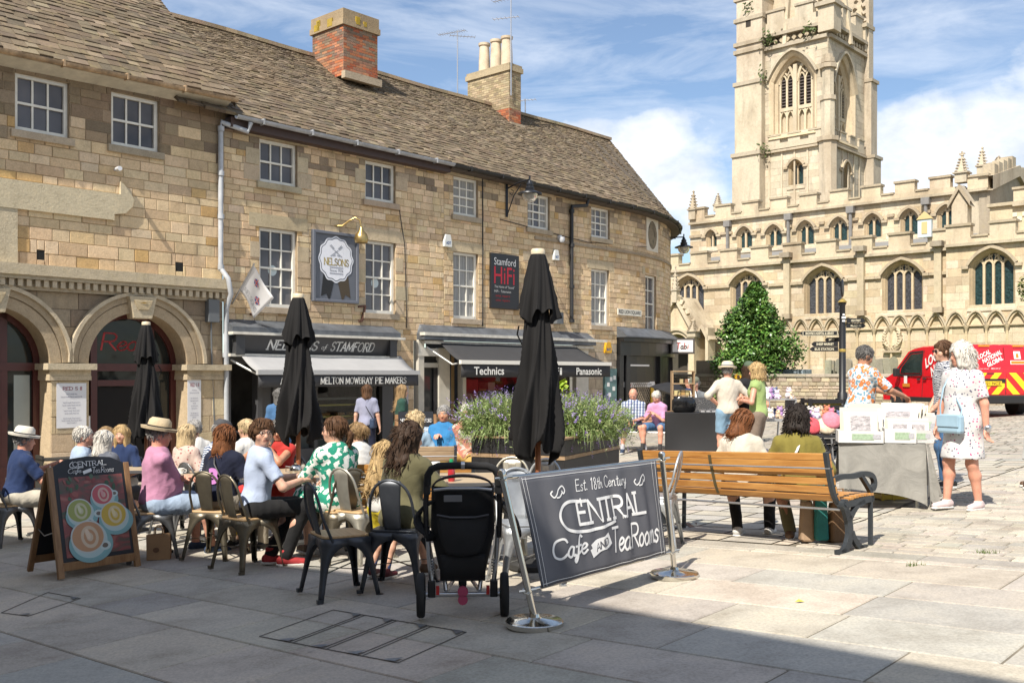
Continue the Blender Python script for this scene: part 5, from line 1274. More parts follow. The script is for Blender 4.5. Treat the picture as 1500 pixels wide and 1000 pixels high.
pinnacle(m,WP.pt(pc_,pk+.1,.1),.3,2.0);pinnacle(m,WP.pt(WP.s_of(1020.5),CZG+2.2,.3),.5,WP.z_of(1020,470)-CZG-2.2)
m.wbox(WP,WP.s_of(1016),WP.s_of(1024),CZG,CZG+2.4,-.6,.5,col=(.60,.5,.35));m.wbox(WP,WP.s_of(1027),WP.s_of(1036),CZG,WP.z_of(1027,530),-.3,.3,col=(.5,.44,.34))
gab=[(WP.s_of(1022),WP.z_of(1022,497)),(WP.s_of(1029),WP.z_of(1029,481)),(WP.s_of(1039),WP.z_of(1039,500))];wband(m,WP,gab,off2d(gab,.2),-.8,.2,col=(.56,.48,.36));m.wbox(WP,WP.s_of(1036),WP.s_of(1040),CZG,WP.z_of(1036,480),-.5,.2,col=(.58,.5,.37))
m.build('porch',CTR,ch,world=True)
m=MB();m.wquad(WP,d0,d1,CZG,ztp,-1.3);m.build('porch_opening',mat('porch_dark',(.05,.042,.033),.9),ch,world=True)
m=MB();m.wbox(WP,WP.s_of(999),WP.s_of(1008),CZG,WP.z_of(1000,508),-1.25,-1.15);m.build('porch_door',mat('dark_doorway',(.006,.005,.005),.9),ch,world=True)
m=MB();m.wbox(WP,WP.s_of(990),WP.s_of(998),CZG,WP.z_of(992,508),-1.25,-1.15);m.build('open_door',mat('grey_oak',(.34,.30,.24),.8,nz=(4,.2)),ch,world=True)
m=MB();s0,s1=WC.s_of(1347),WC.s_of(1367);z0,z1=WC.z_of(1347,349),WC.z_of(1347,323)
t=thing('sundial','pale blue square sundial with a gilt centre under a small gable on the church parapet','sundial',WC.pt((s0+s1)/2,z0,.1))
m.wbox(WC,s0,s1,z0,z1,.05,.25);m.build('dial',mat('dial_blue',(.50,.58,.62),.6),t,world=True)
m=MB();m.wprism(WC,[(s0-.05,z1),(s1+.05,z1),((s0+s1)/2,z1+.35)],.05,.3);m.wbox(WC,s0+.18,s1-.18,z0+.15,z1-.12,.25,.27);m.build('gilt_face',mat('dial_ochre',(.55,.42,.2),.6),t,world=True)
m=MB();s,z=WC.sz(1308,497);p=WC.pt(s,z,.1)
m.wbox(WC,s-.42,s+.42,z-.62,z-.52,0,.2,col=(.4,.33,.24))
for i in range(26):
 a=i*2*PI/26;m.box(WC.pt(s+.36*math.cos(a),z+.06+.52*math.sin(a),.1),(.16,.16,.14),rot=(a,.4,a*2),col=(.5,.42,.3))
m.wprism(WC,[(s+.27*math.cos(i*.3927),z+.06+.38*math.sin(i*.3927))for i in range(16)],0,.12,col=(.62,.52,.38));tag(m.build('carved_tablet',CTR),'oval carved stone tablet fixed among the blind arches','plaque')
tw=thing('church_tower','tall square pale stone tower with twin louvred belfry windows and battlements','tower',WC.pt(-3,CZG,-11))
T=Wall(WC.pt(0,0,-10.5)[:2],CD)
tz=lambda px,py:T.z_of(px,py)
t0,tB,t1=T.s_of(1086),T.s_of(1122),T.s_of(1213)
CR=Wall(T.pt(t1,0)[:2],(.67,.742))
rD=CR.s_of(1268);zb_=zL_-1;zpar=tz(1212,47);ztop=tz(1165,30)
TG=CHG
m=MB()
bw=(T.s_of(1129),T.s_of(1194),tz(1130,198),tz(1130,120),tz(1163,77))
lw_=(T.s_of(1155),T.s_of(1177),tz(1155,272),tz(1155,245),tz(1166,234))
ops=[(bw[0],bw[1],bw[2],bw[4]),(lw_[0],lw_[1],lw_[2],lw_[4])]
stones(m,T,t0,t1,zb_,zpar,ops,TG,(.34,.46),(.6,1.3),gap=.008,relief=.008,jitter=.06);backing(m,T,t0,t1,zb_,zpar,ops,-.004,col=(.42,.37,.29),depth=0)
for a in(bw,lw_):arch_hole(m,T,a[0],a[1],a[3],a[4],.006,(.53,.47,.37),'point')
rb=(rD*.12,rD*.70,CR.z_of(1225,200),CR.z_of(1232,130),CR.z_of(1236,82));rl=(rD*.34,rD*.56,CR.z_of(1236,275),CR.z_of(1236,250),CR.z_of(1240,238));ops=[(rb[0],rb[1],rb[2],rb[4]),(rl[0],rl[1],rl[2],rl[4])]
stones(m,CR,0,rD,zb_,zpar,ops,TG,(.34,.46),(.6,1.3),gap=.008,relief=.008,jitter=.06);backing(m,CR,0,rD,zb_,zpar,ops,-.004,col=(.42,.37,.29),depth=0)
for a in(rb,rl):arch_hole(m,CR,a[0],a[1],a[3],a[4],.006,(.53,.47,.37),'point')
m.wbox(T,t0+.1,t1-.9,zb_,zpar-.2,-rD+.2,-.9,col=(.4,.36,.28));m.build('wall',CTW,tw,world=True)
def belfry(W,a,par,nm):
 ar=arch2d(a[0],a[1],a[3],a[4],'point',10);m=MB()
 def fo(d):p=off2d(ar,d);return[(p[0][0],a[2])]+p+[(p[-1][0],a[2])]
 for d0,o0 in((0,0),):m.grid([[W.pt(*q,o)for q in fo(d)]for d,o in((.12,.03),(0,.03),(-.16,-.1),(-.18,-.25),(-.36,-.4),(-.38,-.62))],col=(.58,.48,.34))
 w=m
 wband(w,W,off2d(ar,.12),off2d(ar,.26),0,.2,col=(.46,.41,.32))
 c=(a[0]+a[1])/2;zz=a[3];wd=(a[1]-a[0])
 w.wbox(W,c-.12,c+.12,a[2],zz+wd*.3,-.6,-.3,col=(.56,.49,.37))
 g=MB();g.wprism(W,[(a[0]+.2,a[2])]+off2d(ar,-.2)+[(a[1]-.2,a[2])],-.75,-.66,col=(.50,.43,.32))
 lv=MB()
 for p,q in((a[0]+.42,c-.16),(c+.16,a[1]-.42)):
  la=arch2d(p,q,zz-.2,zz+wd*.30,'point',6);wband(w,W,la,off2d(la,.16),-.66,-.4,col=(.58,.5,.37))
  mid=(p+q)/2;zm=a[2]+(zz-a[2])*.46
  for x in(p,mid,q):w.wbox(W,x-.06,x+.06,a[2],zz+(.2 if x!=mid else .1),-.66,-.45,col=(.58,.50,.37))
  w.wbox(W,p,q,zm-.1,zm+.12,-.66,-.42,col=(.55,.48,.36))
  for x0,x1 in((p+.06,mid-.06),(mid+.06,q-.06)):
   k=arch2d(x0,x1,zz-.05,zz+.3,'point',4);wband(w,W,k,off2d(k,.08),-.66,-.46,col=(.6,.52,.38));k=arch2d(x0,x1,zm-.45,zm-.15,'point',4);wband(w,W,k,off2d(k,.08),-.66,-.46,col=(.6,.52,.38))
   lv.wquad(W,x0,x1,zm+.12,zz+.25,-.64)
   z=zm+.16
   while z<zz+.2:lv.hexa([W.pt(x0,z,-.6),W.pt(x0,z-.08,-.5),W.pt(x1,z-.08,-.5),W.pt(x1,z,-.6),W.pt(x0,z+.03,-.6),W.pt(x0,z-.05,-.5),W.pt(x1,z-.05,-.5),W.pt(x1,z+.03,-.6)]);z+=.19
  w.tube([W.pt(mid,zz+.3,-.5),W.pt(mid-.22,zz+.65,-.5),W.pt(mid,zz+.95,-.5),W.pt(mid+.22,zz+.65,-.5),W.pt(mid,zz+.3,-.5)],.06,5,col=(.58,.5,.37))
 w.hexa([W.pt(a[0]-.1,a[2]-.35,0),W.pt(a[0]-.1,a[2]-.35,.2),W.pt(a[1]+.1,a[2]-.35,.2),W.pt(a[1]+.1,a[2]-.35,0),W.pt(a[0],a[2]+.1,-.6),W.pt(a[0],a[2]-.2,.16),W.pt(a[1],a[2]-.2,.16),W.pt(a[1],a[2]+.1,-.6)],col=(.52,.44,.3))
 ww=w.build('window',CTW,par,world=True);g.build('blind_panel',CTW,ww,world=True);lv.build('louvre',mat('louvre_slate',(.075,.06,.055),.8),ww,world=True)
belfry(T,bw,tw,'a');belfry(CR,rb,tw,'b')
gothic(T,*lw_[:3],lw_[3],lw_[4],2,tw,LG2,dep=.4,kind='point',wdt=.1);gothic(CR,*rl[:3],rl[3],rl[4],2,tw,LG2,dep=.4,kind='point',wdt=.1)
m=MB()
def boct(W,s,z0,z1,r,o=0.,c=None):
 p=W.pt(s,0,o);m.lathe([(r,z0),(r,z1)],8,c=(p.x,p.y,0),M=None,col=c or jit((.53,.47,.37),.03))
tL0,tL1=T.s_of(1081),T.s_of(1121)
m.wbox(T,tL0,tL1,zb_,tz(1081,232),-2,.75,col=(.52,.46,.36));m.wbox(T,tL0+.05,tL1,tz(1081,232),tz(1083,128),-2,.5,col=(.54,.48,.37));m.wbox(T,tL0+.12,tL1,tz(1083,128),tz(1083,-30),-2,.4,col=(.55,.48,.38))
for y,o in((231,.85),(127,.58),(80,.5),(69,.5),(34,.48),(3,.48)):m.wbox(T,tL0-.06,tL1+.06,tz(1083,y)-.14,tz(1083,y)+.1,-2,o,col=(.42,.37,.29))
s_=T.s_of(1097);m.wbox(T,s_,s_+.35,tz(1098,43),tz(1098,30),.3,.41,col=(.03,.03,.03))
m.build('buttress',CTW,tw,world=True);m=MB()
sh=T.s_of(1209);
for z0,z1,r in((zb_,tz(1212,205),.55),(tz(1212,205),tz(1212,145),.42),(tz(1212,145),tz(1212,96),.36)):boct(T,t1,z0,z1,r,.0)
for y,r in((205,.68),(145,.5),(98,.52),(90,.42),(84,.3)):boct(T,t1,tz(1212,y)-.12,tz(1212,y)+.14,r,0.,(.46,.4,.31))
m.build('corner_shaft',CTW,tw,world=True);m=MB()
for z0,z1,w in((zb_,CR.z_of(1275,232),1.0),(CR.z_of(1275,232),CR.z_of(1272,120),.75),(CR.z_of(1272,120),CR.z_of(1268,-30),.5)):
 m.wbox(CR,rD-.2,rD+w,z0,z1,-1.2,w*.6,col=(.50,.44,.35));m.wbox(CR,rD-.25,rD+w+.1,z1-.2,z1,-1.2,w*.6+.1,col=(.42,.37,.29))
m.build('buttress',CTW,tw,world=True)
m=MB()
for W,a,b,y,px in((T,tB,t1,66,1150),(CR,0,rD,66,1150)):
 zt_=tz(px,66);m.wbox(W,a,b,zt_-.16,zt_+.05,-.2,.22,col=(.42,.37,.29));m.wbox(W,a,b,zt_+.62,zt_+.82,-.2,.26,col=(.42,.37,.29))
 s=a
 while s<b-.3:m.wprism(W,[(s+.1,zt_+.33),(s+.25,zt_+.15),(s+.4,zt_+.33),(s+.25,zt_+.52)],0,.09,col=(.46,.39,.28));s+=.42
 z0=zt_+.85;m.wbox(W,a,b,z0,z0+.7,-.4,.05,col=(.52,.46,.36));s=a+.1
 while s<b-.2:e=min(s+1.15,b);m.wbox(W,s,e,z0+.7,z0+1.35,-.4,.05,col=(.53,.47,.37));m.wbox(W,s-.06,e+.06,z0+1.35,z0+1.5,-.45,.12,col=(.42,.37,.29));s=e+.75
 zt_=tz(1150,209);m.wbox(W,a,b,zt_-.35,zt_,-.1,.12,col=(.5,.44,.34));s=a+.2
 while s<b-.3:e=min(s+.8,b);m.wbox(W,s,e,zt_,zt_+.45,0,.12,col=(.52,.46,.36));m.wbox(W,s-.03,e+.03,zt_+.45,zt_+.53,0,.17,col=(.46,.4,.3));s=e+.55
 m.wbox(W,a,b,zt_-.55,zt_-.42,0,.2,col=(.44,.38,.29));s=a+.2
 while s<b:m.wbox(W,s,s+.1,zb_,zt_-.55,0,.07,col=(.55,.48,.37));s+=.85
 m.build('battlement',CTW,tw,world=True);m=MB()
m=MB();pc0=T.pt((t0+t1)/2+.3,0,-rD/2);zs0=zpar-.2
m.lathe([(rD*.50,zs0),(rD*.50*.02,zs0+22)],8,c=(pc0.x,pc0.y,0),M=None,col=(.53,.46,.35))
for k in range(8):
 a=k*PI/4;q=Vector((pc0.x+math.cos(a)*rD*.52,pc0.y+math.sin(a)*rD*.52,zs0))
 m.bar(q,Vector((pc0.x,pc0.y,zs0+22)),.25,.25,col=(.56,.49,.37))
for dx,W,s in((0,T,t1),):pinnacle(m,T.pt(t1,tz(1212,47),-.2),1.0,5);pinnacle(m,CR.pt(rD,tz(1212,47),-.3),1.0,5)
m.build('spire',CTW,tw,world=True)
m=MB()
for px,py,W in((1103,12,T),(1128,60,T),(1131,57,T),(1190,46,T),(1123,115,T),(1123,221,T)):
 p=W.pt(W.s_of(px),W.z_of(px,py),.4)
 for i in range(42):
  d=Vector((rng.gauss(0,.22),rng.gauss(0,.18),rng.gauss(0,.25)));q=p+d;e=Vector((rng.uniform(-1,1),rng.uniform(-1,1),rng.uniform(-.5,.8))).normalized()*.12;f=e.cross(Vector((rng.uniform(-1,1),rng.uniform(-1,1),.3))).normalized()*.06
  m.add([q-e,q+f,q+e,q-f],[(0,1,2,3)])
tag(m.build('wall_plants',mat('weed_green',(.07,.10,.025),.7)),'small green weeds sprouting from the tower ledges','weeds',kind='stuff')
WR=Wall((11.5,36.5),CD);zW=CZ+.02
g=MB();r0,r1=WR.s_of(950),26
g.add([WR.pt(r0-6,CZG,-.2),WR.pt(r1,CZG,-.2),WR.pt(r1,CZG,-40),WR.pt(r0-6,CZG,-40)],[(0,1,2,3)]);tag(g.build('churchyard',mat('church_grass',(.10,.12,.04),.9,nz=(2,.4))),'raised churchyard lawn behind the low wall','lawn',kind='structure')
t=thing('churchyard_wall','low rubble stone retaining wall in front of the church','wall',WR.pt(0,-.5));m=MB()
stones(m,WR,r0-4,r1,-1.2,zW-.1,[],[(.42,.36,.26),(.38,.33,.25),(.46,.40,.30),(.34,.29,.22)],(.10,.17),(.16,.42),gap=.016,relief=.03,jitter=.18)
m.wbox(WR,r0-4,r1,-1.5,zW-.11,-.45,0,col=(.25,.21,.16));m.build('rubble',stone_mat('rubble',.5,.2),t,world=True)
m=MB();stones(m,WR,r0-4,r1,zW-.1,zW+.02,[],[(.40,.36,.29),(.36,.33,.27)],(.12,.12),(.5,.9),o=.05,relief=.02);m.wbox(WR,r0-4,r1,zW-.1,zW+.018,-.5,.048,col=(.36,.32,.26));m.build('coping',stone_mat('rubble',.5,.2),t,world=True)
def grave(px,w,py,o,lean,shape,label,grp):
 s=WR.s_of(px,o);z1=WR.z_of(px,py,o);t=WR.pt(s,CZG,o);h=z1-CZG
 pl=[(-w/2,-.3),(w/2,-.3),(w/2,h*.86),(-w/2,h*.86)]if shape==0 else[(-w/2,-.3),(w/2,-.3),(w/2,h*.8)]+[(w/2*math.cos(a),h*.8+h*.2*math.sin(a))for a in(.5,1.,1.57,2.1,2.6)]+[(-w/2,h*.8)]
 m=MB();m.prism(pl,-.06,.06);o_=m.build('gravestone',stone_mat('lichen_stone',.6,.4))
 n=len(pl)
 ca=o_.data.color_attributes.new('Col','FLOAT_COLOR','CORNER');c=jit((.28,.27,.215),.15);ca.data.foreach_set('color',[*c,1]*len(ca.data))
 o_.location=t;o_.rotation_euler=(PI/2+rng.uniform(-.06,.06),lean,math.atan2(-.67,.742)+rng.uniform(-.15,.5));tag(o_,label,'gravestone',grp)
for i,(px,w,py,ln,sh,lb)in enumerate([(1213,.34,524,0,0,'narrow square topped gravestone left of the fingerpost'),(1218,.3,525,.03,0,'second narrow gravestone touching the square topped one left of the fingerpost'),(1229,.4,527,0,1,'rounded gravestone just left of the fingerpost'),(1243,.42,527,.02,1,'rounded gravestone just right of the fingerpost'),(1275,.5,519,0,1,'tallest rounded gravestone right of the man in the floral shirt'),(1283,.36,527,-.04,0,'gravestone pressed against the tallest rounded one'),(1290,.38,522,-.1,0,'leaning gravestone with square top in the row of five'),(1299,.6,521,-.14,0,'wide leaning gravestone beside the red van'),(1309,.46,524,0,1,'rounded gravestone nearest the red van'),(1132,.55,540,0,1,'rounded gravestone by the tree, behind the woman in green'),(1141,.4,545,0,1,'low small gravestone under the tree'),(1170,.4,542,0,0,'low square gravestone at the right edge of the tree')]):
 grave(px,w*.68,py-2,-1.2-(i%3)*.5,ln,sh,lb,'gravestones in the churchyard')
m=MB();s=WR.s_of(1153,-1.5);m.wbox(WR,s-.7,s+.7,CZG,WR.z_of(1153,541,-1.5),-2.2,-1.4);tag(m.build('chest_tomb',mat('blue_slate',(.25,.30,.34),.6,nz=(4,.2)),bevel=.02),'grey blue chest tomb under the green tree','tomb')
m=MB();p=Vector((0,0,0));s=WR.s_of(1031,-.8);m.wbox(WR,s-.3,s+.35,CZG,WR.z_of(1030,528,-.8),-1.1,-.7,col=(.35,.31,.24));tag(m.build('stone_pillar',stone_mat('rubble',.5,.2)),'square grey stone slab standing beside the church porch','pillar')
STEELD=mat('gunmetal',(.15,.152,.155),.42,.65,nz=(6,.25),rvar=.12);STEELB=mat('bronze_steel',(.15,.13,.095),.4,.7,nz=(6,.25),rvar=.12)
STEELG=mat('galvanised',(.46,.48,.50),.42,.75,nz=(7,.2),rvar=.12);STEELK=mat('blue_black_steel',(.06,.066,.078),.4,.5,nz=(6,.2),rvar=.1)
STEELP=mat('pale_steel',(.42,.40,.34),.42,.7,nz=(7,.2),rvar=.12)
def wood_mat(name,c1,c2,sc=(1,14,14),rough=.45,sc2=3.):
 m,nt,b,tc=base_mat(name)
 mp=nd(nt,'ShaderNodeMapping');mp.inputs['Scale'].default_value=sc;lk(nt,tc.outputs['Object'],mp.inputs[0])
 n=nd(nt,'ShaderNodeTexNoise',inp={'Scale':sc2,'Detail':6,'Distortion':.6});lk(nt,mp.outputs[0],n.inputs['Vector'])
 lk(nt,ramp(nt,n.outputs[0],[(.3,c1),(.7,c2)]),b.inputs['Base Color']);b.inputs['Roughness'].default_value=rough
 bp=nd(nt,'ShaderNodeBump',inp={'Strength':.2,'Distance':.004});lk(nt,n.outputs[0],bp.inputs['Height']);lk(nt,bp.outputs[0],b.inputs['Normal'])
 MATS[name]=m;return m
SEATW=wood_mat('pale_seat_wood',(.42,.26,.12),(.60,.41,.22));TABW=wood_mat('table_wood',(.36,.27,.17),(.50,.39,.26))
def make_chair(steel,seat):
 t=thing('cafe_chair','x','chair')
 hs=.178
 zs=[0,.08,.16,.24,.30,.345,.375,.392,.40];us=[.032,.034,.038,.045,.058,.082,.115,.150,hs+.002]
 for sx in(-1,1):
  for sy in(-1,1):
   m=MB()
   for ax in(0,1):
    rows=[]
    for z,u in zip(zs,us):
     k=(1-z/.44);sp=.062*k**1.15
     pts=[]
     for f in(0,.5,1):
      q=min(u,hs)*f;c=(sx*(hs+sp-q),sy*(hs+sp))if ax==0 else(sx*(hs+sp),sy*(hs+sp-q))
      if z>=.40:c=(sx*(hs+sp-hs*f-sp*f),sy*(hs+sp))if ax==0 else(sx*(hs+sp),sy*(hs+sp-hs*f-sp*f))
      pts.append((c[0],c[1],z))
     rows.append(pts)
    top=[((p[0],p[1],.448))for p in rows[-1]]
    rows.append(top);m.grid(rows)
   m.box((sx*(hs+.058),sy*(hs+.058),.012),(.034,.034,.026),taper=1.1)
   m.build('leg',steel,t,smooth=50,solid=.005)
 def rr(w,r=.045,n=5):
  out=[]
  for cx_,cy_,a0 in((w-r,w-r,0),(-w+r,w-r,PI/2),(-w+r,-w+r,PI),(w-r,-w+r,1.5*PI)):
   for i in range(n+1):a=a0+PI/2*i/n;out.append((cx_+r*math.cos(a),cy_+r*math.sin(a)))
  return out
 m=MB();m.prism(rr(hs+.006),.425,.452);m.build('seat_frame',steel,t,smooth=40,bevel=.004)
 m=MB();m.prism(rr(hs+.001),.4525,.472);m.build('seat',seat or steel,t,smooth=40,bevel=.005)
 P=[]
 for i in range(25):
  a=i/24;x=-hs*1.02*math.cos(PI*a);
  z=.45+.405*min(1,(math.sin(PI*a))**.42)
  x=x*(1-.10*(z-.45)/.4)*(1 if a>.0 else 1);y=-hs+.02-.085*(z-.45)/.40
  if i in(0,24):y=-hs+.06;z=.43
  P.append((x,y,z))
 m=MB();m.tube(P,.0115,8);m.build('back_hoop',steel,t,smooth=60)
 m=MB();rows=[]
 for i in range(9):
  f=i/8;z=.45+.40*f;y=-hs+.02-.085*f-.012*math.sin(PI*f);w=.062+.028*f
  rows.append([(x*w,y-.008*(1-x*x),z)for x in(-1,-.8,0,.8,1)])
 m.grid(rows)
 m.build('back_plate',steel,t,smooth=60,solid=.004)
 m=MB();m.box((0,-hs-.058,.775),(.07,.006,.05));m.build('back_slot',steel,t,bevel=.004)
 m=MB()
 for a,b in(((-1,-1),(1,1)),((1,-1),(-1,1))):m.bar((a[0]*.205,a[1]*.205,.20),(b[0]*.205,b[1]*.205,.20),.014,.005)
 m.build('cross_brace',steel,t)
 return t
PROT={}
def chair(px,Y,rz,label,steel=STEELD,seat=SEATW,loc=None):
 p=loc if loc is not None else on(px,Y);p=Vector((p.x,p.y,p.z+.010));k=(steel.name,seat.name if seat else '')
 if k not in PROT:
  t=make_chair(steel,seat);t.location=p;t.rotation_euler=(0,0,D2R(rz));t['label']=label;t['group']='steel cafe chairs';PROT[k]=t
 else:t=dup(PROT[k],p,D2R(rz),label,'steel cafe chairs')
 return t
CH={}
def table(px,Y,label,w=.70,steel=STEELD,rz=0,shape='square',h=.735):
 p=on(px,Y);t=thing('cafe_table',label,'table',Vector((p.x,p.y,p.z+.010)),D2R(rz),'cafe tables')
 m=MB();
 if shape=='square':m.box((0,0,h-.012),(w,w,.03))
 else:m.lathe([(0,h-.028),(w/2,h-.028),(w/2,h),(0,h)],28)
 m.build('tabletop',TABW,t,bevel=.006,smooth=40)
 m=MB()
 if shape=='square':
  for q in((w/2+.008,0,.012,w),(-w/2-.008,0,.012,w),(0,w/2+.008,w+.03,.012),(0,-w/2-.008,w+.03,.012)):m.box((q[0],q[1],h-.014),(q[2],q[3],.036))
 else:m.lathe([(w/2+.001,h-.032),(w/2+.012,h-.032),(w/2+.012,h+.002),(w/2+.001,h+.002)],28)
 m.build('rim',mat('table_rim',(.30,.30,.31),.35,.8),t)
 m=MB();m.tube([(0,0,.05),(0,0,h-.03)],.035,12);m.build('column',steel,t,smooth=40)
 m=MB()
 for a in range(4):
  c,s=math.cos(a*PI/2+.785),math.sin(a*PI/2+.785);m.bar((0,0,.05),(c*.30,s*.30,.02),.05,.025);m.lathe([(.03,0),(.03,.012),(0,.014)],8,c=(c*.30,s*.30,0))
 m.build('base',steel,t,bevel=.004)
 return t
FAB=mat('parasol_fabric',(.013,.0125,.013),.85,nz=(3,.18),bump=(60,.12,.004),spec=.25)
def parasol(px,Y,ztip,zb,label,tw,rz=0.,base=True,seed=0,lean=0.,k=1.):
 p=on(px,Y);t=thing('closed_parasol',label,'parasol',Vector((p.x,p.y,p.z+.012)),rz,'closed black cafe parasols')
 r=random.Random(seed);H=ztip-p.z;B=zb-p.z;L=H-B
 ph=[r.uniform(0,6.28)for _ in range(6)]
 def cloth(z0,z1,Rf,nf,twist,amp,hem,dx=0):
  rows=[];n=144;m_=46
  for i in range(m_+1):
   f=i/m_;z=z1+(z0-z1)*f;row=[]
   for j in range(n):
    a=2*PI*j/n;tt=twist*f
    w=math.cos(nf*(a+tt)+ph[0]);fold=amp*(.3+.7*f)*((1-2*abs(math.sin((nf*(a+tt)+ph[0])/2))**.7)*.7+.4*(.5-abs(math.sin(((nf+3)*(a+tt*.6)+ph[1])/2)))+.2*math.cos((2*nf+1)*a+ph[2]+3*f))
    rr_=Rf(f)*(1+fold);e=hem*(f**8)*(math.cos(nf*(a+tt)+ph[0])*.6+math.cos(3*a+ph[3]))
    bend=dx*f*f
    row.append((rr_*math.cos(a)+bend,rr_*math.sin(a),z+e))
   rows.append(row)
  m=MB();m.grid([list(x)+[x[0]]for x in rows]);return m
 cap=cloth(H-L*.335,H-.05,lambda f:k*(.055+.105*f**.8),8,.15,.30,.05)
 cap.build('vent_canopy',FAB,t,smooth=180,solid=.004)
 body=cloth(B,H-L*.22,lambda f:k*((.075+.045*math.sin(f*2.4)+.03*f+tw*f*f)if f<.93 else(.075+.045*math.sin(f*2.4)+.03*f+tw*f*f)*(1-(f-.93)*1.2)),7,1.1,.42,.07,dx=lean)
 body.build('canopy',FAB,t,smooth=180,solid=.004)
 for i in range(8):
  a=i*PI/4+.2;m=MB();m.bar((.035*math.cos(a),.035*math.sin(a),H-.1),(.07*math.cos(a)+lean*.6,.07*math.sin(a),B+.16),.014,.02);m.build('rib',mat('rib_wood',(.22,.085,.035),.5),t)
 m=MB();m.tube([(0,0,0.02),(0,0,H-.03)],.024,12);m.build('pole',wood_mat('parasol_pole',(.23,.075,.03),(.33,.13,.055),(14,14,1))if 'parasol_pole' not in MATS else MATS['parasol_pole'],t,smooth=60)
 m=MB();m.lathe([(.03,H-.055),(.058,H-.05),(.060,H-.02),(.05,H-.005),(0,H)],18);m.build('finial',mat('pale_finial',(.62,.53,.38),.5),t,smooth=40)
 m=MB();m.lathe([(0,0),(.25,0),(.25,.04),(.23,.06),(.04,.075),(.038,.3),(0,.3)],28);m.build('base',mat('parasol_base',(.03,.03,.03),.6),t,smooth=40)
 m=MB();m.tube([(.16,.04,B+L*.62),(.20,.0,B+L*.58),(.17,-.03,B+L*.53)],.007,5);m.build('tie_strap',FAB,t)
 return t
CHROME=mat('chrome',(.62,.60,.55),.12,1.,nz=(3,.1),rvar=.06)
pL,pR=at(783,918),at(988,846)
bar_=thing('cafe_barrier','low grey cafe banner strung between two chrome posts on round bases','barrier',(pL+pR)/2)
bo=Vector(bar_.location);sl=Vector((0,0,.010))
tL=Vector((pL.x-.205,pL.y+.01,pL.z+.955));tR=Vector((pR.x-.095,pR.y+.01,pR.z+.92))
for b,tp in((pL,tL),(pR,tR)):
 m=MB(Matrix.Translation(-bo));m.tube([b+Vector((0,0,.05)),tp],.021,16);post=m.build('post',CHROME,bar_,smooth=60)
 m=MB(Matrix.Translation(-bo));m.lathe([(0,.008),(.178,.008),(.182,.012),(.182,.040),(.176,.046),(.05,.058),(.035,.066),(.030,.085),(0,.085)],40,c=b);m.build('base',CHROME,bar_,smooth=35)
 d=(tp-b).normalized()
 m=MB(Matrix.Translation(-bo));m.lathe([(0,0),(.026,0),(.027,.03),(.016,.045),(0,.048)],16,c=tp-Vector((0,0,.012)));m.build('post_cap',CHROME,bar_,smooth=40)
def up(b,tp,h):return b+(tp-b)*(h/(tp.z-b.z))
A1,B1=up(pL,tL,.93),up(pR,tR,.895);A0,B0=up(pL,tL,.225),up(pR,tR,.20)
for nm,a,b in(('top_rail',A1,B1),('bottom_rail',A0,B0)):
 d=(b-a).normalized();m=MB(Matrix.Translation(-bo));m.tube([a+d*.03,b-d*.03],.0125,10);m.build(nm,CHROME,bar_,smooth=60)
for a in(A1,B1,A0,B0):
 m=MB(Matrix.Translation(-bo));m.tube([a+Vector((.026*math.cos(x*.6283),.026*math.sin(x*.6283),.012*math.sin(x*.6283)))for x in range(11)],.007,6);m.tube([a+Vector((-.05,-.02,0)),a+Vector((.06,.02,.01))],.009,6);m.build('clip',CHROME,bar_,smooth=60)
nb=(B1-A1).cross(Vector((0,0,1))).normalized()
if nb.y>0:nb=-nb
def ban(u,v,o=0.):
 f=.075+.865*u;a=A0.lerp(A1,v);b=B0.lerp(B1,v);p=a.lerp(b,f)
 w=.010*math.sin(u*31+1.3*math.sin(u*9))*(.35+.65*math.sin(PI*v)**.6)+.006*math.sin(u*67+v*2)*(1-abs(2*v-1))+.018*math.sin(PI*u)*math.sin(PI*v)
 return p+nb*(w+.016+o)
m=MB(Matrix.Translation(-bo));m.grid([[ban(i/110,j/16)for i in range(111)]for j in range(17)])
BAN=mat('banner_grey',(.095,.098,.115),.8,nz=(3,.1),bump=(90,.06,.002))
bn=m.build('banner',BAN,bar_,smooth=180,solid=.003)
BH=(A1-A0).length;BWd=(B1-A1).length*.865;asp=BWd/BH
fnb=lambda x,y:ban(x/asp,y,.0045)-bo
m=MB()
def dens(vf,fn,**k):decal(m,vf,fn,**k)
LW=mat('banner_ink',(.78,.78,.78),.7)
def place(vf,x0,x1,y0,y1,sl=0.):v,f=fit2d(vf,x0,x1,y0,y1);return[(x,y+sl*(x-x0))for x,y in v],f
A_=asp
dens(place(stroke2d('Est. 18th Century',.085,slant=.16,track=.05),A_*.35,A_*.73,.755,.915,.0),fnb)
dens(place(stroke2d('ENTRAL',.14,serif=.13,track=.16),A_*.33,A_*.845,.47,.715,.0),fnb)
v_=ribbon([crom([(A_*.37,.70),(A_*.27,.715),(A_*.205,.64),(A_*.20,.54),(A_*.25,.455),(A_*.36,.415),(A_*.5,.43),(A_*.60,.455)],8)],.030);dens(v_,fnb)
v_=ribbon([[(A_*.365,.725),(A_*.365,.655)]],.02);dens(v_,fnb)
dens(place(stroke2d('Cafe',.12,slant=.2,track=.0),A_*.115,A_*.37,.14,.40),fnb)
dens(place(stroke2d('Tea Rooms',.11,slant=.2,track=.0),A_*.555,A_*.955,.135,.405),fnb)
dens(ribbon([[(A_*(.412+.0105*i),.232+.0065*i+.006*math.sin(i*.6))for i in range(11)]],.125),fnb)
dens(ribbon([[(A_*.395,.195),(A_*.407,.205),(A_*.418,.213)]],.085),fnb)
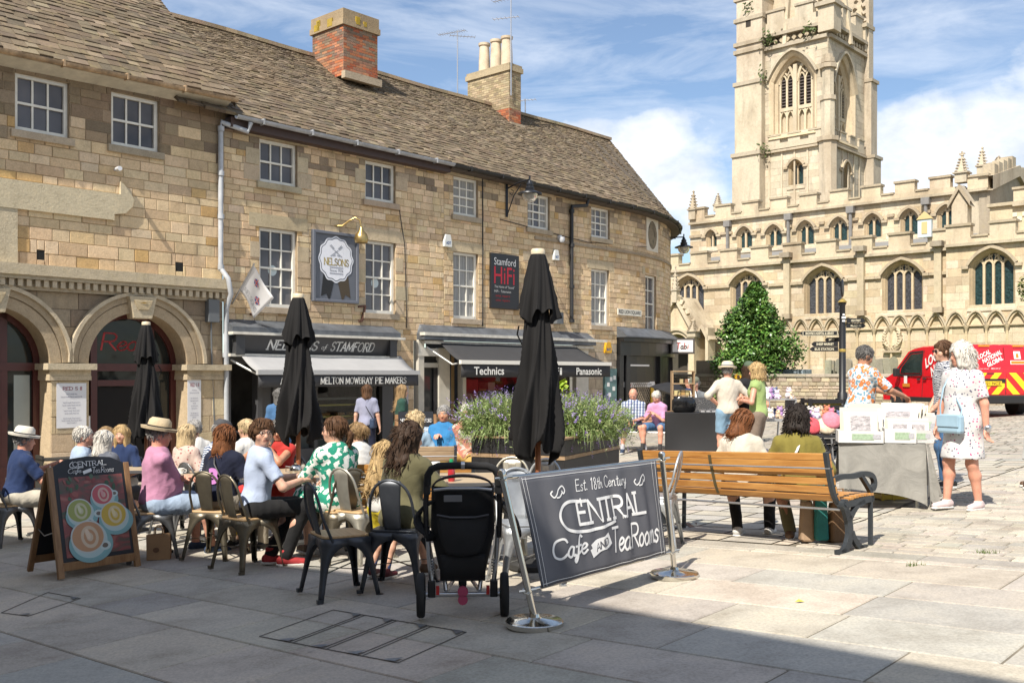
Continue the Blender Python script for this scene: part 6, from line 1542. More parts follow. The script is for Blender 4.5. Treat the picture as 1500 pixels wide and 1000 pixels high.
for cx_,sg in((A_*.225,1),(A_*.845,1)):
 v_=ribbon([crom([(cx_-.09,.835),(cx_-.115,.81),(cx_-.085,.775),(cx_-.04,.80),(cx_+.0,.845),(cx_+.06,.87),(cx_+.085,.83),(cx_+.06,.80),(cx_+.04,.825)],6),crom([(cx_-.05,.77),(cx_+.0,.775),(cx_+.05,.815)],5)],.014);dens(v_,fnb)
for x in(.012,.032):
 dens(ribbon([[(A_*x,.01+.98*i/12)for i in range(13)]],.005),fnb);dens(ribbon([[(A_*(1-x*1.3),.01+.98*i/12)for i in range(13)]],.005),fnb)
dens(ribbon([[(A_*(.012+.976*i/60),.03)for i in range(61)]],.005),fnb);dens(ribbon([[(A_*(.012+.976*i/60),.975)for i in range(61)]],.005),fnb)
for b in(bn,):lo_=m.build('lettering',LW,b)
m=MB();fnb2=lambda x,y:ban(x/asp,y,.0075)-bo
dens(place(stroke2d('AND',.17),A_*.420,A_*.508,.195,.275,.30),fnb2);m.build('ribbon_word',BAN,bn)
q0,q1=at(85,852),at(206,829)
ab=thing('a_board','wooden framed pavement A board with a poster of four coffee cups','sign',(q0+q1)/2,math.atan2(q1.y-q0.y,q1.x-q0.x));wA_=(q1-q0).length
AM=wood_mat('a_board_wood',(.20,.10,.042),(.32,.18,.085),(10,10,1));H_=1.0;lean=.235;hw=wA_/2
def abp(x,z,o=0.):return Vector((x,lean*z/H_-o*1.,z+.01))
BL=mat('a_board_black',(.012,.014,.02),.5)
for sg in(-1,1):
 m=MB();m.bar(abp(sg*(hw-.03),0),abp(sg*(hw-.03),H_*.985),.055,.04,up=(0,1,0));m.build('post',AM,ab,bevel=.004)
m=MB();m.bar(abp(-hw+.05,.10),abp(hw-.05,.10),.075,.035,up=(0,1,0));m.build('bottom_rail',AM,ab,bevel=.004)
for sg in(-1,1):
 m=MB();m.bar(Vector((sg*(hw-.03),2*lean+.13,.01)),Vector((sg*(hw-.03),lean+.03,H_*.95)),.05,.035,up=(0,1,0));m.build('rear_leg',AM,ab,bevel=.004)
m=MB();m.bar(Vector((-hw+.04,2*lean+.10,.12)),Vector((hw-.04,2*lean+.10,.12)),.07,.03,up=(0,1,0));m.build('rear_rail',AM,ab)
m=MB();m.hexa([(-hw+.05,2*lean+.10,.14),(hw-.05,2*lean+.10,.14),(hw-.05,2*lean+.12,.14),(-hw+.05,2*lean+.12,.14),(-hw+.05,lean+.03,H_*.95),(hw-.05,lean+.03,H_*.95),(hw-.05,lean+.05,H_*.95),(-hw+.05,lean+.05,H_*.95)]);m.build('rear_panel',BL,ab)
m=MB();pl=[(-hw+.055,.14),(hw-.055,.14),(hw-.055,.985),(hw*.55,1.045),(0,1.065),(-hw*.55,1.045),(-hw+.055,.985)]
m.add([abp(x,z,.012)for x,z in pl]+[abp(x,z,-.012)for x,z in pl],[tuple(range(7)),tuple(range(13,6,-1))]+[(i,i+7,(i+1)%7+7,(i+1)%7)for i in range(7)]);bd=m.build('board',BL,ab)
X0,X1,Z0,Z1=-hw+.095,hw-.085,.175,.885
pm,nt,b,tc=base_mat('poster_table');n=nd(nt,'ShaderNodeTexNoise',inp={'Scale':4.2,'Detail':6,'Distortion':1.2});mp=nd(nt,'ShaderNodeMapping');mp.inputs['Scale'].default_value=(1,1,2.2);lk(nt,tc.outputs['Object'],mp.inputs[0]);lk(nt,mp.outputs[0],n.inputs['Vector'])
lk(nt,ramp(nt,n.outputs[0],[(.3,(.05,.09,.06)),(.42,(.12,.07,.06)),(.55,(.24,.06,.06)),(.7,(.36,.15,.12)),(.8,(.2,.24,.16))]),b.inputs['Base Color']);b.inputs['Roughness'].default_value=.4
m=MB();m.add([abp(X0,Z0,.016),abp(X1,Z0,.016),abp(X1,Z1,.016),abp(X0,Z1,.016)],[(0,1,2,3)]);m.build('poster',pm,bd)
m=MB();pw,ph_=X1-X0,Z1-Z0;lay=[.018]
def disc(u,v,ru,rv,c,a0=0,a1=2*PI,rot=0):
 lay[0]+=.00018;n=40;P=[]
 for i in range(n):
  a=a0+(a1-a0)*i/n;x,y=ru*math.cos(a),rv*math.sin(a);P.append((u+x*math.cos(rot)-y*math.sin(rot),v+x*math.sin(rot)+y*math.cos(rot)))
 m.add([abp(X0+x*pw,Z0+y*ph_,lay[0])for x,y in P],[tuple(range(n))],col=c)
def cup(u,v,r,foam,mid,ha):
 k=pw/ph_;disc(u+r*.15,v-r*k*.42,r*1.28,r*k*1.0,(.2,.37,.39));disc(u+r*.15,v-r*k*.40,r*1.05,r*k*.8,(.20,.40,.43));disc(u+r*.08,v-r*k*.18,r*1.04,r*k*.98,(.42,.55,.56))
 disc(u+r*1.1*math.cos(ha),v+r*k*1.1*math.sin(ha),r*.34,r*k*.26,(.5,.6,.6));disc(u+r*1.1*math.cos(ha),v+r*k*1.1*math.sin(ha),r*.18,r*k*.13,(.15,.12,.1))
 disc(u,v,r,r*k*.9,(.5,.54,.53));disc(u,v,r*.91,r*k*.81,foam)
 for s_ in(.62,.42,.24):disc(u+.1*r,v-.02*r,r*s_*.8,r*k*s_,tuple(.6*a+.4*b for a,b in zip((.66,.6,.48),foam))if s_!=.42 else foam,rot=.5)
 disc(u,v+.12*r,r*.13,r*k*.3,mid,rot=.3)
for q in range(26):
 u,v=rng.uniform(.05,.95),rng.uniform(.72,.99);disc(u,v,rng.uniform(.02,.05),rng.uniform(.012,.035),rng.choice([(.04,.09,.05),(.07,.13,.08),(.22,.05,.05),(.3,.09,.08)]),rot=rng.uniform(0,3))
cup(.64,.75,.175,(.50,.10,.12),(.62,.3,.3),0);cup(.26,.57,.195,(.30,.34,.10),(.6,.6,.42),-.9);cup(.78,.48,.215,(.55,.38,.06),(.72,.6,.35),PI*.95);cup(.34,.235,.265,(.48,.27,.15),(.7,.55,.42),-.55)
m.build('cup_picture',mat('poster_ink',attr=True,rough=.4),bd)
m=MB();fa_=lambda x,y:abp(x,y,.020)
dens(place(stroke2d('CENTRAL',.13,serif=.12),-.16,.17,.975,1.025),fa_);dens(place(stroke2d('Cafe',.12,slant=.2,track=.0),-.21,-.08,.905,.965),fa_);dens(place(stroke2d('Tea Rooms',.12,slant=.2,track=.0),.03,.24,.905,.965),fa_)
dens(ribbon([[(-.06,.92),(.01,.94)]],.03),fa_);dens(ribbon([crom([(-.155,1.025),(-.185,1.0),(-.17,.972),(-.06,.968)])],.008),fa_)
m.build('lettering',LW,bd)
m=MB();m.tube([Vector((-hw+.03,lean*.4+.02,.42)),Vector((-hw+.02,lean+.06,.37)),Vector((-hw+.03,2*lean-.03,.42))],.006,6);m.build('stay_cord',mat('steel',(.45,.45,.46),.35,.9),ab)
SLW=wood_mat('varnished_slats',(.36,.15,.035),(.56,.29,.085),(1,9,9),.35);IRON=mat('painted_iron',(.035,.042,.05),.42,.2,nz=(6,.2));SLD=wood_mat('weathered_slats',(.30,.20,.12),(.45,.33,.21),(1,9,9),.6);SLR=wood_mat('red_slats',(.26,.10,.05),(.38,.17,.09),(1,9,9),.5)
def bench(loc,rz,L,label,wood,grp='wooden slat benches with iron ends'):
 t=thing('park_bench',label,'bench',loc,rz,grp)
 prof=[(-.265,.79),(-.255,.73),(-.235,.66),(-.215,.59),(-.195,.52),(-.165,.455),(-.115,.415)]
 ang=[.2,.2,.22,.25,.35,.7,1.2]
 for(y,z),a in zip(prof[:6],ang):
  m=MB();m.box((0,y,z),(L,.022,.058),rot=(a*.8,0,0));m.build('back_slat',wood,t,bevel=.004)
 for i in range(6):
  y=-.05+i*.075;z=.425+.012*math.sin(i*.6)+.008*i/2;m=MB();m.box((0,y,z),(L,.058,.024),rot=(.06-.02*i,0,0));m.build('seat_slat',wood,t,bevel=.004)
 def end(x):
  m=MB();w=.035;X=Matrix.Translation((x-w/2,0,0))@Matrix(((0,0,1,0),(1,0,0,0),(0,1,0,0),(0,0,0,1)))
  def swp(pts,hw_):
   A,B=[],[]
   for i in range(len(pts)):
    a=pts[max(0,i-1)];b=pts[min(len(pts)-1,i+1)];dx,dz=b[0]-a[0],b[1]-a[1];l=math.hypot(dx,dz);h=hw_[i]if hasattr(hw_,'__len__')else hw_
    A.append((pts[i][0]-dz/l*h,pts[i][1]+dx/l*h));B.append((pts[i][0]+dz/l*h,pts[i][1]-dx/l*h))
   for i in range(len(pts)-1):m.prism([A[i],B[i],B[i+1],A[i+1]],0,w,M=X)
  swp(crom([(-.29,.83),(-.275,.74),(-.25,.63),(-.22,.53),(-.17,.44),(-.09,.395),(.1,.40),(.36,.415)],4),[.028]*29)
  swp(crom([(-.14,.0),(-.06,.05),(-.015,.13),(-.01,.22),(-.035,.31),(-.08,.40)],4),[.03]*5+[.036]*16)
  swp(crom([(.17,.0),(.10,.05),(.05,.10),(.02,.16)],4),.026);swp(crom([(.0,.27),(.1,.36),(.22,.395)],4),.022)
  swp([(.33,.40),(.30,.0)],.012)
  swp(crom([(-.22,.60),(-.1,.62),(.08,.615),(.24,.625),(.36,.60),(.40,.54),(.37,.49),(.32,.51)],4),.022)
  swp(crom([(.35,.40),(.33,.47),(.26,.55),(.2,.61)],4),.018)
  swp([(-.21,.02),(-.08,.02)],.018);swp([(.12,.02),(.24,.02)],.018)
  return m
 for x in(-L/2+.02,L/2-.02):end(x).build('end_frame',IRON,t,bevel=.006)
 for x in(-L*.09,):
  m=MB();P=[(x,y-.016,z)for y,z in prof]+[(x,-.05,.405)]
  for a,b in zip(P[:-1],P[1:]):m.bar(a,b,.03,.006,up=(0,1,0))
  m.build('back_strap',mat('strap_brass',(.16,.13,.07),.5,.6),t)
 m=MB();m.tube([(-L/2,-.17,.36),(L/2,-.17,.36)],.010,8);m.tube([(-L/2,-.29,.70),(L/2,-.29,.70)],.007,6);m.build('tie_rod',mat('steel',(.45,.45,.46),.35,.9),t)
 for x in(-L/2,L/2):
  m=MB();m.lathe([(0,-.03),(.045,-.03),(.045,.03),(0,.03)],14,M=Matrix.Translation((x+(-.01 if x<0 else .01),-.13,.40))@Matrix.Rotation(PI/2,4,'Y'));m.lathe([(0,-.02),(.02,-.02),(.02,.02),(0,.02)],8,M=Matrix.Translation((x+(-.03 if x<0 else .03),-.13,.40))@Matrix.Rotation(PI/2,4,'Y'));m.build('bolt_boss',IRON,t,smooth=40)
 return t
bR=Vector(((1222-CX)/F*8.0,8.0,0));bL=Vector(((942-CX)/F*9.6,9.6,0))
bR.z=G(bR.x,bR.y)+.01;bL.z=G(bL.x,bL.y)+.01
bdir=bR-bL;BRZ=math.atan2(bdir.y,bdir.x);BLEN=bdir.length;bfw=Vector((-bdir.y,bdir.x,0)).normalized();BMID=(bL+bR)/2+bfw*.27
BIG=bench(BMID,BRZ,BLEN,'large varnished wooden bench seen from behind, iron scroll end on its right',SLW);BIG.rotation_euler.y=-math.asin(bdir.z/BLEN)
p=on(628,9.75);bench(Vector((p.x-.18,p.y,p.z+.01)),D2R(4),1.25,'varnished wooden bench seen from behind, beyond the woman in olive',SLW)
p=on(580,12.6);bench(Vector((p.x,p.y,p.z+.04)),D2R(8),1.5,'weathered wooden bench seen from behind under the curly haired woman',SLD)
p=on(672,14.4);BSEN=bench(Vector((p.x+.05,p.y,p.z)),D2R(172),1.7,'wooden bench facing the camera under the woman in blue, left of the planter',SLD)
p=on(955,21.4);bench(Vector((p.x,p.y,p.z)),D2R(162),2.9,'long reddish wooden bench by the black corner shop',SLR)
pa,pb,pc2=Vector((-.50,12.3,0)),Vector((.62,11.75,0)),Vector((1.46,13.6,0))
for q in(pa,pb,pc2):q.z=G(q.x,q.y)
pd=pa+(pc2-pb);ctr=(pa+pc2)/2;zt=pz(640,12.3)+.02
pl=thing('black_planter','big black slatted planter box holding the lavender','planter',Vector((ctr.x,ctr.y,ctr.z)))
BLKW=mat('black_stained_wood',(.012,.012,.013),.55,nz=(6,.3));RAW=wood_mat('raw_edge',(.22,.14,.075),(.36,.25,.15),(4,4,10),.7)
m=MB();m2=MB();base=ctr.z-.05;hgt=zt-base
def ring(h0,h1,k,mb):
 P=[ctr+(q-ctr)*k for q in(pa,pb,pc2,pd)]
 mb.hexa([Vector((q.x,q.y,h0))for q in P]+[Vector((q.x,q.y,h1))for q in P])
nb_=4
for i in range(nb_):
 h0=base+hgt*i/nb_;h1=base+hgt*(i+1)/nb_;ring(h0+.028,h1-.028,1.,m)
 ring(h0-.0,h0+.022,1.008,m2);ring(h1-.022,h1,1.008,m2)
ring(base,zt-.06,.985,m);m.build('box',BLKW,pl,world=True);m2.build('slat_edge',RAW,pl,world=True)
m=MB();ring(zt-.07,zt-.05,.97,m);m.build('soil',mat('soil',(.03,.02,.015),.95),pl,world=True)
def lavender(name,label,cx_,cy_,rx,ry,n,h,seed):
 r=random.Random(seed);c=Vector((cx_,cy_,zt-.06));t=thing(name,label,'lavender',c,0)
 f=MB();s=MB();cols=[(.17,.26,.07),(.21,.30,.10),(.27,.34,.13),(.13,.19,.055),(.30,.35,.15)];pu=[(.20,.13,.36),(.28,.19,.46),(.16,.10,.30),(.33,.25,.5)]
 for i in range(n):
  a=r.uniform(0,2*PI);k=math.sqrt(r.random());x,y=rx*k*math.cos(a),ry*k*math.sin(a)
  b=Vector((x*.75,y*.75,0));out=Vector((x/rx,y/ry,0))*(.22+.12*r.random());hh=h*(.55+.45*r.random())*(1-.32*k*k);tip=b+out+Vector((r.uniform(-.08,.08),r.uniform(-.08,.08),hh))
  mid=b.lerp(tip,.5)+Vector((0,0,.06));w=Vector((r.uniform(-1,1),r.uniform(-1,1),0)).normalized()*.004;c_=r.choice(cols)
  if k>.72 and r.random()<.5:tip.z-=r.uniform(.2,.5);mid.z-=.08
  f.add([b-w,b+w,mid+w,mid-w,tip],[(0,1,2,3),(3,2,4)],col=c_)
  for j in range(7):
   q=b.lerp(mid,r.random())if r.random()<.6 else mid.lerp(tip,r.random()*.7);d=Vector((r.uniform(-1,1),r.uniform(-1,1),r.uniform(.1,1))).normalized()*r.uniform(.03,.07);e=d.cross(Vector((r.uniform(-1,1),r.uniform(-1,1),.2))).normalized()*.006
   f.add([q-e*.4,q+d*.5+e,q+d,q+d*.5-e],[(0,1,2,3)],col=jit(c_,.2,r))
  if r.random()<.15:
   d=(tip-mid).normalized()
   for j in range(9):
    q=tip-d*.06+d*(j*.011);o=Vector((r.uniform(-1,1),r.uniform(-1,1),r.uniform(-.5,.5))).normalized()*.013;e=o.cross(d)*.7
    s.add([q,q+o+e,q+o*1.5,q+o-e],[(0,1,2,3)],col=jit(r.choice(pu),.15,r))
 FO=mat('lavender_leaf',attr=True,rough=.7);FL=mat('lavender_flower',attr=True,rough=.8)
 f.build('foliage',FO,t);s.build('flower_spikes',FL,t);return t
lavender('lavender_bush','purple flowering lavender bush left of the tall parasol',-.08,12.5,.55,.45,2300,.66,3)
lavender('lavender_bush','lavender bush spilling over the planter right of the tall parasol',.86,12.65,.62,.62,2800,.64,5)
def leafy(name,label,c,rx,h,n,cols,cat='plant',lw=.05,seed=1,stem=True,flowers=None):
 r=random.Random(seed);t=thing(name,label,cat,c);m=MB()
 for i in range(n):
  d=Vector((r.gauss(0,1),r.gauss(0,1),r.gauss(0,1))).normalized()*r.random()**.4;q=Vector((d.x*rx,d.y*rx,h*.55+d.z*h*.45));u=Vector((r.uniform(-1,1),r.uniform(-1,1),r.uniform(-.6,.6))).normalized()*lw*r.uniform(.7,1.4);v=u.cross(Vector((r.uniform(-1,1),r.uniform(-1,1),1))).normalized()*lw*.4
  m.add([q-u,q+v,q+u,q-v],[(0,1,2,3)],col=jit(r.choice(cols),.25,r))
 m.build('foliage',mat('leaf_colours',attr=True,rough=.55),t)
 if stem:
  m=MB()
  for i in range(6):m.tube([(r.uniform(-.05,.05),r.uniform(-.05,.05),0),(r.uniform(-rx,rx)*.6,r.uniform(-rx,rx)*.6,h*.7)],.008,5)
  m.build('stem',mat('stem_brown',(.08,.06,.03),.8),t)
 if flowers:
  m=MB()
  for(x,y,z,rr_)in flowers:
   for k in range(14):a=k*2*PI/14;p0=Vector((x,y,z));m.add([p0,p0+Vector((math.cos(a-.2)*rr_*.6,-.02,math.sin(a-.2)*rr_*.6)),p0+Vector((math.cos(a)*rr_,-.035,math.sin(a)*rr_)),p0+Vector((math.cos(a+.2)*rr_*.6,-.02,math.sin(a+.2)*rr_*.6))],[(0,1,2,3)],col=(.75,.42,.015))
   m.add([Vector((x+rr_*.4*math.cos(a*.7854),y-.045,z+rr_*.4*math.sin(a*.7854)))for a in range(8)],[tuple(range(8))],col=(.06,.03,.012))
  m.build('flower',mat('leaf_colours',attr=True,rough=.55),t)
 return t
leafy('leafy_plant','bright yellow green leafy plant behind the parasol',Vector((.62,13.0,zt-.05)),.22,.75,260,[(.32,.42,.03),(.24,.36,.03),(.40,.46,.05)],lw=.07,seed=4)
p=on(611,17.5);a2b=thing('a_board','dark pavement board with a pale price list near the pie shop door','sign',p,D2R(14))
m=MB();
for sg in(-1,1):m.bar((sg*.34,0,0),(sg*.34,.16,1.12),.05,.04,up=(0,1,0));m.bar((sg*.34,.5,0),(sg*.34,.2,1.1),.05,.04,up=(0,1,0))
m.build('post',AM,a2b)
m=MB();m.hexa([(-.31,.0,.1),(.31,.0,.1),(.31,.03,.1),(-.31,.03,.1),(-.31,.15,1.17),(.31,.15,1.17),(.31,.18,1.17),(-.31,.18,1.17)]);bd2=m.build('board',BL,a2b)
m=MB();m.add([(-.26,.008,.18),(.26,.008,.18),(.26,.108,.9),(-.26,.108,.9)],[(0,1,2,3)]);m.build('price_list',mat('list_blue',(.36,.45,.56),.6,coords='Generated',nz=(7,.4)),bd2)
m=MB();decal(m,fit2d(stroke2d('NELSONS & STAMFORD',.14,serif=.08),-.28,.28,.98,1.05),lambda x,y:Vector((x,-.016+.14*(y-.1)/1.07,y)));decal(m,fit2d(text2d('PIES ROLLS QUICHE',1),-.22,.22,.82,.87),lambda x,y:Vector((x,-.002+.14*(y-.18)/1.02,y)))
m.build('lettering',LW,bd2)
p=on(1234,24.);fp=thing('fingerpost','black town fingerpost with gilt collar and pointing sign arms','signpost',p);FB=mat('post_black',(.012,.012,.014),.4);FG=mat('gilt',(.50,.36,.10),.4,.6);H_=pz(444,24)-p.z
m=MB();m.lathe([(.12,0),(.12,.9),(.08,.95),(.08,H_-.55),(.07,H_-.5),(.065,H_-.06),(.09,H_-.02),(.10,H_),(0,H_)],16);m.build('post',FB,fp,smooth=40)
m=MB();m.lathe([(.07,H_),(.115,H_+.025),(.075,H_+.07),(.04,H_+.10),(0,H_+.11)],16);m.lathe([(.082,H_-1.17),(.088,H_-1.13),(.082,H_-1.10)],16);m.build('gilt_collar',FG,fp,smooth=40)
m=MB();m.lathe([(0,-.02),(.13,-.02),(.15,0),(.13,.02),(0,.02)],20,M=Matrix.Translation((0,0,H_+.36))@Matrix.Rotation(PI/2,4,'X')@Matrix.Scale(1.5,4,(0,1,0))@Matrix.Rotation(D2R(62),4,'Y'));m.build('roundel',FB,fp,smooth=40)
m=MB();m.box((-.005,-.103,H_-.28),(.05,.01,.04));m.box((-.005,-.103,H_-.35),(.09,.01,.05));m.box((-.005,-.103,H_-.43),(.07,.01,.04));m.build('emblem',LW,fp)
def arm(z,L,sg,txt,ang,h=.12,gold=False):
 d=Vector((sg*math.cos(ang),math.sin(ang),0));a=Vector((0,0,z))+d*.1;b=a+d*L;n_=Vector((d.y,-d.x,0));n_=n_ if n_.y<0 else-n_
 m=MB();m.bar(a,b,.03,h);pts=[b+Vector((0,0,h/2)),b+d*.06,b+Vector((0,0,-h/2))];m.add([q+n_*.015 for q in pts]+[q-n_*.015 for q in pts],[(0,1,2),(5,4,3),(0,3,4,1),(1,4,5,2)]);ar=m.build('finger',FB,fp)
 m=MB();ax=Vector((1,0,0))if sg>0 else Vector((-1,0,0));st_=(a if sg>0 else b)+d*(.04 if sg>0 else .0);dd=d if sg>0 else-d
 decal(m,fit2d(text2d(txt,1,bold=.02),.06,L-.1,-h*.24,h*.24),lambda x,y:st_+dd*x+Vector((0,0,y))+n_*.0185)
 if gold:decal(m,ribbon([[(.0,-h*.42),(L-.02,-h*.42),(L-.02,h*.42),(.0,h*.42),(.0,-h*.42)]],.012),lambda x,y:st_+dd*x+Vector((0,0,y))+n_*.0185)
 m.build('lettering',mat('cream_letter',(.62,.57,.42),.5),ar)
arm(H_-.72,.82,-1,'BROWNE S HOSPITAL & LIBRARY',.15,.13,True);arm(H_-.87,.32,-1,'MARKET',.9,.11);arm(H_-1.0+.02,.56,-1,'SHEEP MARKET',.25,.12);arm(H_-1.10,.60,-1,'BUS STATION',.2,.11);arm(H_-.42+.0,.38,1,'HIGH STREET',-.1,.11);arm(H_-.54,.42,1,'MUSEUM',.1,.11)
def tree(px,Y,ytop,ybot,wpx,label,cols,n=5200,seed=2):
 r=random.Random(seed);k=Y/F;x=(px-CX)*k;zt_=pz(ytop,Y);zb_=pz(ybot,Y);H=zt_-zb_;Wd=wpx*k/2;t=thing('evergreen_tree',label,'tree',Vector((x,Y,CZG)))
 m=MB();m.tube([(0,0,-.2),(.05,0,H*.4),(0,.03,H*.8)],[.13,.10,.03],8);
 for i in range(14):a=r.uniform(0,6.28);z=H*r.uniform(.12,.7);m.tube([(0,0,z),(math.cos(a)*Wd*.6*(1-z/H),math.sin(a)*Wd*.6*(1-z/H),z+.3)],[.035,.01],5)
 m.build('trunk',mat('bark',(.07,.05,.035),.9),t)
 m=MB();cl=[]
 for i in range(260):
  f=r.random()**.75;z=H*(.02+.95*f);prof=min(1,(1-f)*1.4)**.85*(1 if f>.16 else .80+1.25*f);rad=Wd*prof
  a=r.uniform(0,2*PI);rr_=rad*r.uniform(.35,1.0)*(1+.16*math.sin(3*a+f*9)+.08*math.sin(7*a-f*14));cl.append((Vector((rr_*math.cos(a),rr_*math.sin(a),z)),.20+.30*prof*r.uniform(.6,1.1)))
 for c,s in cl:
  sh=r.uniform(.55,1.35)
  for i in range(110):
   d=Vector((r.gauss(0,1),r.gauss(0,1),r.gauss(0,.8))).normalized()*s*r.random()**.35;q=c+d;u=Vector((r.uniform(-1,1),r.uniform(-1,1),r.uniform(-.8,.6))).normalized()*r.uniform(.06,.10);v=u.cross(d+Vector((.01,.02,.3))).normalized()*.038
   m.add([q-u,q+v,q+u,q-v],[(0,1,2,3)],col=tuple(x_*sh for x_ in jit(r.choice(cols),.3,r)))
 m.build('crown',mat('glossy_leaf',attr=True,rough=.38),t);return t
tree(1106,39.5,422,566,120,'dark glossy conical evergreen tree in front of the church',[(.07,.16,.03),(.09,.20,.035),(.05,.12,.025),(.15,.25,.05),(.11,.21,.04)])
leafy('tree_branch','green leafy branch reaching in at the right edge before the church',Vector(((1512-CX)/F*34,34,pz(455,34))),.45,1.4,420,[(.05,.11,.022),(.12,.16,.04),(.16,.17,.05)],cat='tree',lw=.09,seed=8)
p=at(678,905);pr=thing('pushchair','black three wheel pushchair seen from behind with foam handlebar and pink clip','pushchair',Vector((p.x,6.6,p.z+.010)),D2R(3))
TY=mat('tyre',(.014,.014,.015),.75);ALU=mat('alu_tube',(.5,.51,.53),.3,.9);NYL=mat('black_nylon',(.010,.010,.012),.75,nz=(5,.3),bump=(40,.15,.004));PLB=mat('black_plastic',(.014,.014,.016),.4);REDP=mat('red_tab',(.45,.02,.02),.4);PNK=mat('pink_clip',(.42,.06,.13),.5)
def wheel(c,r,w,parent):
 Mx=Matrix.Translation(c)@Matrix.Rotation(PI/2,4,'Y')
 m=MB();m.lathe([(r*.80,-w*.45),(r*.93,-w*.5),(r,-w*.25),(r,w*.25),(r*.93,w*.5),(r*.80,w*.45),(r*.80,-w*.45)],32,M=Mx);o=m.build('wheel',TY,parent,smooth=50)
 m=MB();m.lathe([(r*.80,-w*.35),(r*.80,w*.35),(r*.70,w*.3),(r*.70,-w*.3),(r*.8,-w*.35)],28,M=Mx);m.lathe([(0,-w*.6),(.03,-w*.6),(.03,w*.6),(0,w*.6)],12,M=Mx)
 for i in range(5):a=i*2*PI/5;m.bar(Mx@Vector((.02*math.cos(a),.02*math.sin(a),0)),Mx@Vector((r*.74*math.cos(a),r*.74*math.sin(a),0)),.022,.018)
 m.build('rim',PLB,o)
for sx in(-1,1):wheel(Vector((sx*.275,0,.147)),.147,.052,pr)
wheel(Vector((0,.62,.11)),.11,.05,pr)
m=MB();m.tube([(-.25,0,.15),(.25,0,.15)],.016,10);m.build('axle',ALU,pr,smooth=50)
for sx in(-1,1):
 m=MB();m.tube([(sx*.195,0,.15),(sx*.225,.03,.40),(sx*.235,.02,.60)],.016,10);m.tube([(sx*.11,.02,.17),(sx*.15,.16,.42)],.015,10);m.tube([(sx*.11,.02,.17),(sx*.06,.55,.14)],.014,8);m.build('frame_tube',ALU,pr,smooth=50)
 m=MB();m.tube([(sx*.24,.02,.52),(sx*.245,.0,.75),(sx*.232,-.05,.9)],.019,10);m.box((sx*.235,-.03,.86),(.045,.06,.09));m.box((sx*.205,0,.19),(.05,.06,.11));m.build('hinge',PLB,pr,bevel=.008)
 m=MB();m.tube([(sx*.205+.013*math.cos(i*1.05),.012+.013*math.sin(i*1.05),.27+i*.0032)for i in range(36)],.0045,5);m.build('spring',ALU,pr)
 m=MB();m.box((sx*.165,-.035,.185),(.022,.012,.06));m.build('brake_tab',REDP,pr)
m=MB();m.tube(crom([(-.232,-.05,.9),(-.215,-.08,.98),(-.15,-.095,1.01),(0,-.1,1.015),(.15,-.095,1.01),(.215,-.08,.98),(.232,-.05,.9)],1)if False else[(-.232,-.05,.88),(-.228,-.07,.945),(-.205,-.085,.985),(-.16,-.095,1.005),(0,-.1,1.01),(.16,-.095,1.005),(.205,-.085,.985),(.228,-.07,.945),(.232,-.05,.88)],.024,12);m.build('handlebar',mat('foam_grip',(.016,.016,.017),.9,bump=(120,.2,.003)),pr,smooth=60)
m=MB();m.tube([(-.012,-.1,1.01),(.012,-.1,1.01)],.026,12);m.build('grip_ring',ALU,pr,smooth=50)
m=MB();rows=[]
for i in range(15):
 f=i/14;z=.30+.56*f;w=.155+.06*min(1,f*2.2)-.01*f;y0=.05-.02*math.sin(PI*f)-.03*f
 rows.append([(math.sin(a)*w,y0+.06-math.cos(a)*.075*(1+.15*math.sin(f*9)),z)for a in[(-1.9+3.8*j/18)for j in range(19)]])
m.grid(rows);m.build('seat_back',NYL,pr,smooth=180,solid=.008)
m=MB();rows=[]
for i in range(10):
 f=i/9;a=f*1.5;rows.append([(math.sin(b)*(.2-.01*f),-.01+.30*math.sin(a)*(.4+.6*math.cos(b)*1)-.02,.86+.075*math.cos(b)*math.cos(a*.7))for b in[(-1.57+3.14*j/14)for j in range(15)]])
m.grid(rows);m.build('hood',mat('hood_brown',(.05,.035,.035),.8),pr,smooth=180,solid=.008)
m=MB();m.tube([(-.19,-.045,.845),(-.1,-.055,.855),(.1,-.055,.855),(.19,-.045,.845)],.011,8);m.build('cross_bar',ALU,pr,smooth=60)
m=MB();rows=[]
for i in range(10):
 f=i/9;z=.665-.25*f;w=.17*(1-.35*f*f);rows.append([(x*w,-.085-.025*math.sin(PI*f)*(1-x*x)+.012*f,z+.02*(x*x))for x in[-1+j/6 for j in range(13)]])
m.grid(rows);m.build('back_pocket',NYL,pr,smooth=180,solid=.01)
m=MB();m.tube([(-.17,-.095,.668+.02),(-.08,-.1,.672),(.08,-.1,.672),(.17,-.095,.688)],.007,6);m.build('pocket_piping',mat('piping_grey',(.07,.07,.08),.7),pr)
m=MB();m.box((-.065,-.062,.79),(.12,.008,.045),rot=(.1,0,0));m.build('fabric_label',mat('label_grey',(.17,.17,.18),.6),pr,bevel=.004)
m=MB();rows=[]
for i in range(9):
 f=i/8;rows.append([((-.23-.10*math.sin(PI*min(1,f*1.15)))*1+.05*j/4+.01*math.sin(5*f+j),-.02+.06*j/4+.02*math.sin(f*8),.76-.26*f)for j in range(5)])
m.grid(rows)
m.build('side_drape',NYL,pr,smooth=180,solid=.01)
m=MB();rows=[]
for i in range(10):
 f=i/9;rows.append([(.2+.16*math.sin(PI*.5*f)+.03*j/4,-.02+.07*j/4+.025*math.sin(f*7+j),.80-.30*f+.03*j/4*f)for j in range(5)])
m.grid(rows);m.build('hanging_bag',NYL,pr,smooth=180,solid=.012)
m=MB();rows=[]
for i in range(8):
 f=i/7;rows.append([(x*.15,-.05+.18*f-.05*math.sin(PI*f),.42-.20*math.sin(PI*.5*f))for x in[-1+j/4 for j in range(9)]])
m.grid(rows);m.build('basket',NYL,pr,smooth=180,solid=.01)
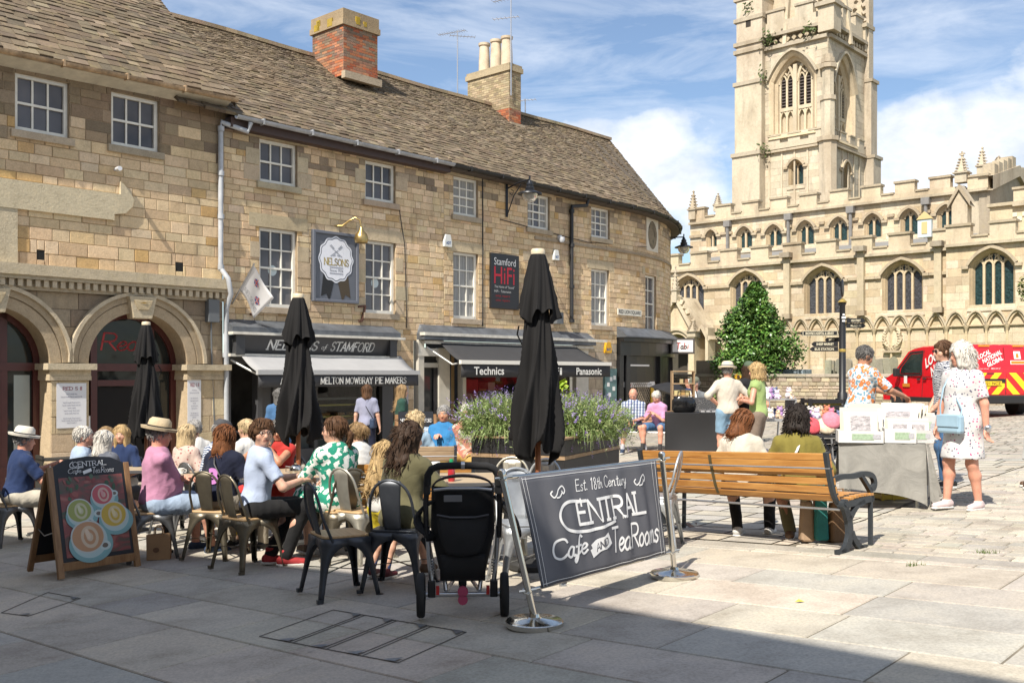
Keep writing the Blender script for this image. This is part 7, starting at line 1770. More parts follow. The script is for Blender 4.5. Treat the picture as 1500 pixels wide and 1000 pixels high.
m=MB();m.lathe([(.0,-.012),(.035,-.012),(.035,.012),(0,.012)],12,M=Matrix.Translation((.0,-.03,.175))@Matrix.Rotation(PI/2,4,'X'));m.lathe([(.0,-.012),(.033,-.012),(.033,.012),(0,.012)],12,M=Matrix.Translation((.0,-.03,.12))@Matrix.Rotation(PI/2,4,'X'));m.box((0,-.03,.15),(.03,.022,.05));m.build('pink_clip',PNK,pr,smooth=40)
def cup_obj(loc,name='coffee_cup',label='',col=(.75,.75,.73),r=.04,h=.06,saucer=True,grp=None):
 t=thing(name,label,'cup',loc,0,grp);m=MB();m.lathe([(r*.55,0),(r*.6,.004),(r*.95,h*.6),(r,h),(r*.93,h),(r*.85,h*.6),(0,h*.5)],18);m.tube([(r*.9,0,h*.8),(r*1.5,0,h*.75),(r*1.5,0,h*.35),(r*.8,0,h*.3)],.005,6);m.build('cup',mat('china',(.72,.72,.70),.2),t,smooth=50)
 if saucer:m=MB();m.lathe([(0,-.006),(r*1.1,-.006),(r*1.7,.004),(r*1.68,.006),(r*.6,.0),(0,.0)],20);m.build('saucer',mat('china',(.72,.72,.70),.2),t,smooth=50)
 return t
p=at(233,820);t=thing('paper_bag','brown paper carrier bag standing by the man in light blue shorts','bag',p+Vector((0,0,.010)),.2);KR=mat('kraft_paper',(.34,.20,.10),.8,nz=(5,.15),bump=(8,.3,.02))
m=MB();m.hexa([(-.11,-.055,0),(.11,-.055,0),(.11,.055,0),(-.11,.055,0),(-.115,-.05,.25),(.11,-.045,.255),(.115,.05,.25),(-.11,.05,.245)]);m.build('bag',KR,t,bevel=.004)
for y in(-.05,.05):m=MB();m.tube([(-.04,y,.24),(-.038,y,.31),(-.02,y,.325),(.02,y,.325),(.038,y,.31),(.04,y,.24)],.006,6);m.build('handle',KR,t)
m=MB();m.add([(.03*math.cos(i*.5236)-.02,-.056,.10+.025*math.sin(i*.5236))for i in range(12)],[tuple(range(12))]);m.build('print',mat('bag_print',(.14,.07,.035),.8),t)
def cloth_table(loc,rz,w,d,h,name,label,mt,pull=.0,drop=None,wav=.015):
 t=thing(name,label,'stall table',loc,rz);m=MB();n=60;drop=h-.02 if drop is None else drop
 def per(f):
  s=f*4;k=int(s)%4;q=s-int(s)
  c=[(-w/2,-d/2),(w/2,-d/2),(w/2,d/2),(-w/2,d/2)];a,b=c[k],c[(k+1)%4];return(a[0]+(b[0]-a[0])*q,a[1]+(b[1]-a[1])*q)
 rows=[]
 for i in range(9):
  v=i/8;row=[]
  for j in range(n):
   x,y=per(j/n);e=abs((j/n*4)%1-.5)*2;o=1+(pull*math.sin(PI*v)*(-1)*(1-e**4))/max(w,d)+.0
   bul=wav*v*math.sin(j*1.35+1.7*math.sin(j*.5));l=math.hypot(x,y);row.append((x*o+x/l*bul,y*o+y/l*bul,h-drop*v))
  rows.append(row+[row[0]])
 m.grid(rows);m.add([(-w/2,-d/2,h),(w/2,-d/2,h),(w/2,d/2,h),(-w/2,d/2,h)],[(0,1,2,3)]);m.build('cloth',mt,t,smooth=50);return t
p=on(1016,18.2);STH=.86
cloth_table(Vector((p.x,p.y,p.z)),D2R(-6),1.0,.75,STH,'stall_table','stall table under a tight black stretch cloth',mat('stretch_black',(.016,.016,.018),.7),pull=.14,wav=.0)
bz=p.z+STH
t=thing('handbag','shiny black handbag standing on the black stall table','bag',Vector((p.x-.18,p.y,bz)),.1);m=MB();m.lathe([(.16,0),(.22,.04),(.22,.22),(.17,.28),(0,.29)],14,M=Matrix.Scale(.5,4,(0,1,0)));m.build('body',mat('patent_black',(.01,.01,.011),.15),t,smooth=50);m=MB();m.tube([(-.12,0,.24),(-.1,0,.38),(.1,0,.38),(.12,0,.24)],.012,6);m.build('handle',mat('patent_black',(.01,.01,.011),.15),t)
t=thing('display_case','black tray lid with white patterned jewellery on the stall','display',Vector((p.x+.22,p.y,bz)),-.1);m=MB();m.hexa([(-.22,-.05,.02),(.22,-.05,.02),(.22,-.03,.02),(-.22,-.03,.02),(-.2,.1,.27),(.14,.1,.27),(.14,.12,.27),(-.2,.12,.27)]);m.build('lid',mat('stretch_black',(.016,.016,.018),.7),t)
m=MB()
for i in range(46):x,z=rng.uniform(-.19,.15),rng.uniform(.05,.24);y=-.052+.15*(z-.02)/.25;m.box((x,y-.006,z),(.03,.006,.012),rot=(0,rng.uniform(-1,1),0))
m.build('jewellery',mat('silver',(.6,.6,.62),.25,.9),t)
t=thing('jewellery_tray','white and silver jewellery laid flat at the stall edge','tray',Vector((p.x+.28,p.y-.25,bz+.005)));m=MB();m.box((0,0,.02),(.42,.2,.04));m.build('tray',mat('tray_grey',(.3,.3,.31),.5),t,bevel=.01);m=MB()
for i in range(40):m.box((rng.uniform(-.2,.2),rng.uniform(-.1,.1),.05),(.05,.02,.03),rot=(0,0,rng.uniform(0,3)))
m.build('pieces',mat('silver',(.6,.6,.62),.25,.9),t)
t=thing('display_rack','pale wooden shelf rack by the seated person in pink','rack',Vector(((1000-CX)/F*18.6,18.6,bz)));m=MB()
for x in(-.2,.2):m.box((x,0,.38),(.025,.2,.76))
for z in(.02,.3,.52,.75):m.box((0,0,z),(.42,.22,.02))
m.build('shelves',mat('rack_wood',(.30,.20,.11),.7,nz=(5,.2)),t);m=MB()
for i in range(16):m.box((rng.uniform(-.17,.17),rng.uniform(-.08,.08),rng.choice((.07,.35,.56))),(.06,.06,.09),col=jit(rng.choice([(.4,.25,.1),(.5,.4,.2),(.2,.1,.06)]),.2))
m.build('goods',mat('display_goods',attr=True,rough=.5,nz=(5,.3)),t)
for i,(px,Y,lb)in enumerate(((1013,19.2,'left black and white necklace bust on the stall'),(1020,19.3,'right black and white necklace bust beside its twin'),)):
 t=thing('necklace_bust',lb,'display stand',Vector(((px-CX)/F*Y,Y,bz+.05)));m=MB();m.hexa([(-.08,0,.0),(.08,0,0),(.08,.06,0),(-.08,.06,0),(-.12,.08,.34),(.02,.08,.34),(.02,.12,.34),(-.12,.12,.34)]);m.build('bust',mat('stretch_black',(.016,.016,.018),.7),t,bevel=.02);m=MB();m.add([(-.03,-.004,.05),(.05,-.004,.05),(-.0,.075,.32),(-.06,.075,.32)],[(0,1,2,3)]);m.build('white_band',mat('tray_white',(.7,.7,.7),.5),t)
gx=on(1165,16.5);t=thing('stall_table','folding trestle table crowded with soft toys and bags','stall table',gx,D2R(20));m=MB();m.box((0,0,.72),(1.5,.75,.04));m.build('tabletop',mat('grey_top',(.33,.33,.33),.6),t)
m=MB()
for x in(-.5,.5):
 for y in(-.25,.25):m.tube([(x,y,.72),(x+.06*(1 if x>0 else-1),y,0)],.016,6)
m.build('leg',mat('steel',(.45,.45,.46),.35,.9),t);gz=gx.z+.74
t2=thing('display_shelf','small grey tiered shelf on the gift stall','shelf',Vector((gx.x-.28,gx.y+.05,gz)),D2R(20));m=MB();m.box((0,0,.30),(.55,.3,.02));
for x in(-.26,.26):m.box((x,0,.15),(.02,.3,.3))
m.build('shelf',mat('grey_top',(.33,.33,.33),.6),t2)
SOFT=mat('plush',attr=True,rough=.95,nz=(20,.2),bump=(60,.4,.01))
cols=[((.72,.66,.60),'cream'),((.58,.18,.26),'pink'),((.70,.60,.62),'pale pink'),((.36,.22,.42),'purple'),((.72,.70,.68),'white'),((.5,.18,.1),'red'),((.55,.42,.30),'tan'),((.15,.18,.3),'navy'),((.45,.55,.58),'pale blue'),((.6,.5,.62),'lilac')]
def toy(p,s,c,label,grp):
 t=thing('soft_toy',label,'toy',p,rng.uniform(-1,1),grp)
 m=MB();m.curc=jit(c,.1);m.lathe([(0,0),(s*.4,s*.05),(s*.5,s*.35),(s*.35,s*.7),(0,s*.8)],10);
 for a in(-1,1):m.tube([(a*s*.3,-s*.1,s*.5),(a*s*.62,-s*.3,s*.3)],[s*.16,s*.13],7);m.tube([(a*s*.25,-s*.2,s*.12),(a*s*.35,-s*.65,s*.08)],[s*.18,s*.14],7)
 m.build('body',SOFT,t,smooth=180)
 m=MB();m.curc=jit(c,.1);m.lathe([(0,s*.62),(s*.33,s*.75),(s*.38,s*1.0),(s*.25,s*1.22),(0,s*1.3)],10)
 for a in(-1,1):m.lathe([(0,s*1.15),(s*.14,s*1.2),(s*.12,s*1.36),(0,s*1.4)],8,c=(a*s*.27,0,0))
 m.build('head',SOFT,t,smooth=180)
n=0
for i in range(38):
 u=-.66+1.32*((i*7)%38)/37;v=-.26+.42*((i*5)%3)/2;q=Vector((gx.x+u*math.cos(D2R(20))-v*math.sin(D2R(20)),gx.y+u*math.sin(D2R(20))+v*math.cos(D2R(20)),gz));c,cn_=cols[i%len(cols)]
 if i>=29:q.z+=.31;q.x=gx.x-.28+rng.uniform(-.24,.22);q.y=gx.y+.05+rng.uniform(-.1,.1)
 toy(q,rng.uniform(.09,.15),c,'small %s plush toy heaped among others on the gift stall'%cn_,'soft toys heaped on the gift stall')
for i,(dx,dz,c)in enumerate(((.62,.12,(.55,.25,.55)),(.30,-.36,(.5,.3,.55)),(.55,-.3,(.42,.22,.5)))):
 pass
cc=on(1198,15.2);t=thing('folding_chair','small folding stool holding bright cushions beside the gift stall','stool',cc,.3);m=MB()
for sx in(-1,1):m.tube([(sx*.2,-.2,0),(sx*.2,.2,.5)],.014,6);m.tube([(sx*.2,.2,0),(sx*.2,-.2,.5)],.014,6)
m.build('leg',mat('dark_tube',(.1,.1,.11),.4,.6),t);m=MB();m.box((0,0,.5),(.44,.42,.03));m.build('seat',mat('stretch_black',(.016,.016,.018),.7),t)
for dx,c,lb in((-.1,(.55,.08,.10),'red white and blue cushion on the stool'),(.12,(.66,.55,.40),'cream patterned cushion leaning on the stool'),(.2,(.62,.20,.26),'pink cushion on top of the stool')):
 m=MB();m.curc=c;q=cc+Vector((dx,-.02,.52));m.lathe([(0,-.06),(.12,-.05),(.15,0),(.12,.05),(0,.06)],14,M=Matrix.Translation(q+Vector((0,0,.13 if dx<.2 else .22)))@Matrix.Rotation(1.1,4,'X'));tag(m.build('cushion',SOFT,smooth=180),lb,'cushion')
cx0=on(1207,17.5);t=thing('plastic_crate','black plastic crate stack behind the gift stall','crate',cx0);m=MB();w,d,h=.62,.45,1.0
for z0 in(.0,.5):
 for(x,y,sx,sy)in((0,-d/2,w,.03),(0,d/2,w,.03),(-w/2,0,.03,d),(w/2,0,.03,d)):
  for q in range(5):m.box((x,y,z0+.05+q*.1),(sx,sy,.06))
 for a in(-1,1):
  for b in(-1,1):m.box((a*w/2,b*d/2,z0+.25),(.06,.06,.5))
 m.box((0,0,z0+.03),(w,d,.03))
m.build('crate',PLB,t);m=MB();m.box((0,0,.88),(.5,.36,.1));m.build('contents',mat('yellow_fill',(.5,.4,.1),.7),t)
for px,Y,lb,c,s in((1128,15.8,'white and maroon plush toy in the bag on the ground',(.6,.55,.55),.22),(1124,16.2,'navy folded blanket on the ground under the gift stall',(.05,.06,.14),.2)):
 toy(on(px,Y),s,c,lb,None)
t=thing('plastic_tub','pale grey plastic tub under the gift stall','tub',on(1168,16.2),.2);m=MB();m.box((0,0,.16),(.6,.4,.32),taper=1.08);m.box((0,0,.33),(.68,.46,.03));m.build('tub',mat('tub_grey',(.5,.5,.5),.4,nz=(3,.1)),t,bevel=.01)
q=[at(1256,742),at(1338,748)];TH=.72
c0=Vector(((1228-CX)/F*10.55,10.55,0));c1=Vector(((1356-CX)/F*10.3,10.3,0));ez=(c1-c0).normalized();ey=Vector((.35,.94,0));c2=c1+ey*1.45;c3=c0+ey*1.45
zt_=pz(650,10.4)
st=thing('stall_table','long trestle table draped in creased grey cloth, print boxes on top','stall table',Vector((c0.x,c0.y,G(c0.x,c0.y))));so_=Vector(st.location)
m=MB(Matrix.Translation(-so_));C4=[Vector((v.x,v.y,zt_))for v in(c0,c1,c2,c3)]
nx=26
def edge(a,b,n_,drops,out):
 rows=[[],[],[],[],[],[]]
 for i in range(n_+1):
  f=i/n_;p=a.lerp(b,f);dr=drops(f)
  for k in range(6):
   v=k/5;w=.028*v*math.sin(f*17+2*math.sin(f*5))+.02*v
   rows[k].append(p+out*(w+.004)+Vector((0,0,-dr*v)))
 m.grid(rows)
m.grid([[C4[0].lerp(C4[1],i/12).lerp(C4[3].lerp(C4[2],i/12),j/12)+Vector((0,0,.004*math.sin(i*1.9+j*1.1)))for i in range(13)]for j in range(13)])
edge(C4[0],C4[1],40,lambda f:.47+.08*f+.08*f**6,Vector((.05,-1,0)).normalized());edge(C4[1],C4[2],40,lambda f:.38+.16*(1-f)**8+.1*f*f,Vector((.94,-.35,0)));edge(C4[3],C4[0],30,lambda f:.40,Vector((-.94,.35,0)))
rows=[]
for i in range(9):
 a=i/8;d=(Vector((.05,-1,0)).normalized()*(1-a)+Vector((.94,-.35,0))*a).normalized();rows.append([C4[1]+d*(.03+.13*v/5*(.6+.4*math.sin(i*2.)))+Vector((0,0,-(.56+.06*math.sin(i*.8))*v/5))for v in range(6)])
m.grid(rows)
CLG,nt,b,tc=base_mat('grey_cloth');n_=nd(nt,'ShaderNodeTexNoise',inp={'Scale':3.5,'Detail':8,'Roughness':.65,'Distortion':1.5});lk(nt,tc.outputs['Object'],n_.inputs['Vector']);lk(nt,ramp(nt,n_.outputs[0],[(.3,(.20,.195,.18)),(.7,(.31,.30,.275))]),b.inputs['Base Color']);b.inputs['Roughness'].default_value=.9
bp=nd(nt,'ShaderNodeBump',inp={'Strength':.6,'Distance':.02});lk(nt,n_.outputs[0],bp.inputs['Height']);lk(nt,bp.outputs[0],b.inputs['Normal'])
m.build('cloth',CLG,st,smooth=60)
for a,dx in((C4[0]+ez*.12,-.06),(C4[1]-ez*.1,.02),(C4[2]-ez*.1,.05),(C4[3]+ez*.12,-.05)):
 m=MB(Matrix.Translation(-so_));a=a+ey*.06;g=G(a.x,a.y);m.tube([a+Vector((0,0,-.03)),Vector((a.x+dx,a.y,g+.1)),Vector((a.x+dx,a.y-.0,g))],.019,8);m.build('leg',mat('leg_grey',(.45,.46,.44),.4,.3),st,smooth=60)
cr=thing('plastic_crate','yellow plastic crate under the grey cloth stall','crate',on(1307,11.3),.15);m=MB()
for z in(.04,.12,.20,.27):m.box((0,-.15,z),(.4,.02,.05));m.box((0,.15,z),(.4,.02,.05));m.box((-.2,0,z),(.02,.3,.05));m.box((.2,0,z),(.02,.3,.05))
for x in(-.2,-.07,.07,.2):m.box((x,-.152,.15),(.03,.022,.3))
m.box((0,0,.02),(.4,.3,.02));m.build('crate',mat('yellow_plastic',(.62,.42,.02),.4),cr)
WHT=mat('white_card',(.62,.61,.59),.6);WGR=mat('box_grey',(.50,.50,.50),.6);MNT=mat('cream_mount',(.58,.52,.41),.7)
def tp(u,v):return C4[0].lerp(C4[1],u).lerp(C4[3].lerp(C4[2],u),v)+Vector((0,0,.008))
ang=math.atan2(ez.y,ez.x)
def pbox(u,v,w,d,h,label,rz=0.,cards=7,ch=.3,lean=-.25,shade=WHT):
 t=thing('print_box',label,'box',tp(u,v),ang+rz,'boxes of mounted prints on the grey stall');m=MB();k=.012
 for(x,y,sx,sy)in((0,-d/2,w,k),(0,d/2,w,k),(-w/2,0,k,d),(w/2,0,k,d)):m.box((x,y,h/2),(sx,sy,h))
 m.box((0,0,.006),(w,d,.012));m.build('box',shade,t)
 m=MB();m.box((.02,-d/2-.008,h*.5),(w*.5,.004,h*.5));m.build('label_card',mat('label_green',(.30,.40,.28),.6,coords='Generated',nz=(6,.4)),t);m=MB();m.box((w*.36,-d/2-.008,h*.52),(w*.18,.005,h*.36));m.build('price_tag',mat('tag_white',(.40,.40,.43),.5,coords='Generated',nz=(8,.4)),t)
 for i in range(cards):
  y=-d*.38+d*.8*i/max(1,cards-1);hh=ch*(.85+.25*rng.random());ww=w*rng.uniform(.72,.9);m=MB();m.box((0,y,h*.25+hh/2),(ww,.006,hh),rot=(lean,0,0));cd=m.build('mounted_print',MNT if i%3 else WHT,t)
  if i==0:
   T=Matrix.Translation((0,y,h*.25+hh/2))@Euler((lean,0,0)).to_matrix().to_4x4();m=MB(T);m.box((0,-.005,hh*.08),(ww*.62,.004,hh*.55));m.build('picture',mat('print_grey',(.30,.28,.29),.5,coords='Generated',nz=(5,.6),nz2=(14,.4)),cd)
pbox(.24,.10,.44,.34,.125,'white box of mounted prints at the left front of the grey stall',.06,8,.31,-.3)
pbox(.70,.16,.30,.36,.15,'tall plain white box at the front centre of the grey stall',.02,6,.2)
pbox(.92,.26,.26,.32,.13,'small grey box with two white tags at the right front of the grey stall',-.04,5,.2,shade=WGR)
pbox(.30,.36,.40,.3,.15,'box of cream mounts behind the left front box',.0,9,.34,-.2)
pbox(.72,.48,.5,.4,.2,'large box with big white mounts tilted back in the middle of the stall',-.25,8,.36,-.72)
pbox(1.0,.62,.3,.35,.26,'tall grey box with a green label at the right of the stall',-.1,4,.2,shade=WGR)
pbox(.88,.9,.32,.3,.16,'dark box holding framed prints at the far end of the stall',-.3,7,.34,-.4,shade=mat('box_dark',(.09,.09,.095),.6))
for i,(u,v,r)in enumerate(((.98,.16,.2),(1.0,.36,-.15))):
 t=thing('print_stack',('loose flat prints lying at the right front edge of the stall','loose flat prints lying on the right side of the stall')[i],'prints',tp(u-.05,v),ang+r);m=MB();m.box((0,0,.006),(.3,.2,.012));m.build('sheet',WHT,t);m=MB();m.box((0,0,.013),(.2,.12,.003));m.build('picture',mat('print_grey'),t)
rc=Vector(((1473-CX)/F*25.9,25.9,0));VH=Vector((-.12,.993,0));VZ=math.atan2(VH.y,VH.x)-PI/2
van=thing('delivery_van','bright red delivery van with white slogans and yellow chevrons on its back doors','van',Vector((rc.x,rc.y,G(rc.x,rc.y+1)+.0)),VZ)
RED=mat('van_red',(.62,.010,.018),.25,coat=.6,nz=(1,.04));VBK=mat('van_black',(.015,.015,.016),.6);VGL=glass_mat('van_glass',(.02,.03,.028),.03);YEL=mat('chevron_yellow',(.78,.62,.02),.4);VRD=mat('chevron_red',(.55,.02,.02),.4)
Lv,Wv=4.75,1.86
side=[(0,.42),(0,.95),(.03,1.35),(.10,1.80),(.2,1.885),(.5,1.92),(2.6,1.92),(3.1,1.87),(3.35,1.80),(4.0,1.22),(4.1,1.15),(4.6,1.0),(4.74,.86),(4.75,.5),(4.72,.36),(.1,.36)]
def tumb(z):return 1.0 if z<1.05 else 1-.10*((z-1.05)/.87)**1.3
m=MB();rows=[]
xs_=[-1,-.985,-.93,-.5,0,.5,.93,.985,1]
for y,z in side+[side[0]]:
 rows.append([(x*Wv/2*tumb(z),y+(0.02*(1-abs(x))if y>4.5 else 0)-(0 if y>.3 else .0)+(.05*x*x if y>4.3 else 0)*-1,z-(.03 if abs(x)>.95 and z>1.7 else 0))for x in xs_])
m.grid(rows);nS=len(side)
for sx in(0,-1):
 f=[r[sx]for r in rows[:-1]];m.add(f,[tuple(range(nS))if sx==0 else tuple(range(nS-1,-1,-1))])
vb=m.build('body',RED,van,smooth=32)
def sidep(y,z,o=.004,sg=-1):return Vector((sg*(Wv/2*tumb(z)+o),y,z))
def rearp(x,z,o=.006):
 y=-o if z<.95 else(-o+.03*(z-.95)/.4 if z<1.35 else-o+.03+.07*(z-1.35)/.45);return Vector((x*tumb(z),y,z))
m=MB();m.add([sidep(y,z,.006)for y,z in[(2.55,1.16),(2.55,1.72),(3.15,1.70),(3.62,1.32),(3.66,1.16)]],[(0,1,2,3,4)]);sw=m.build('side_window',VGL,van)
m=MB();P=[(2.5,1.10),(2.5,1.77),(3.18,1.75),(3.75,1.30),(3.75,1.10)]
for a,b in zip(P,P[1:]+P[:1]):m.bar(sidep(*a,.004),sidep(*b,.004),.01,.05)
m.build('window_seal',VBK,van)
m=MB();m.add([Vector((x,y+.012,z+.012))for x,y,z in[(-.78,3.42,1.76),(.78,3.42,1.76),(.86,3.98,1.25),(-.86,3.98,1.25)]],[(0,1,2,3)]);m.build('windscreen',VGL,van)
for sg in(-1,1):
 m=MB();m.box((sg*(Wv/2+.14),3.62,1.18),(.18,.12,.24));m.box((sg*(Wv/2+.04),3.62,1.12),(.1,.05,.05));m.build('door_mirror',VBK,van,bevel=.03)
def vwheel(x,y):
 Mx=Matrix.Translation((x,y,.33))@Matrix.Rotation(PI/2,4,'Y');m=MB();m.lathe([(.2,-.10),(.31,-.11),(.33,-.06),(.33,.06),(.31,.11),(.2,.10)],28,M=Mx);o=m.build('wheel',TY,van,smooth=40);m=MB();m.lathe([(0,-.06),(.2,-.09),(.21,-.1),(.21,.1),(.2,.09),(0,.06)],20,M=Mx);m.build('hub_cap',mat('hub_grey',(.25,.25,.26),.4,.5),o,smooth=40)
for sx in(-1,1):
 for y in(.85,3.85):vwheel(sx*(Wv/2-.09),y)
m=MB()
for sx in(-1,1):
 for y in(.85,3.85):
  P=[(sx*(Wv/2+.003),y+.42*math.cos(a),.36+.40*math.sin(a))for a in[PI*i/14 for i in range(15)]];m.add(P+[(sx*(Wv/2+.003),y,.34)],[tuple(range(16))])
m.build('wheel_arch',VBK,van)
m=MB();m.box((0,-.06,.47),(Wv*.98,.16,.22));m.box((-Wv/2+.02,.22,.47),(.1,.5,.2));m.box((Wv/2-.02,.22,.47),(.1,.5,.2));m.build('rear_bumper',VBK,van,bevel=.03)
m=MB();
for sx in(-1,1):m.box((sx*(Wv/2-.01),2.35,.42),(.06,2.2,.12))
m.build('sill_trim',VBK,van)
for sx in(-1,1):
 m=MB();
 for z0,z1 in((.98,1.22),(1.22,1.42)):m.hexa([Vector((sx*(Wv/2-.10),-.02,z0)),Vector((sx*(Wv/2+.005),-.02,z0)),Vector((sx*(Wv/2+.005),.1,z0)),Vector((sx*(Wv/2-.1),.1,z0)),Vector((sx*(Wv/2-.10),.012,z1)),Vector((sx*(Wv/2-.03),.012,z1)),Vector((sx*(Wv/2-.03),.1,z1)),Vector((sx*(Wv/2-.1),.1,z1))])
 m.build('tail_light',mat('lamp_red',(.35,.01,.01),.15),van)
m=MB();m.bar((0,-.008,.6),(0,.08,1.84),.014,.008,up=(0,1,0));m.bar((-Wv*.44,.0,.6),(-Wv*.43,.02,1.2),.012,.008,up=(0,1,0));
for y in(2.45,1.25):m.bar(sidep(y,.5,.001),sidep(y,1.8,.001),.008,.012)
m.bar(sidep(1.25,1.05,.001),sidep(2.45,1.05,.001),.008,.02)
m.build('door_gap',VBK,van)
m=MB();m2=MB()
for sg in(-1,1):
 lo,hi=.60,1.16;k=0;x=-.2
 while x<1.4:
  P=[(x,lo),(x+.20,lo),(x+.20-.50,hi),(x-.50,hi)]
  Q=[]
  for i in range(4):
   a,b=P[i],P[(i+1)%4];ins=lambda q:.02<=q[0]<=Wv/2*.93
   n_=12
   for j in range(n_):
    q=(a[0]+(b[0]-a[0])*j/n_,a[1]+(b[1]-a[1])*j/n_)
    if ins(q):Q.append(q)
  if len(Q)>3:(m if k%2==0 else m2).add([rearp(sg*q[0],q[1],.008)for q in(Q if sg>0 else Q[::-1])],[tuple(range(len(Q)))])
  x+=.20;k+=1
m.build('chevron',YEL,van);m2.build('chevron',VRD,van)
m=MB();m.box((-.32,-.012,.955),(.62,.02,.10));m.build('plate_recess',VBK,van)
m=MB();m.add([rearp(x,z,.03)for x,z in((-.66,.83),(-.12,.83),(-.12,.945),(-.66,.945))],[(0,1,2,3)]);npm=m.build('number_plate',mat('plate_yellow',(.74,.5,.02),.4),van)
m=MB();decal(m,fit2d(text2d('N21 NCZ',1,bold=.01),-.63,-.15,.85,.925),lambda x,y:rearp(x,y,.034));m.build('lettering',VBK,npm)
VW=mat('van_white',(.75,.74,.72),.4);rt=lambda x,y,c,s,cx_,cy_:(cx_+x*c-y*s,cy_+x*s+y*c)
m=MB();a=.42
for i,(tx,w)in enumerate((('LOCAL',.40),('NATIONAL',.62),('GLOBAL',.50))):
 v_,f_=fit2d(text2d(tx,1,bold=.03,shear=.1),0,w,0,.12);v_=[rt(x+.08*i,y-i*.145,math.cos(a),math.sin(a),-.75,1.50)for x,y in v_];m.add([rearp(x,y,.012)for x,y in v_],f_)
decal(m,fit2d(text2d('royal delivery',1),-.72,-.46,1.25,1.28),lambda x,y:rearp(x,y,.012));decal(m,fit2d(text2d('0800 270 27',1),-.40,-.14,1.25,1.29),lambda x,y:rearp(x,y,.012))
m.build('rear_slogan',VW,van)
m=MB();a=.42
for i,(tx,w,h)in enumerate((('LOCAL',1.0,.30),('NATIONAL',1.5,.30),('GLOBAL',1.2,.30))):
 v_,f_=fit2d(text2d(tx,1,bold=.03,shear=.1),0,w,0,h);v_=[rt(x+.20*i,y-i*.36,math.cos(a),math.sin(a),-2.25,1.28)for x,y in v_];m.add([sidep(-x,clamp(y,.5,1.85),.010)for x,y in v_],f_)
m.build('side_slogan',VW,van)
m=MB();m.add([rearp(x,z,.012)for x,z in((.28,1.52),(.48,1.52),(.48,1.72),(.28,1.72))],[(0,1,2,3)]);m.add([rearp(x,z,.012)for x,z in((.16,1.38),(.62,1.38),(.62,1.48),(.16,1.48))],[(0,1,2,3)]);m.add([sidep(y,z,.01)for y,z in((3.25,.86),(3.25,1.08),(3.43,1.08),(3.43,.86))],[(0,1,2,3)]);m.build('emblem',VW,van)
m=MB();m.add([rearp(x,z,.016)for x,z in((.18,1.395),(.60,1.395),(.60,1.465),(.18,1.465))],[(0,1,2,3)]);m.add([sidep(y,z,.012)for y,z in((3.1,.76),(3.1,.86),(3.5,.86),(3.5,.76))],[(0,1,2,3)]);m.add([rearp(x,z,.016)for x,z in((.34,1.55),(.42,1.55),(.42,1.66),(.34,1.66))],[(0,1,2,3)]);m.build('emblem_panel',mat('emblem_orange',(.55,.2,.02),.4),van)
m=MB();m.box((-.42,.02,1.13),(.22,.03,.06));
for y,z in((2.62,.98),(2.3,1.0)):m.box(sidep(y,z,.012),(.03,.16,.05))
m.build('door_handle',VBK,van,bevel=.01)
m=MB();m.box((-.55,.09,1.86),(.3,.03,.04));m.box((.4,.09,1.86),(.3,.03,.04));m.build('marker_lamp',mat('lamp_orange',(.6,.25,.02),.3),van)
t=thing('round_planter','dark round planter with sunflowers behind the man in the straw hat','planter',on(1090,21.5));m=MB();m.lathe([(.28,0),(.34,.62),(.37,.66),(.30,.64),(0,.6)],18);m.build('tub',mat('planter_brown',(.05,.035,.025),.6),t,smooth=40)
p=on(1088,21.5);leafy('sunflower_plant','sunflower bush with yellow blooms growing in the round planter',p+Vector((0,0,.55)),.5,1.1,420,[(.08,.13,.03),(.14,.17,.05),(.17,.12,.07),(.1,.1,.04)],seed=21,lw=.06,flowers=[(.02,-.3,1.05,.12),(-.15,-.2,.9,.09),(.2,-.25,.85,.08)])
p=on(1050,22);leafy('sunflower_plant','second sunflower clump left of the straw hat',p+Vector((0,0,.5)),.35,.75,200,[(.08,.13,.03),(.14,.17,.05)],seed=22,lw=.06,flowers=[(-.05,-.3,.72,.12),(.18,-.3,.78,.13)])
t=thing('black_umbrella','folded black umbrella canopy leaning at the corner shop','umbrella',Vector(((985-CX)/F*22.5,22.5,pz(578,22.5))));m=MB();m.lathe([(0,.28),(.2,.22),(.42,.08),(.5,0)],12,M=Matrix.Rotation(.35,4,'Y'),wob=lambda a,z:1+.06*math.cos(6*a));m.build('canopy',NYL,t,smooth=60,solid=.01);m=MB();m.tube([(0,0,.2),(-.1,0,-1.2)],.012,6);m.build('shaft',PLB,t)
t=thing('display_rack','small dark crate shelf at the foot of the poster pier','rack',on(92,16.6),.7);m=MB()
for z in(.05,.4,.75):m.box((0,0,z+.0),(.75,.4,.03))
for x in(-.36,.36):m.box((x,0,.42),(.03,.4,.8));
m.build('shelves',mat('rack_black',(.03,.028,.024),.6),t);m=MB()
for z in(.08,.43):
 for x in(-.33,.33):m.box((x,-.202,z+.15),(.05,.01,.25))
m.build('trim',mat('rack_trim',(.35,.28,.16),.5),t)
t=thing('wooden_crates','stack of dark slatted crates beside the hi-fi shop door','crate',on(667,23.2),.72);m=MB()
for z in range(5):m.box((0,0,.1+z*.18),(.8,.4,.07))
for x in(-.38,.38):m.box((x,0,.45),(.04,.42,.9))
m.build('slats',mat('crate_brown',(.12,.08,.05),.7,nz=(5,.2)),t)
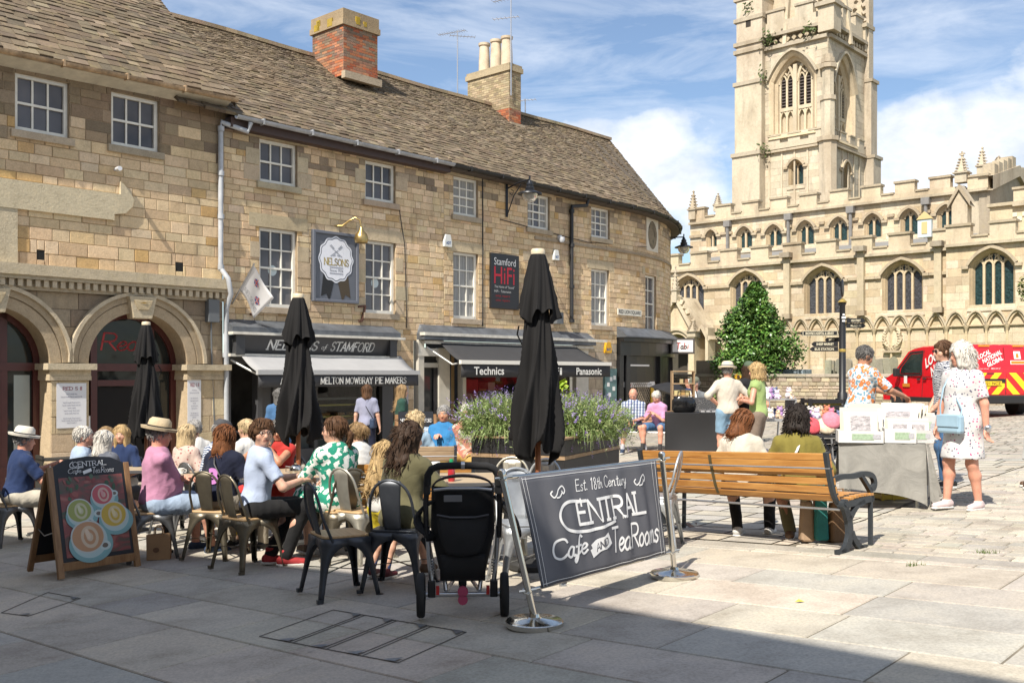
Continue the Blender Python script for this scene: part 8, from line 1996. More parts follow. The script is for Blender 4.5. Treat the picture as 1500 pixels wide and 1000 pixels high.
def tbag(name,label,loc,w,d,h,c,rz=0):
 t=thing(name,label,'bag',loc,rz);m=MB();m.hexa([(-w/2,-d/2,0),(w/2,-d/2,0),(w/2,d/2,0),(-w/2,d/2,0),(-w*.42,-d*.3,h),(w*.4,-d*.3,h*.97),(w*.42,d*.3,h),(-w*.4,d*.3,h*1.02)]);m.build('body',mat(name+'_cloth%d'%int(c[0]*999),c,.8,nz=(5,.2),bump=(9,.3,.02)),t,bevel=.02);m=MB();m.tube([(-w*.25,0,h),(-w*.2,0,h*1.35),(w*.2,0,h*1.35),(w*.25,0,h)],.009,6);m.build('handle',mat(name+'_cloth%d'%int(c[0]*999),c),t);return t
b0=on(1208,8.55);tbag('tote_bag','teal bag hanging low under the big bench',b0+Vector((.0,.1,.03)),.12,.1,.36,(.02,.17,.16));tbag('tote_bag','tan brown bag on the ground under the big bench',b0+Vector((.16,.12,.012)),.2,.14,.34,(.17,.10,.05),.2);tbag('tote_bag','beige bag between the curly haired woman and the teal bag',b0+Vector((-.11,.16,.012)),.12,.12,.36,(.32,.22,.14))
V3=lambda*a:np.array(a,float)
def nrm(v):v=np.asarray(v,float);return v/(np.linalg.norm(v)+1e-9)
class Sh:
 """list of primitives blended into one continuous surface"""
 def __init__(s):s.p=[]
 def cap(s,a,b,ra,rb,k=.03,cut=None,sub=False,fl=None):
  s.p.append(('c',np.asarray(a,float),np.asarray(b,float),ra,rb,k,cut,sub,fl));return s
 def ell(s,c,r,k=.03,R=None,cut=None,sub=False):
  s.p.append(('e',np.asarray(c,float),np.asarray(r,float),R,None,k,cut,sub,None));return s
def seval(q,P):
 if q[0]=='c':
  a,b,ra,rb=q[1],q[2],q[3],q[4];ba=b-a;pa=P-a
  if q[8]is not None:
   ax,f=q[8];ax=np.asarray(ax,float);pa=pa+np.outer(pa@ax,ax).reshape(pa.shape)*(1/f-1);
  h=np.clip(pa@ba/(ba@ba+1e-9),0,1);d=np.linalg.norm(pa-h[...,None]*ba,axis=-1)-(ra+(rb-ra)*h)
 else:
  c,r,R=q[1],q[2],q[3];d_=P-c
  if R is not None:d_=d_@R
  k0=np.linalg.norm(d_/r,axis=-1);k1=np.linalg.norm(d_/(r*r),axis=-1);d=k0*(k0-1)/(k1+1e-9)
 if q[6]is not None:
  for(pt,n)in(q[6]if isinstance(q[6],list)else[q[6]]):d=np.maximum(d,(P-pt)@np.asarray(n,float))
 return d
def sbox(q):
 if q[0]=='c':
  m=max(q[3],q[4])*(1.0 if q[8]is None else 1.5);return np.minimum(q[1],q[2])-m,np.maximum(q[1],q[2])+m
 m=q[2]if q[3]is None else np.full(3,q[2].max());return q[1]-m,q[1]+m
def smesh(S,h,disp=None,seed=0):
 lo=np.min([sbox(q)[0]for q in S.p if not q[7]],axis=0)-h*3-.02;hi=np.max([sbox(q)[1]for q in S.p if not q[7]],axis=0)+h*3+.02
 n=np.maximum(4,np.ceil((hi-lo)/h).astype(int)+1);ax=[lo[i]+h*np.arange(n[i])for i in range(3)]
 D=np.full(n,.25)
 for q in S.p:
  a,b=sbox(q);m=q[5]+h*3+.02;i0=np.maximum(0,((a-m-lo)/h).astype(int));i1=np.minimum(n,((b+m-lo)/h).astype(int)+2)
  if(i1<=i0).any():continue
  sl=tuple(slice(i0[i],i1[i])for i in range(3));P=np.stack(np.meshgrid(*[ax[i][sl[i]]for i in range(3)],indexing='ij'),-1);d=seval(q,P);D0=D[sl];k=q[5]
  if q[7]:t=np.maximum(k-np.abs(D0+d),0)/k;D[sl]=np.maximum(D0,-d)+t*t*k/4
  else:t=np.maximum(k-np.abs(D0-d),0)/k;D[sl]=np.minimum(D0,d)-t*t*k/4
 if disp:
  P=np.stack(np.meshgrid(*ax,indexing='ij'),-1);m=np.abs(D)<.05;D[m]+=disp(P[m])
 ins=D<0;c=[ins[i:n[0]-1+i,j:n[1]-1+j,k:n[2]-1+k]for i in(0,1)for j in(0,1)for k in(0,1)]
 cnt=sum(x.astype(int)for x in c);act=(cnt>0)&(cnt<8);idx=-np.ones(act.shape,int);I=np.argwhere(act);idx[act]=np.arange(len(I))
 acc=np.zeros((len(I),3));num=np.zeros(len(I));cs=[(i,j,k)for i in(0,1)for j in(0,1)for k in(0,1)]
 for a in range(8):
  for b in range(a+1,8):
   df=[abs(cs[a][t]-cs[b][t])for t in range(3)]
   if sum(df)!=1:continue
   da=D[I[:,0]+cs[a][0],I[:,1]+cs[a][1],I[:,2]+cs[a][2]];db=D[I[:,0]+cs[b][0],I[:,1]+cs[b][1],I[:,2]+cs[b][2]]
   x=(da<0)!=(db<0);t=np.where(x,da/(da-db+1e-12),0)[:,None];pt=np.array(cs[a])+(np.array(cs[b])-np.array(cs[a]))*t;acc+=np.where(x[:,None],pt,0);num+=x
 V=lo+h*(I+acc/np.maximum(num,1)[:,None]);Fq=[]
 for axis in range(3):
  e=[0,0,0];e[axis]=1;s0=tuple(slice(1 if t!=axis else 0,n[t]-1)for t in range(3));s1=tuple(slice(1 if t!=axis else 1,n[t]-1 if t!=axis else n[t])for t in range(3))
  A,B=ins[s0],ins[s1];X=np.argwhere(A!=B);
  if not len(X):continue
  flip=A[tuple(X.T)];o=X+np.array([1 if t!=axis else 0 for t in range(3)]);u,v=(axis+1)%3,(axis+2)%3;U=np.zeros(3,int);U[u]=1;W=np.zeros(3,int);W[v]=1
  qd=np.stack([idx[tuple((o-U-W).T)],idx[tuple((o-W).T)],idx[tuple(o.T)],idx[tuple((o-U).T)]],1);ok=(qd>=0).all(1);qd=qd[ok];f=flip[ok];qd[~f]=qd[~f][:,::-1];Fq.append(qd)
 return V,(np.concatenate(Fq)if Fq else np.zeros((0,4),int))
def sobj(name,V,Fq,m,parent,cols=None):
 me=bpy.data.meshes.new(name);me.vertices.add(len(V));me.vertices.foreach_set('co',V.astype(np.float32).ravel());me.loops.add(len(Fq)*4);me.loops.foreach_set('vertex_index',Fq.astype(np.int32).ravel())
 me.polygons.add(len(Fq));me.polygons.foreach_set('loop_start',np.arange(0,len(Fq)*4,4,dtype=np.int32));me.polygons.foreach_set('use_smooth',np.ones(len(Fq),bool));me.update(calc_edges=True);me.validate()
 me.materials.append(m)
 if cols is not None:
  ca=me.color_attributes.new('Col','FLOAT_COLOR','POINT');c4=np.ones((len(V),4),np.float32);c4[:,:3]=cols;ca.data.foreach_set('color',c4.ravel())
 o=bpy.data.objects.new(name,me);COL.objects.link(o);o.parent=parent;return o
def folds(amp,seed,sc=1.):
 r=np.random.RandomState(seed);K=r.normal(0,1,(7,3))*np.array([1,1,.55])*r.uniform(14,42,(7,1))*sc;ph=r.uniform(0,6.28,7)
 return lambda P:amp*(np.abs(np.sin(P@K[:4].T+ph[:4])).mean(1)*1.3-.8+.5*np.sin(P@K[4:].T+ph[4:]).mean(1))
SKM=None
def skin_mat():
 m,nt,b,tc=base_mat('skin');a=nd(nt,'ShaderNodeAttribute',attribute_name='Col').outputs['Color'];n=nd(nt,'ShaderNodeTexNoise',inp={'Scale':16,'Detail':5});lk(nt,tc.outputs['Object'],n.inputs['Vector'])
 lk(nt,mixc(nt,'MULTIPLY',1.,a,ramp(nt,n.outputs[0],[(.3,(.88,.82,.8)),(.7,(1.08,1.06,1.05))])),b.inputs['Base Color']);b.inputs['Roughness'].default_value=.52;b.inputs['Subsurface Weight'].default_value=.12;b.inputs['Subsurface Radius'].default_value=(.012,.005,.003);b.inputs['Subsurface Scale'].default_value=.6
 bp=nd(nt,'ShaderNodeBump',inp={'Strength':.12,'Distance':.003});lk(nt,n.outputs[0],bp.inputs['Height']);lk(nt,bp.outputs[0],b.inputs['Normal']);return m
SKM=skin_mat()
SK={'pale':(.60,.36,.26),'pink':(.60,.31,.22),'tan':(.46,.24,.15),'brown':(.30,.15,.09)}
def hairmat(name,col):
 if name in MATS:return MATS[name]
 m,nt,b,tc=base_mat(name);mp=nd(nt,'ShaderNodeMapping');mp.inputs['Scale'].default_value=(60,60,9);lk(nt,tc.outputs['Object'],mp.inputs[0]);n=nd(nt,'ShaderNodeTexNoise',inp={'Scale':1.3,'Detail':4,'Distortion':.8});lk(nt,mp.outputs[0],n.inputs['Vector'])
 lk(nt,ramp(nt,n.outputs[0],[(.3,tuple(x*.5 for x in col)),(.55,col),(.75,tuple(min(1,x*1.45)for x in col))]),b.inputs['Base Color']);b.inputs['Roughness'].default_value=.62;b.inputs['Specular IOR Level'].default_value=.25
 bp=nd(nt,'ShaderNodeBump',inp={'Strength':.7,'Distance':.006});lk(nt,n.outputs[0],bp.inputs['Height']);lk(nt,bp.outputs[0],b.inputs['Normal']);MATS[name]=m;return m
HC={'brown':(.10,.05,.025),'darkbrown':(.045,.025,.015),'black':(.02,.014,.011),'auburn':(.17,.065,.025),'blond':(.42,.29,.14),'dirty':(.26,.17,.085),'white':(.58,.55,.50),'grey':(.30,.29,.28),'dgrey':(.13,.125,.12),'straw':(.50,.38,.22)}
def cloth(name,col,kind=None,c2=None,c3=None,sc=20.,rough=.85):
 if name in MATS:return MATS[name]
 m,nt,b,tc=base_mat(name);n=nd(nt,'ShaderNodeTexNoise',inp={'Scale':5.,'Detail':5});lk(nt,tc.outputs['Object'],n.inputs['Vector']);src=(*col,1)
 def vor(s,rnd=1.,f='F1',vec=None):
  v=nd(nt,'ShaderNodeTexVoronoi',feature=f,inp={'Scale':s,'Randomness':rnd});lk(nt,vec or tc.outputs['Object'],v.inputs['Vector']);return v
 def wav(s,ax,dist=0.):
  w=nd(nt,'ShaderNodeTexWave',bands_direction=ax,inp={'Scale':s,'Distortion':dist});lk(nt,tc.outputs['Object'],w.inputs['Vector']);return w.outputs['Fac']
 if kind=='dots':
  v=vor(sc);f=ramp(nt,v.outputs['Distance'],[(.24,(1,1,1)),(.30,(0,0,0))]);pick=ramp(nt,v.outputs['Color'],[(.0,c2),(.5,c3 or c2),(1.,c2)],'CONSTANT');src=mixc(nt,'MIX',f,(*col,1),pick)
 elif kind=='floral':
  v=vor(sc);w=nd(nt,'ShaderNodeTexNoise',inp={'Scale':sc*2.5,'Detail':2});lk(nt,tc.outputs['Object'],w.inputs['Vector']);d=mval(nt,'ADD',v.outputs['Distance'],mval(nt,'MULTIPLY',w.outputs[0],.5))
  v2=vor(sc*1.9);d2=mval(nt,'ADD',v2.outputs['Distance'],mval(nt,'MULTIPLY',w.outputs[0],.6));src=mixc(nt,'MIX',ramp(nt,d2,[(.74,(1,1,1)),(.72,(0,0,0))]),(*col,1),(*c3,1));src=mixc(nt,'MIX',ramp(nt,d,[(.66,(1,1,1)),(.72,(0,0,0))]),src,(*c2,1));src=mixc(nt,'MIX',ramp(nt,d,[(.36,(1,1,1)),(.41,(0,0,0))]),src,(.72,.62,.48,1))
 elif kind=='check':
  src=mixc(nt,'MULTIPLY',.75,mixc(nt,'MIX',ramp(nt,wav(sc,'X'),[(.4,(0,0,0)),(.6,(1,1,1))]),(*col,1),(*c2,1)),mixc(nt,'MIX',ramp(nt,wav(sc,'Z'),[(.4,(0,0,0)),(.6,(1,1,1))]),(1,1,1,1),(*(c3 or c2),1)))
 elif kind=='stripe':
  src=mixc(nt,'MIX',ramp(nt,wav(sc,'Z',.6),[(.45,(0,0,0)),(.55,(1,1,1))]),(*col,1),(*c2,1))
 elif kind=='zig':
  src=mixc(nt,'MIX',ramp(nt,wav(sc,'Z',9.),[(.42,(0,0,0)),(.55,(1,1,1))]),(*col,1),(*c2,1))
 elif kind=='geo':
  mp=nd(nt,'ShaderNodeMapping');mp.inputs['Rotation'].default_value=(.3,.5,.4);lk(nt,tc.outputs['Object'],mp.inputs[0]);v=nd(nt,'ShaderNodeTexVoronoi',distance='CHEBYCHEV',inp={'Scale':sc,'Randomness':.75});lk(nt,mp.outputs[0],v.inputs['Vector'])
  src=mixc(nt,'MIX',ramp(nt,v.outputs['Color'],[(0,(0,0,0)),(.46,(1,1,1))],'CONSTANT'),(*col,1),(*c2,1))
 c=mixc(nt,'MULTIPLY',1.,src,ramp(nt,n.outputs[0],[(.3,(.86,)*3),(.7,(1.08,)*3)]));lk(nt,c,b.inputs['Base Color']);b.inputs['Roughness'].default_value=rough;b.inputs['Sheen Weight'].default_value=.08;b.inputs['Specular IOR Level'].default_value=.25
 f=nd(nt,'ShaderNodeTexNoise',inp={'Scale':11,'Detail':3,'Distortion':1.2});lk(nt,tc.outputs['Object'],f.inputs['Vector']);bp=nd(nt,'ShaderNodeBump',inp={'Strength':.35,'Distance':.018});lk(nt,f.outputs[0],bp.inputs['Height']);lk(nt,bp.outputs[0],b.inputs['Normal']);MATS[name]=m;return m
def rotm(yaw,pitch,roll=0.):
 return np.array((Matrix.Rotation(yaw,3,'Z')@Matrix.Rotation(-pitch,3,'X')@Matrix.Rotation(roll,3,'Y')))
def ik(a,c,l1,l2,pole):
 d=c-a;L=np.linalg.norm(d);L2=min(L,(l1+l2)*.995);u=d/(L+1e-9);c=a+u*L2;x=(l1*l1-l2*l2+L2*L2)/(2*L2);y=math.sqrt(max(0,l1*l1-x*x));p=np.asarray(pole,float);p=p-u*(p@u);return a+u*x+nrm(p)*y,c
def person(label,loc,rz,sit=True,h=1.70,w=1.,skin='pale',hair=('brown','short'),top=None,sleeve=.45,bottom=('trousers',None),shoes=None,lean=8.,turn=0.,head=(0,0,0),hands=None,hat=None,fine=.012,seat=.47,dress=None,knees=None,extra=None,belly=0.,bust=0.,glasses=None,group=None,socks=None,legs_open=.1,feet=None,collar=None,child=False,twist=0.):
 """loc: ground point below the hips. local axes: +Y faces forward, +X is the person's right."""
 w=1+(w-1)*.85-.05;k=h/1.70;sd=abs(hash(label))%9973 if False else sum(ord(ch)*(i+1)for i,ch in enumerate(label))%9973
 t=thing('person',label,'person',Vector((loc.x,loc.y,loc.z+.010)),D2R(rz),group);sc_=SK[skin];dark=tuple(x*.55 for x in sc_)
 la=D2R(lean);up=V3(0,math.sin(la),math.cos(la));fw=V3(0,math.cos(la),-math.sin(la));RT=rotm(D2R(twist),0)
 hipz=seat+.075*k if sit else .90*k;hip=V3(0,0,hipz);sl=(.475 if sit else .52)*k
 chest=hip+up*sl*.72;neck=hip+up*(sl+.015*k);shw=.168 if h>=1.72 else .150;sh=[neck+RT@V3(sx*shw*k*w**.6,0,-.062*k)for sx in(-1,1)]
 B=Sh();hw=.092*k*w**.5
 Bf=lambda S,c,r,kk=.05,**q:S.ell(c,r,kk,R=rotm(D2R(twist)*.5,-la).reshape(3,3),**q)
 def torso(S,g,cut=None,z0=None):
  Bf(S,hip+up*.02,V3(.165*w*k+g,.125*k*w+g,.13*k+g),.08,cut=cut);Bf(S,hip+up*sl*.36+fw*(.012+.055*belly)*k,V3((.135+.03*belly)*w*k+g,(.105+.055*belly)*k*w+g,.17*k+g),.09,cut=cut);Bf(S,chest+fw*.012*k,V3(.168*w*k+g,.112*k*w+g,.18*k+g),.08,cut=cut)
  if bust:
   for sx in(-1,1):S.ell(chest+RT@V3(sx*.07*k,.085*k,-.01*k),V3(.068,.06,.07)*k*(.8+.3*bust)+g*.6,.05,cut=cut)
  [S.cap(neck-up*.03*k,s_,.062*k+g,.056*k+g,.05,cut=cut)for s_ in sh];S.cap(chest,neck-up*.02,.09*k+g,.075*k+g,.06,cut=cut)
 torso(B,-.012)
 hc=neck+up*.105*k*.6+V3(0,.015,.075*k);HR=rotm(D2R(head[0]),D2R(head[1]),D2R(head[2]));hs=k if not child else k*1.32;hs=.98*max(hs,.80)if child else hs
 hc=neck+up*.05*k+V3(0,.0,.112*hs)+HR@V3(0,.02,0)*hs
 H=lambda x,y,z:hc+HR@(V3(x,y,z)*hs)
 B.cap(neck-up*.03*k,H(0,-.015,-.07),.058*k*w**.3,.052*hs,.03)
 hd=[B.ell(H(0,-.012,.028),V3(.076,.096,.092)*hs,.03,R=HR),B.ell(H(0,.022,-.035),V3(.060,.070,.078)*hs,.035,R=HR)]
 B.ell(H(0,.062,-.088),V3(.026,.022,.02)*hs,.03,R=HR);B.cap(H(0,.082,.012),H(0,.101,-.028),.010*hs,.014*hs,.016);B.ell(H(0,.090,-.030),V3(.018,.012,.010)*hs,.012,R=HR)
 for sx in(-1,1):B.ell(H(sx*.032,.098,.012),V3(.019,.018,.014)*hs,.014,R=HR,sub=True);B.ell(H(sx*.031,.074,.011),V3(.016,.016,.013)*hs,.008,R=HR);B.cap(H(sx*.014,.086,.030),H(sx*.048,.076,.032),.008*hs,.006*hs,.014);B.ell(H(sx*.078,-.008,.0),V3(.012,.024,.033)*hs,.012,R=HR);B.ell(H(sx*.046,.055,-.025),V3(.022,.022,.024)*hs,.03,R=HR)
 B.cap(H(-.022,.083,-.060),H(.022,.083,-.060),.0085*hs,.0085*hs,.012)
 L=[]
 for i,sx in enumerate((-1,1)):
  hj=hip+V3(sx*hw,.0,-.01)
  if sit:
   kn=(np.asarray(knees[i],float)if knees else V3(sx*(hw+legs_open),.42*k,seat+.055*k));ft=(np.asarray(feet[i],float)if feet else V3(kn[0]+sx*.01,kn[1]+.02,.085));
  else:
   ft=(np.asarray(feet[i],float)if feet else V3(sx*(hw+.02),-.01,.085));kn,_=ik(hj,ft,.415*k,.398*k,V3(0,1,0))
  L.append((hj,kn,ft));g=w**.5
  B.cap(hj,kn,.088*k*g,.056*k*g,.05);cf=kn+(ft-kn)*.32+V3(0,-.018,0)*k;B.cap(kn,cf,.053*k*g,.055*k*g,.03);B.cap(cf,ft,.054*k*g,.036*k,.03)
  fy=nrm(V3((kn-hj)[0]*.35 if sit else sx*.12,1,0))if not(feet and len(feet)>2)else nrm(feet[2+i]);B.cap(ft+V3(0,0,-.03)-fy*.03,ft+fy*.15*k+V3(0,0,-.058),.038*k,.026*k,.03)
 A=[];HD=[]
 for i,sx in enumerate((-1,1)):
  tg=None if hands is None else hands[i]
  if tg is None:tg=(sx*(.14),.30*k,seat+.16)if sit else(sx*.27*w**.5,.05,.80*k)
  pole=V3(sx*.8,-.5,-.6)if hands is None or len(tg)<4 else V3(*tg[3:6]);tg=np.asarray(tg[:3],float);el,wr=ik(sh[i],tg,.285*k,.255*k,pole);A.append((sh[i],el,wr));g=w**.4
  B.cap(sh[i],el,.050*k*g,.040*k*g,.03);B.cap(el,wr,.041*k*g,.028*k,.02);HD.append((wr,nrm(wr-el),sx))
 V,Fq=smesh(B,fine);
 VS,FS=[V],[Fq];nb0=len(V)
 for wr,d,sx in HD:
  d=nrm(d+V3(0,0,-.15));s_=nrm(np.cross(d,V3(0,0,1))if abs(d[2])<.93 else np.cross(d,V3(1,0,0)));s_=s_*(1 if s_[0]*sx<0 or abs(d[2])<.93 else-1);pn=np.cross(s_,d);pn=pn if pn[2]<0 or abs(d[2])>.93 else-pn;kk=k*(.92 if h<1.66 else 1.)
  S=Sh();S.cap(wr-d*.02,wr+d*.02,.026*kk,.027*kk,.02);
  for j in range(4):
   o=s_*(j-1.5)*.0185*kk;S.cap(wr+d*.02*kk+o*.7,wr+d*.085*kk+o,.0135*kk,.0125*kk,.014);ln=(.070,.078,.074,.058)[j]*kk;c1=nrm(d+pn*(.55+.12*j));c2=nrm(d*.5+pn*(1.0+.1*j));a=wr+d*.088*kk+o*1.08;b=a+c1*ln*.52;S.cap(a,b,.0105*kk,.0095*kk,.006);S.cap(b,b+c2*ln*.52,.0092*kk,.0078*kk,.005)
  ts=s_*(-1 if sx*s_[0]>0 else 1);a=wr+d*.028*kk+ts*.024*kk;b=a+nrm(ts*.9+d*.75+pn*.4)*.042*kk;S.cap(a,b,.0135*kk,.0115*kk,.012);S.cap(b,b+nrm(ts*.25+d+pn*.5)*.036*kk,.0108*kk,.0088*kk,.006)
  v,f=smesh(S,.0052 if fine<.0125 else .0075);FS.append(f+sum(len(x)for x in VS));VS.append(v)
 V=np.concatenate(VS);Fq=np.concatenate(FS);C=np.tile(np.array(sc_),(len(V),1));Lh=(V-hc)@HR/hs
 f=(Lh[:,1]>.055)
 def paint(mask,c,a=1.):C[mask]=C[mask]*(1-a)+np.array(c)*a
 inface=f&(np.arange(len(V))<nb0)&(np.abs(Lh[:,2])<.12)&(np.abs(Lh[:,0])<.08)
 paint(inface&(np.abs(Lh[:,2]+.060)<.0095)&(np.abs(Lh[:,0])<.026),(.42,.15,.12),.8);paint(inface&(np.abs(Lh[:,2]+.0605)<.003)&(np.abs(Lh[:,0])<.024),(.16,.05,.04),.8)
 for sx in(-1,1):
  ex=(Lh[:,0]-sx*.032)/.015;ez=(Lh[:,2]-.012)/.0085;paint(inface&(ex*ex+ez*ez<1),(.55,.52,.48));ex2=(Lh[:,0]-sx*.032)/.007;paint(inface&(ex2*ex2+ez*ez<1),(.05,.035,.03));paint(inface&(np.abs(Lh[:,2]-.032)<.006)&(np.abs(Lh[:,0]-sx*.033)<.02),tuple(x*.7 for x in HC[hair[0]]),.7)
  ck=np.exp(-(((Lh[:,0]-sx*.045)/.022)**2+((Lh[:,2]+.028)/.022)**2));C[:]=C*(1-.18*(ck*f)[:,None])+np.array((sc_[0]*1.05,sc_[1]*.75,sc_[2]*.72))*(.18*(ck*f)[:,None])
 sobj('body',V,Fq,SKM,t,C)
 fd=folds(.0085,sd);cf=max(fine,.011)
 def garment(name,S,m,amp=1.,hh=None):V,F_=smesh(S,hh or cf,(lambda P:fd(P)*amp));return sobj(name,V,F_,m,t)
 if top is not None:
  S=Sh();ct=[(hip+up*(-.02 if not sit else .0),-up)]if dress is None else None;nc=(neck+up*.035*k,up)
  torso(S,.014,cut=[nc]+(ct if ct else[]));
  for(s0,e0,w0),sx in zip(A,(-1,1)):
   if sleeve<=0:continue
   if sleeve<=.5:q=s0+(e0-s0)*(sleeve/.5);S.cap(s0,e0,.066*k*w**.4,.062*k*w**.4,.04,cut=(q,nrm(e0-s0)))
   else:S.cap(s0,e0,.064*k*w**.4,.054*k*w**.4,.04);q=e0+(w0-e0)*((sleeve-.5)/.5);S.cap(e0,w0,.054*k*w**.4,.042*k,.03,cut=(q,nrm(w0-e0)))
  hole=.052*k;S.cap(neck-up*.01+fw*.02,neck+up*.12,hole,hole*1.15,.01,sub=True)
  if dress is not None:
   m_,ln=dress
   if sit:
    for hj,kn,ft in L:S.cap(hj,kn+nrm(kn-hj)*.03,.112*k,.092*k,.09)
    S.cap((L[0][0]+L[1][0])/2,(L[0][1]+L[1][1])/2,.10*k,.075*k,.09)
    if ln>.1:
     for hj,kn,ft in L:S.cap(kn,kn+(ft-kn)*ln,.095*k,.088*k,.07,cut=(kn+(ft-kn)*ln,nrm(ft-kn)))
     kc=(L[0][1]+L[1][1])/2;fc=(L[0][2]+L[1][2])/2;S.cap(kc,kc+(fc-kc)*ln,.085*k,.085*k,.08,cut=(kc+(fc-kc)*ln,nrm(fc-kc)))
   else:
    zc_=hipz-ln;S.cap(hip+V3(0,.01,.0),V3(0,.02,zc_-.05),.165*k*w,.205*k*w,.08,cut=(V3(0,0,zc_),V3(0,0,-1)),fl=((0,1,0),.92))
  garment('dress' if dress is not None else 'shirt',S,top)
  if collar is not None:
   S=Sh();S.cap(neck-up*.005+fw*.005,neck+up*.045*k,.068*k,.060*k,.02,cut=[(neck+up*.04*k,up)]);S.cap(neck-up*.03,neck+up*.10*k,.052*k,.058*k,.01,sub=True);garment('collar',S,collar,.4,.009)
 kind,bm=bottom
 if bm is not None and dress is None:
  S=Sh();Bf(S,hip+up*.02,V3(.172*w*k,.132*k*w,.125*k),.08,cut=[(hip+up*.10*k,up)])
  for hj,kn,ft in L:
   if kind=='shorts':q=hj+(kn-hj)*(.92 if sit else .80);S.cap(hj,kn,.104*k*w**.4,.088*k*w**.4,.05,cut=(q,nrm(kn-hj)))
   elif kind=='crop':S.cap(hj,kn,.100*k*w**.4,.075*k,.05);q=kn+(ft-kn)*.35;S.cap(kn,ft,.074*k,.066*k,.04,cut=(q,nrm(ft-kn)))
   elif kind=='skirt':pass
   else:S.cap(hj,kn,.100*k*w**.4,.070*k,.05);S.cap(kn,ft+V3(0,0,-.0),.068*k,.055*k,.04,cut=(ft+V3(0,0,-.02),nrm(ft-kn)))
  if kind=='skirt':zc_=.42*k;S.cap(hip,V3(0,0,zc_-.05),.15*k*w,.20*k*w,.08,cut=(V3(0,0,zc_),V3(0,0,-1)),fl=((0,1,0),.75))
  garment('trousers' if kind not in('shorts','skirt')else kind,S,bm)
 if shoes is not None:
  for i,(hj,kn,ft)in enumerate(L):
   fy=nrm(V3((kn-hj)[0]*.35 if sit else(-1,1)[i]*.12,1,0))if not(feet and len(feet)>2)else nrm(feet[2+i]);S=Sh();hi_=shoes[1]if isinstance(shoes,tuple)else 0;sm_=shoes[0]if isinstance(shoes,tuple)else shoes
   S.cap(ft+V3(0,0,-.035)-fy*.035,ft+fy*.155*k+V3(0,0,-.052),.044*k,.034*k,.03);S.cap(ft+V3(0,0,-.03),ft+V3(0,0,.0+.06*hi_),.043*k,.045*k,.02,cut=(ft+V3(0,0,.01+.05*hi_),V3(0,0,1)))
   v,f_=smesh(S,max(.010,fine*.9));so_=sobj('shoe',v,f_,sm_,t);S=Sh();S.cap(ft+V3(0,0,-.070)-fy*.038,ft+fy*.158*k+V3(0,0,-.073),.044*k,.037*k,.02,cut=[(ft+V3(0,0,-.060),V3(0,0,1)),(ft+V3(0,0,-.084),V3(0,0,-1))]);v,f_=smesh(S,.011);sobj('sole',v,f_,mat('sole_white',(.62,.61,.58),.6)if hi_<2 else mat('sole_dark',(.03,.03,.03),.7),so_)
   if socks is not None:S=Sh();S.cap(ft+V3(0,0,-.01),ft+nrm(kn-ft)*.12,.043*k,.044*k,.02,cut=(ft+nrm(kn-ft)*.11,nrm(kn-ft)));v,f_=smesh(S,.012);sobj('sock',v,f_,socks,t)
 hcol,hst=hair;S=Sh();hm=hairmat('hair_'+hcol,HC[hcol]);r_=np.random.RandomState(sd)
 fc=HR@V3(0,1,.0)
 if hst!='bald':
  vol={'short':.010,'bob':.012,'long':.012,'curly':.024,'puffy':.026,'pony':.010,'bun':.012,'wavy':.018,'crop':.005,'fringe':.013}[hst]
  S.ell(H(0,-.016,.034),(V3(.079,.099,.092)+vol)*hs,.02,R=HR)
  z_hl=.048 if hst not in('fringe',)else .040
  S.ell(H(0,.115+vol*.6,-.030),V3(.074,.085,.088)*hs,.012,R=HR,sub=True)
  low={'short':-.045,'crop':-.03,'pony':-.05,'bun':-.05}.get(hst,-.16);S.p[0]=S.p[0][:6]+([(H(0,0,low),HR@V3(0,0,-1))],)+S.p[0][7:]
  if hst in('bob','long','wavy','fringe','curly','puffy'):
   dn={'bob':.11,'fringe':-.075,'long':.30,'wavy':.22,'curly':.05,'puffy':.06}[hst]
   S.p=S.p[:1]
   for a in np.linspace(-2.25,2.25,11):
    x,y=math.sin(a)*.080,-math.cos(a)*.088-.012;top_=H(x*.8,y*.8,.04);e=H(x*(1.05 if hst not in('curly','puffy')else 1.25),y*(1.05 if abs(a)>1.2 else 1.12),-.05-dn*(.75+.5*r_.rand()));
    if hst in('long','wavy'):e=e+V3(0,0,0)-HR@V3(0,.02,0)
    S.cap(top_,e,(.034+vol*.5)*hs,(.020+vol*.55)*hs,.025)
   S.ell(H(0,.128+vol*.5,-.042),V3(.068,.085,.090)*hs,.012,R=HR,sub=True)
  if hst in('curly','puffy','wavy'):
   for i in range(46 if hst!='wavy' else 34):
    a,b=r_.uniform(-2.3,2.3),r_.uniform(-.5,1.45);rr_=.095+vol*.75;q=V3(math.sin(a)*math.cos(b)*rr_*.86,-math.cos(a)*math.cos(b)*rr_-.01,math.sin(b)*rr_+.02);S.ell(H(*q),V3(1,1,1)*r_.uniform(.018,.030)*hs,.012)
   S.ell(H(0,.130+vol*.5,-.045),V3(.066,.085,.088)*hs,.012,R=HR,sub=True)
   if hst=='wavy':
    for i in range(24):a=r_.uniform(-2.,2.);z=r_.uniform(-.27,-.06);S.ell(H(math.sin(a)*.10,-math.cos(a)*.085-.03,z),V3(.024,.024,.036)*hs,.015)
  if hst=='pony':S.cap(H(0,-.11,.02),H(0,-.15,-.04),.028*hs,.03*hs,.03);S.cap(H(0,-.15,-.04),H(0,-.135,-.20),.028*hs,.014*hs,.03)
  if hst=='bun':S.ell(H(0,-.125,.035),V3(.04,.035,.045)*hs,.02,R=HR);S.ell(H(.02,-.13,.0),V3(.03,.03,.035)*hs,.02,R=HR)
  if hst=='fringe':
   for x in np.linspace(-.055,.055,6):S.cap(H(x*.8,.05,.11),H(x+.015,.098-abs(x)*.5,.048+.012*r_.rand()),.020*hs,.010*hs,.015)
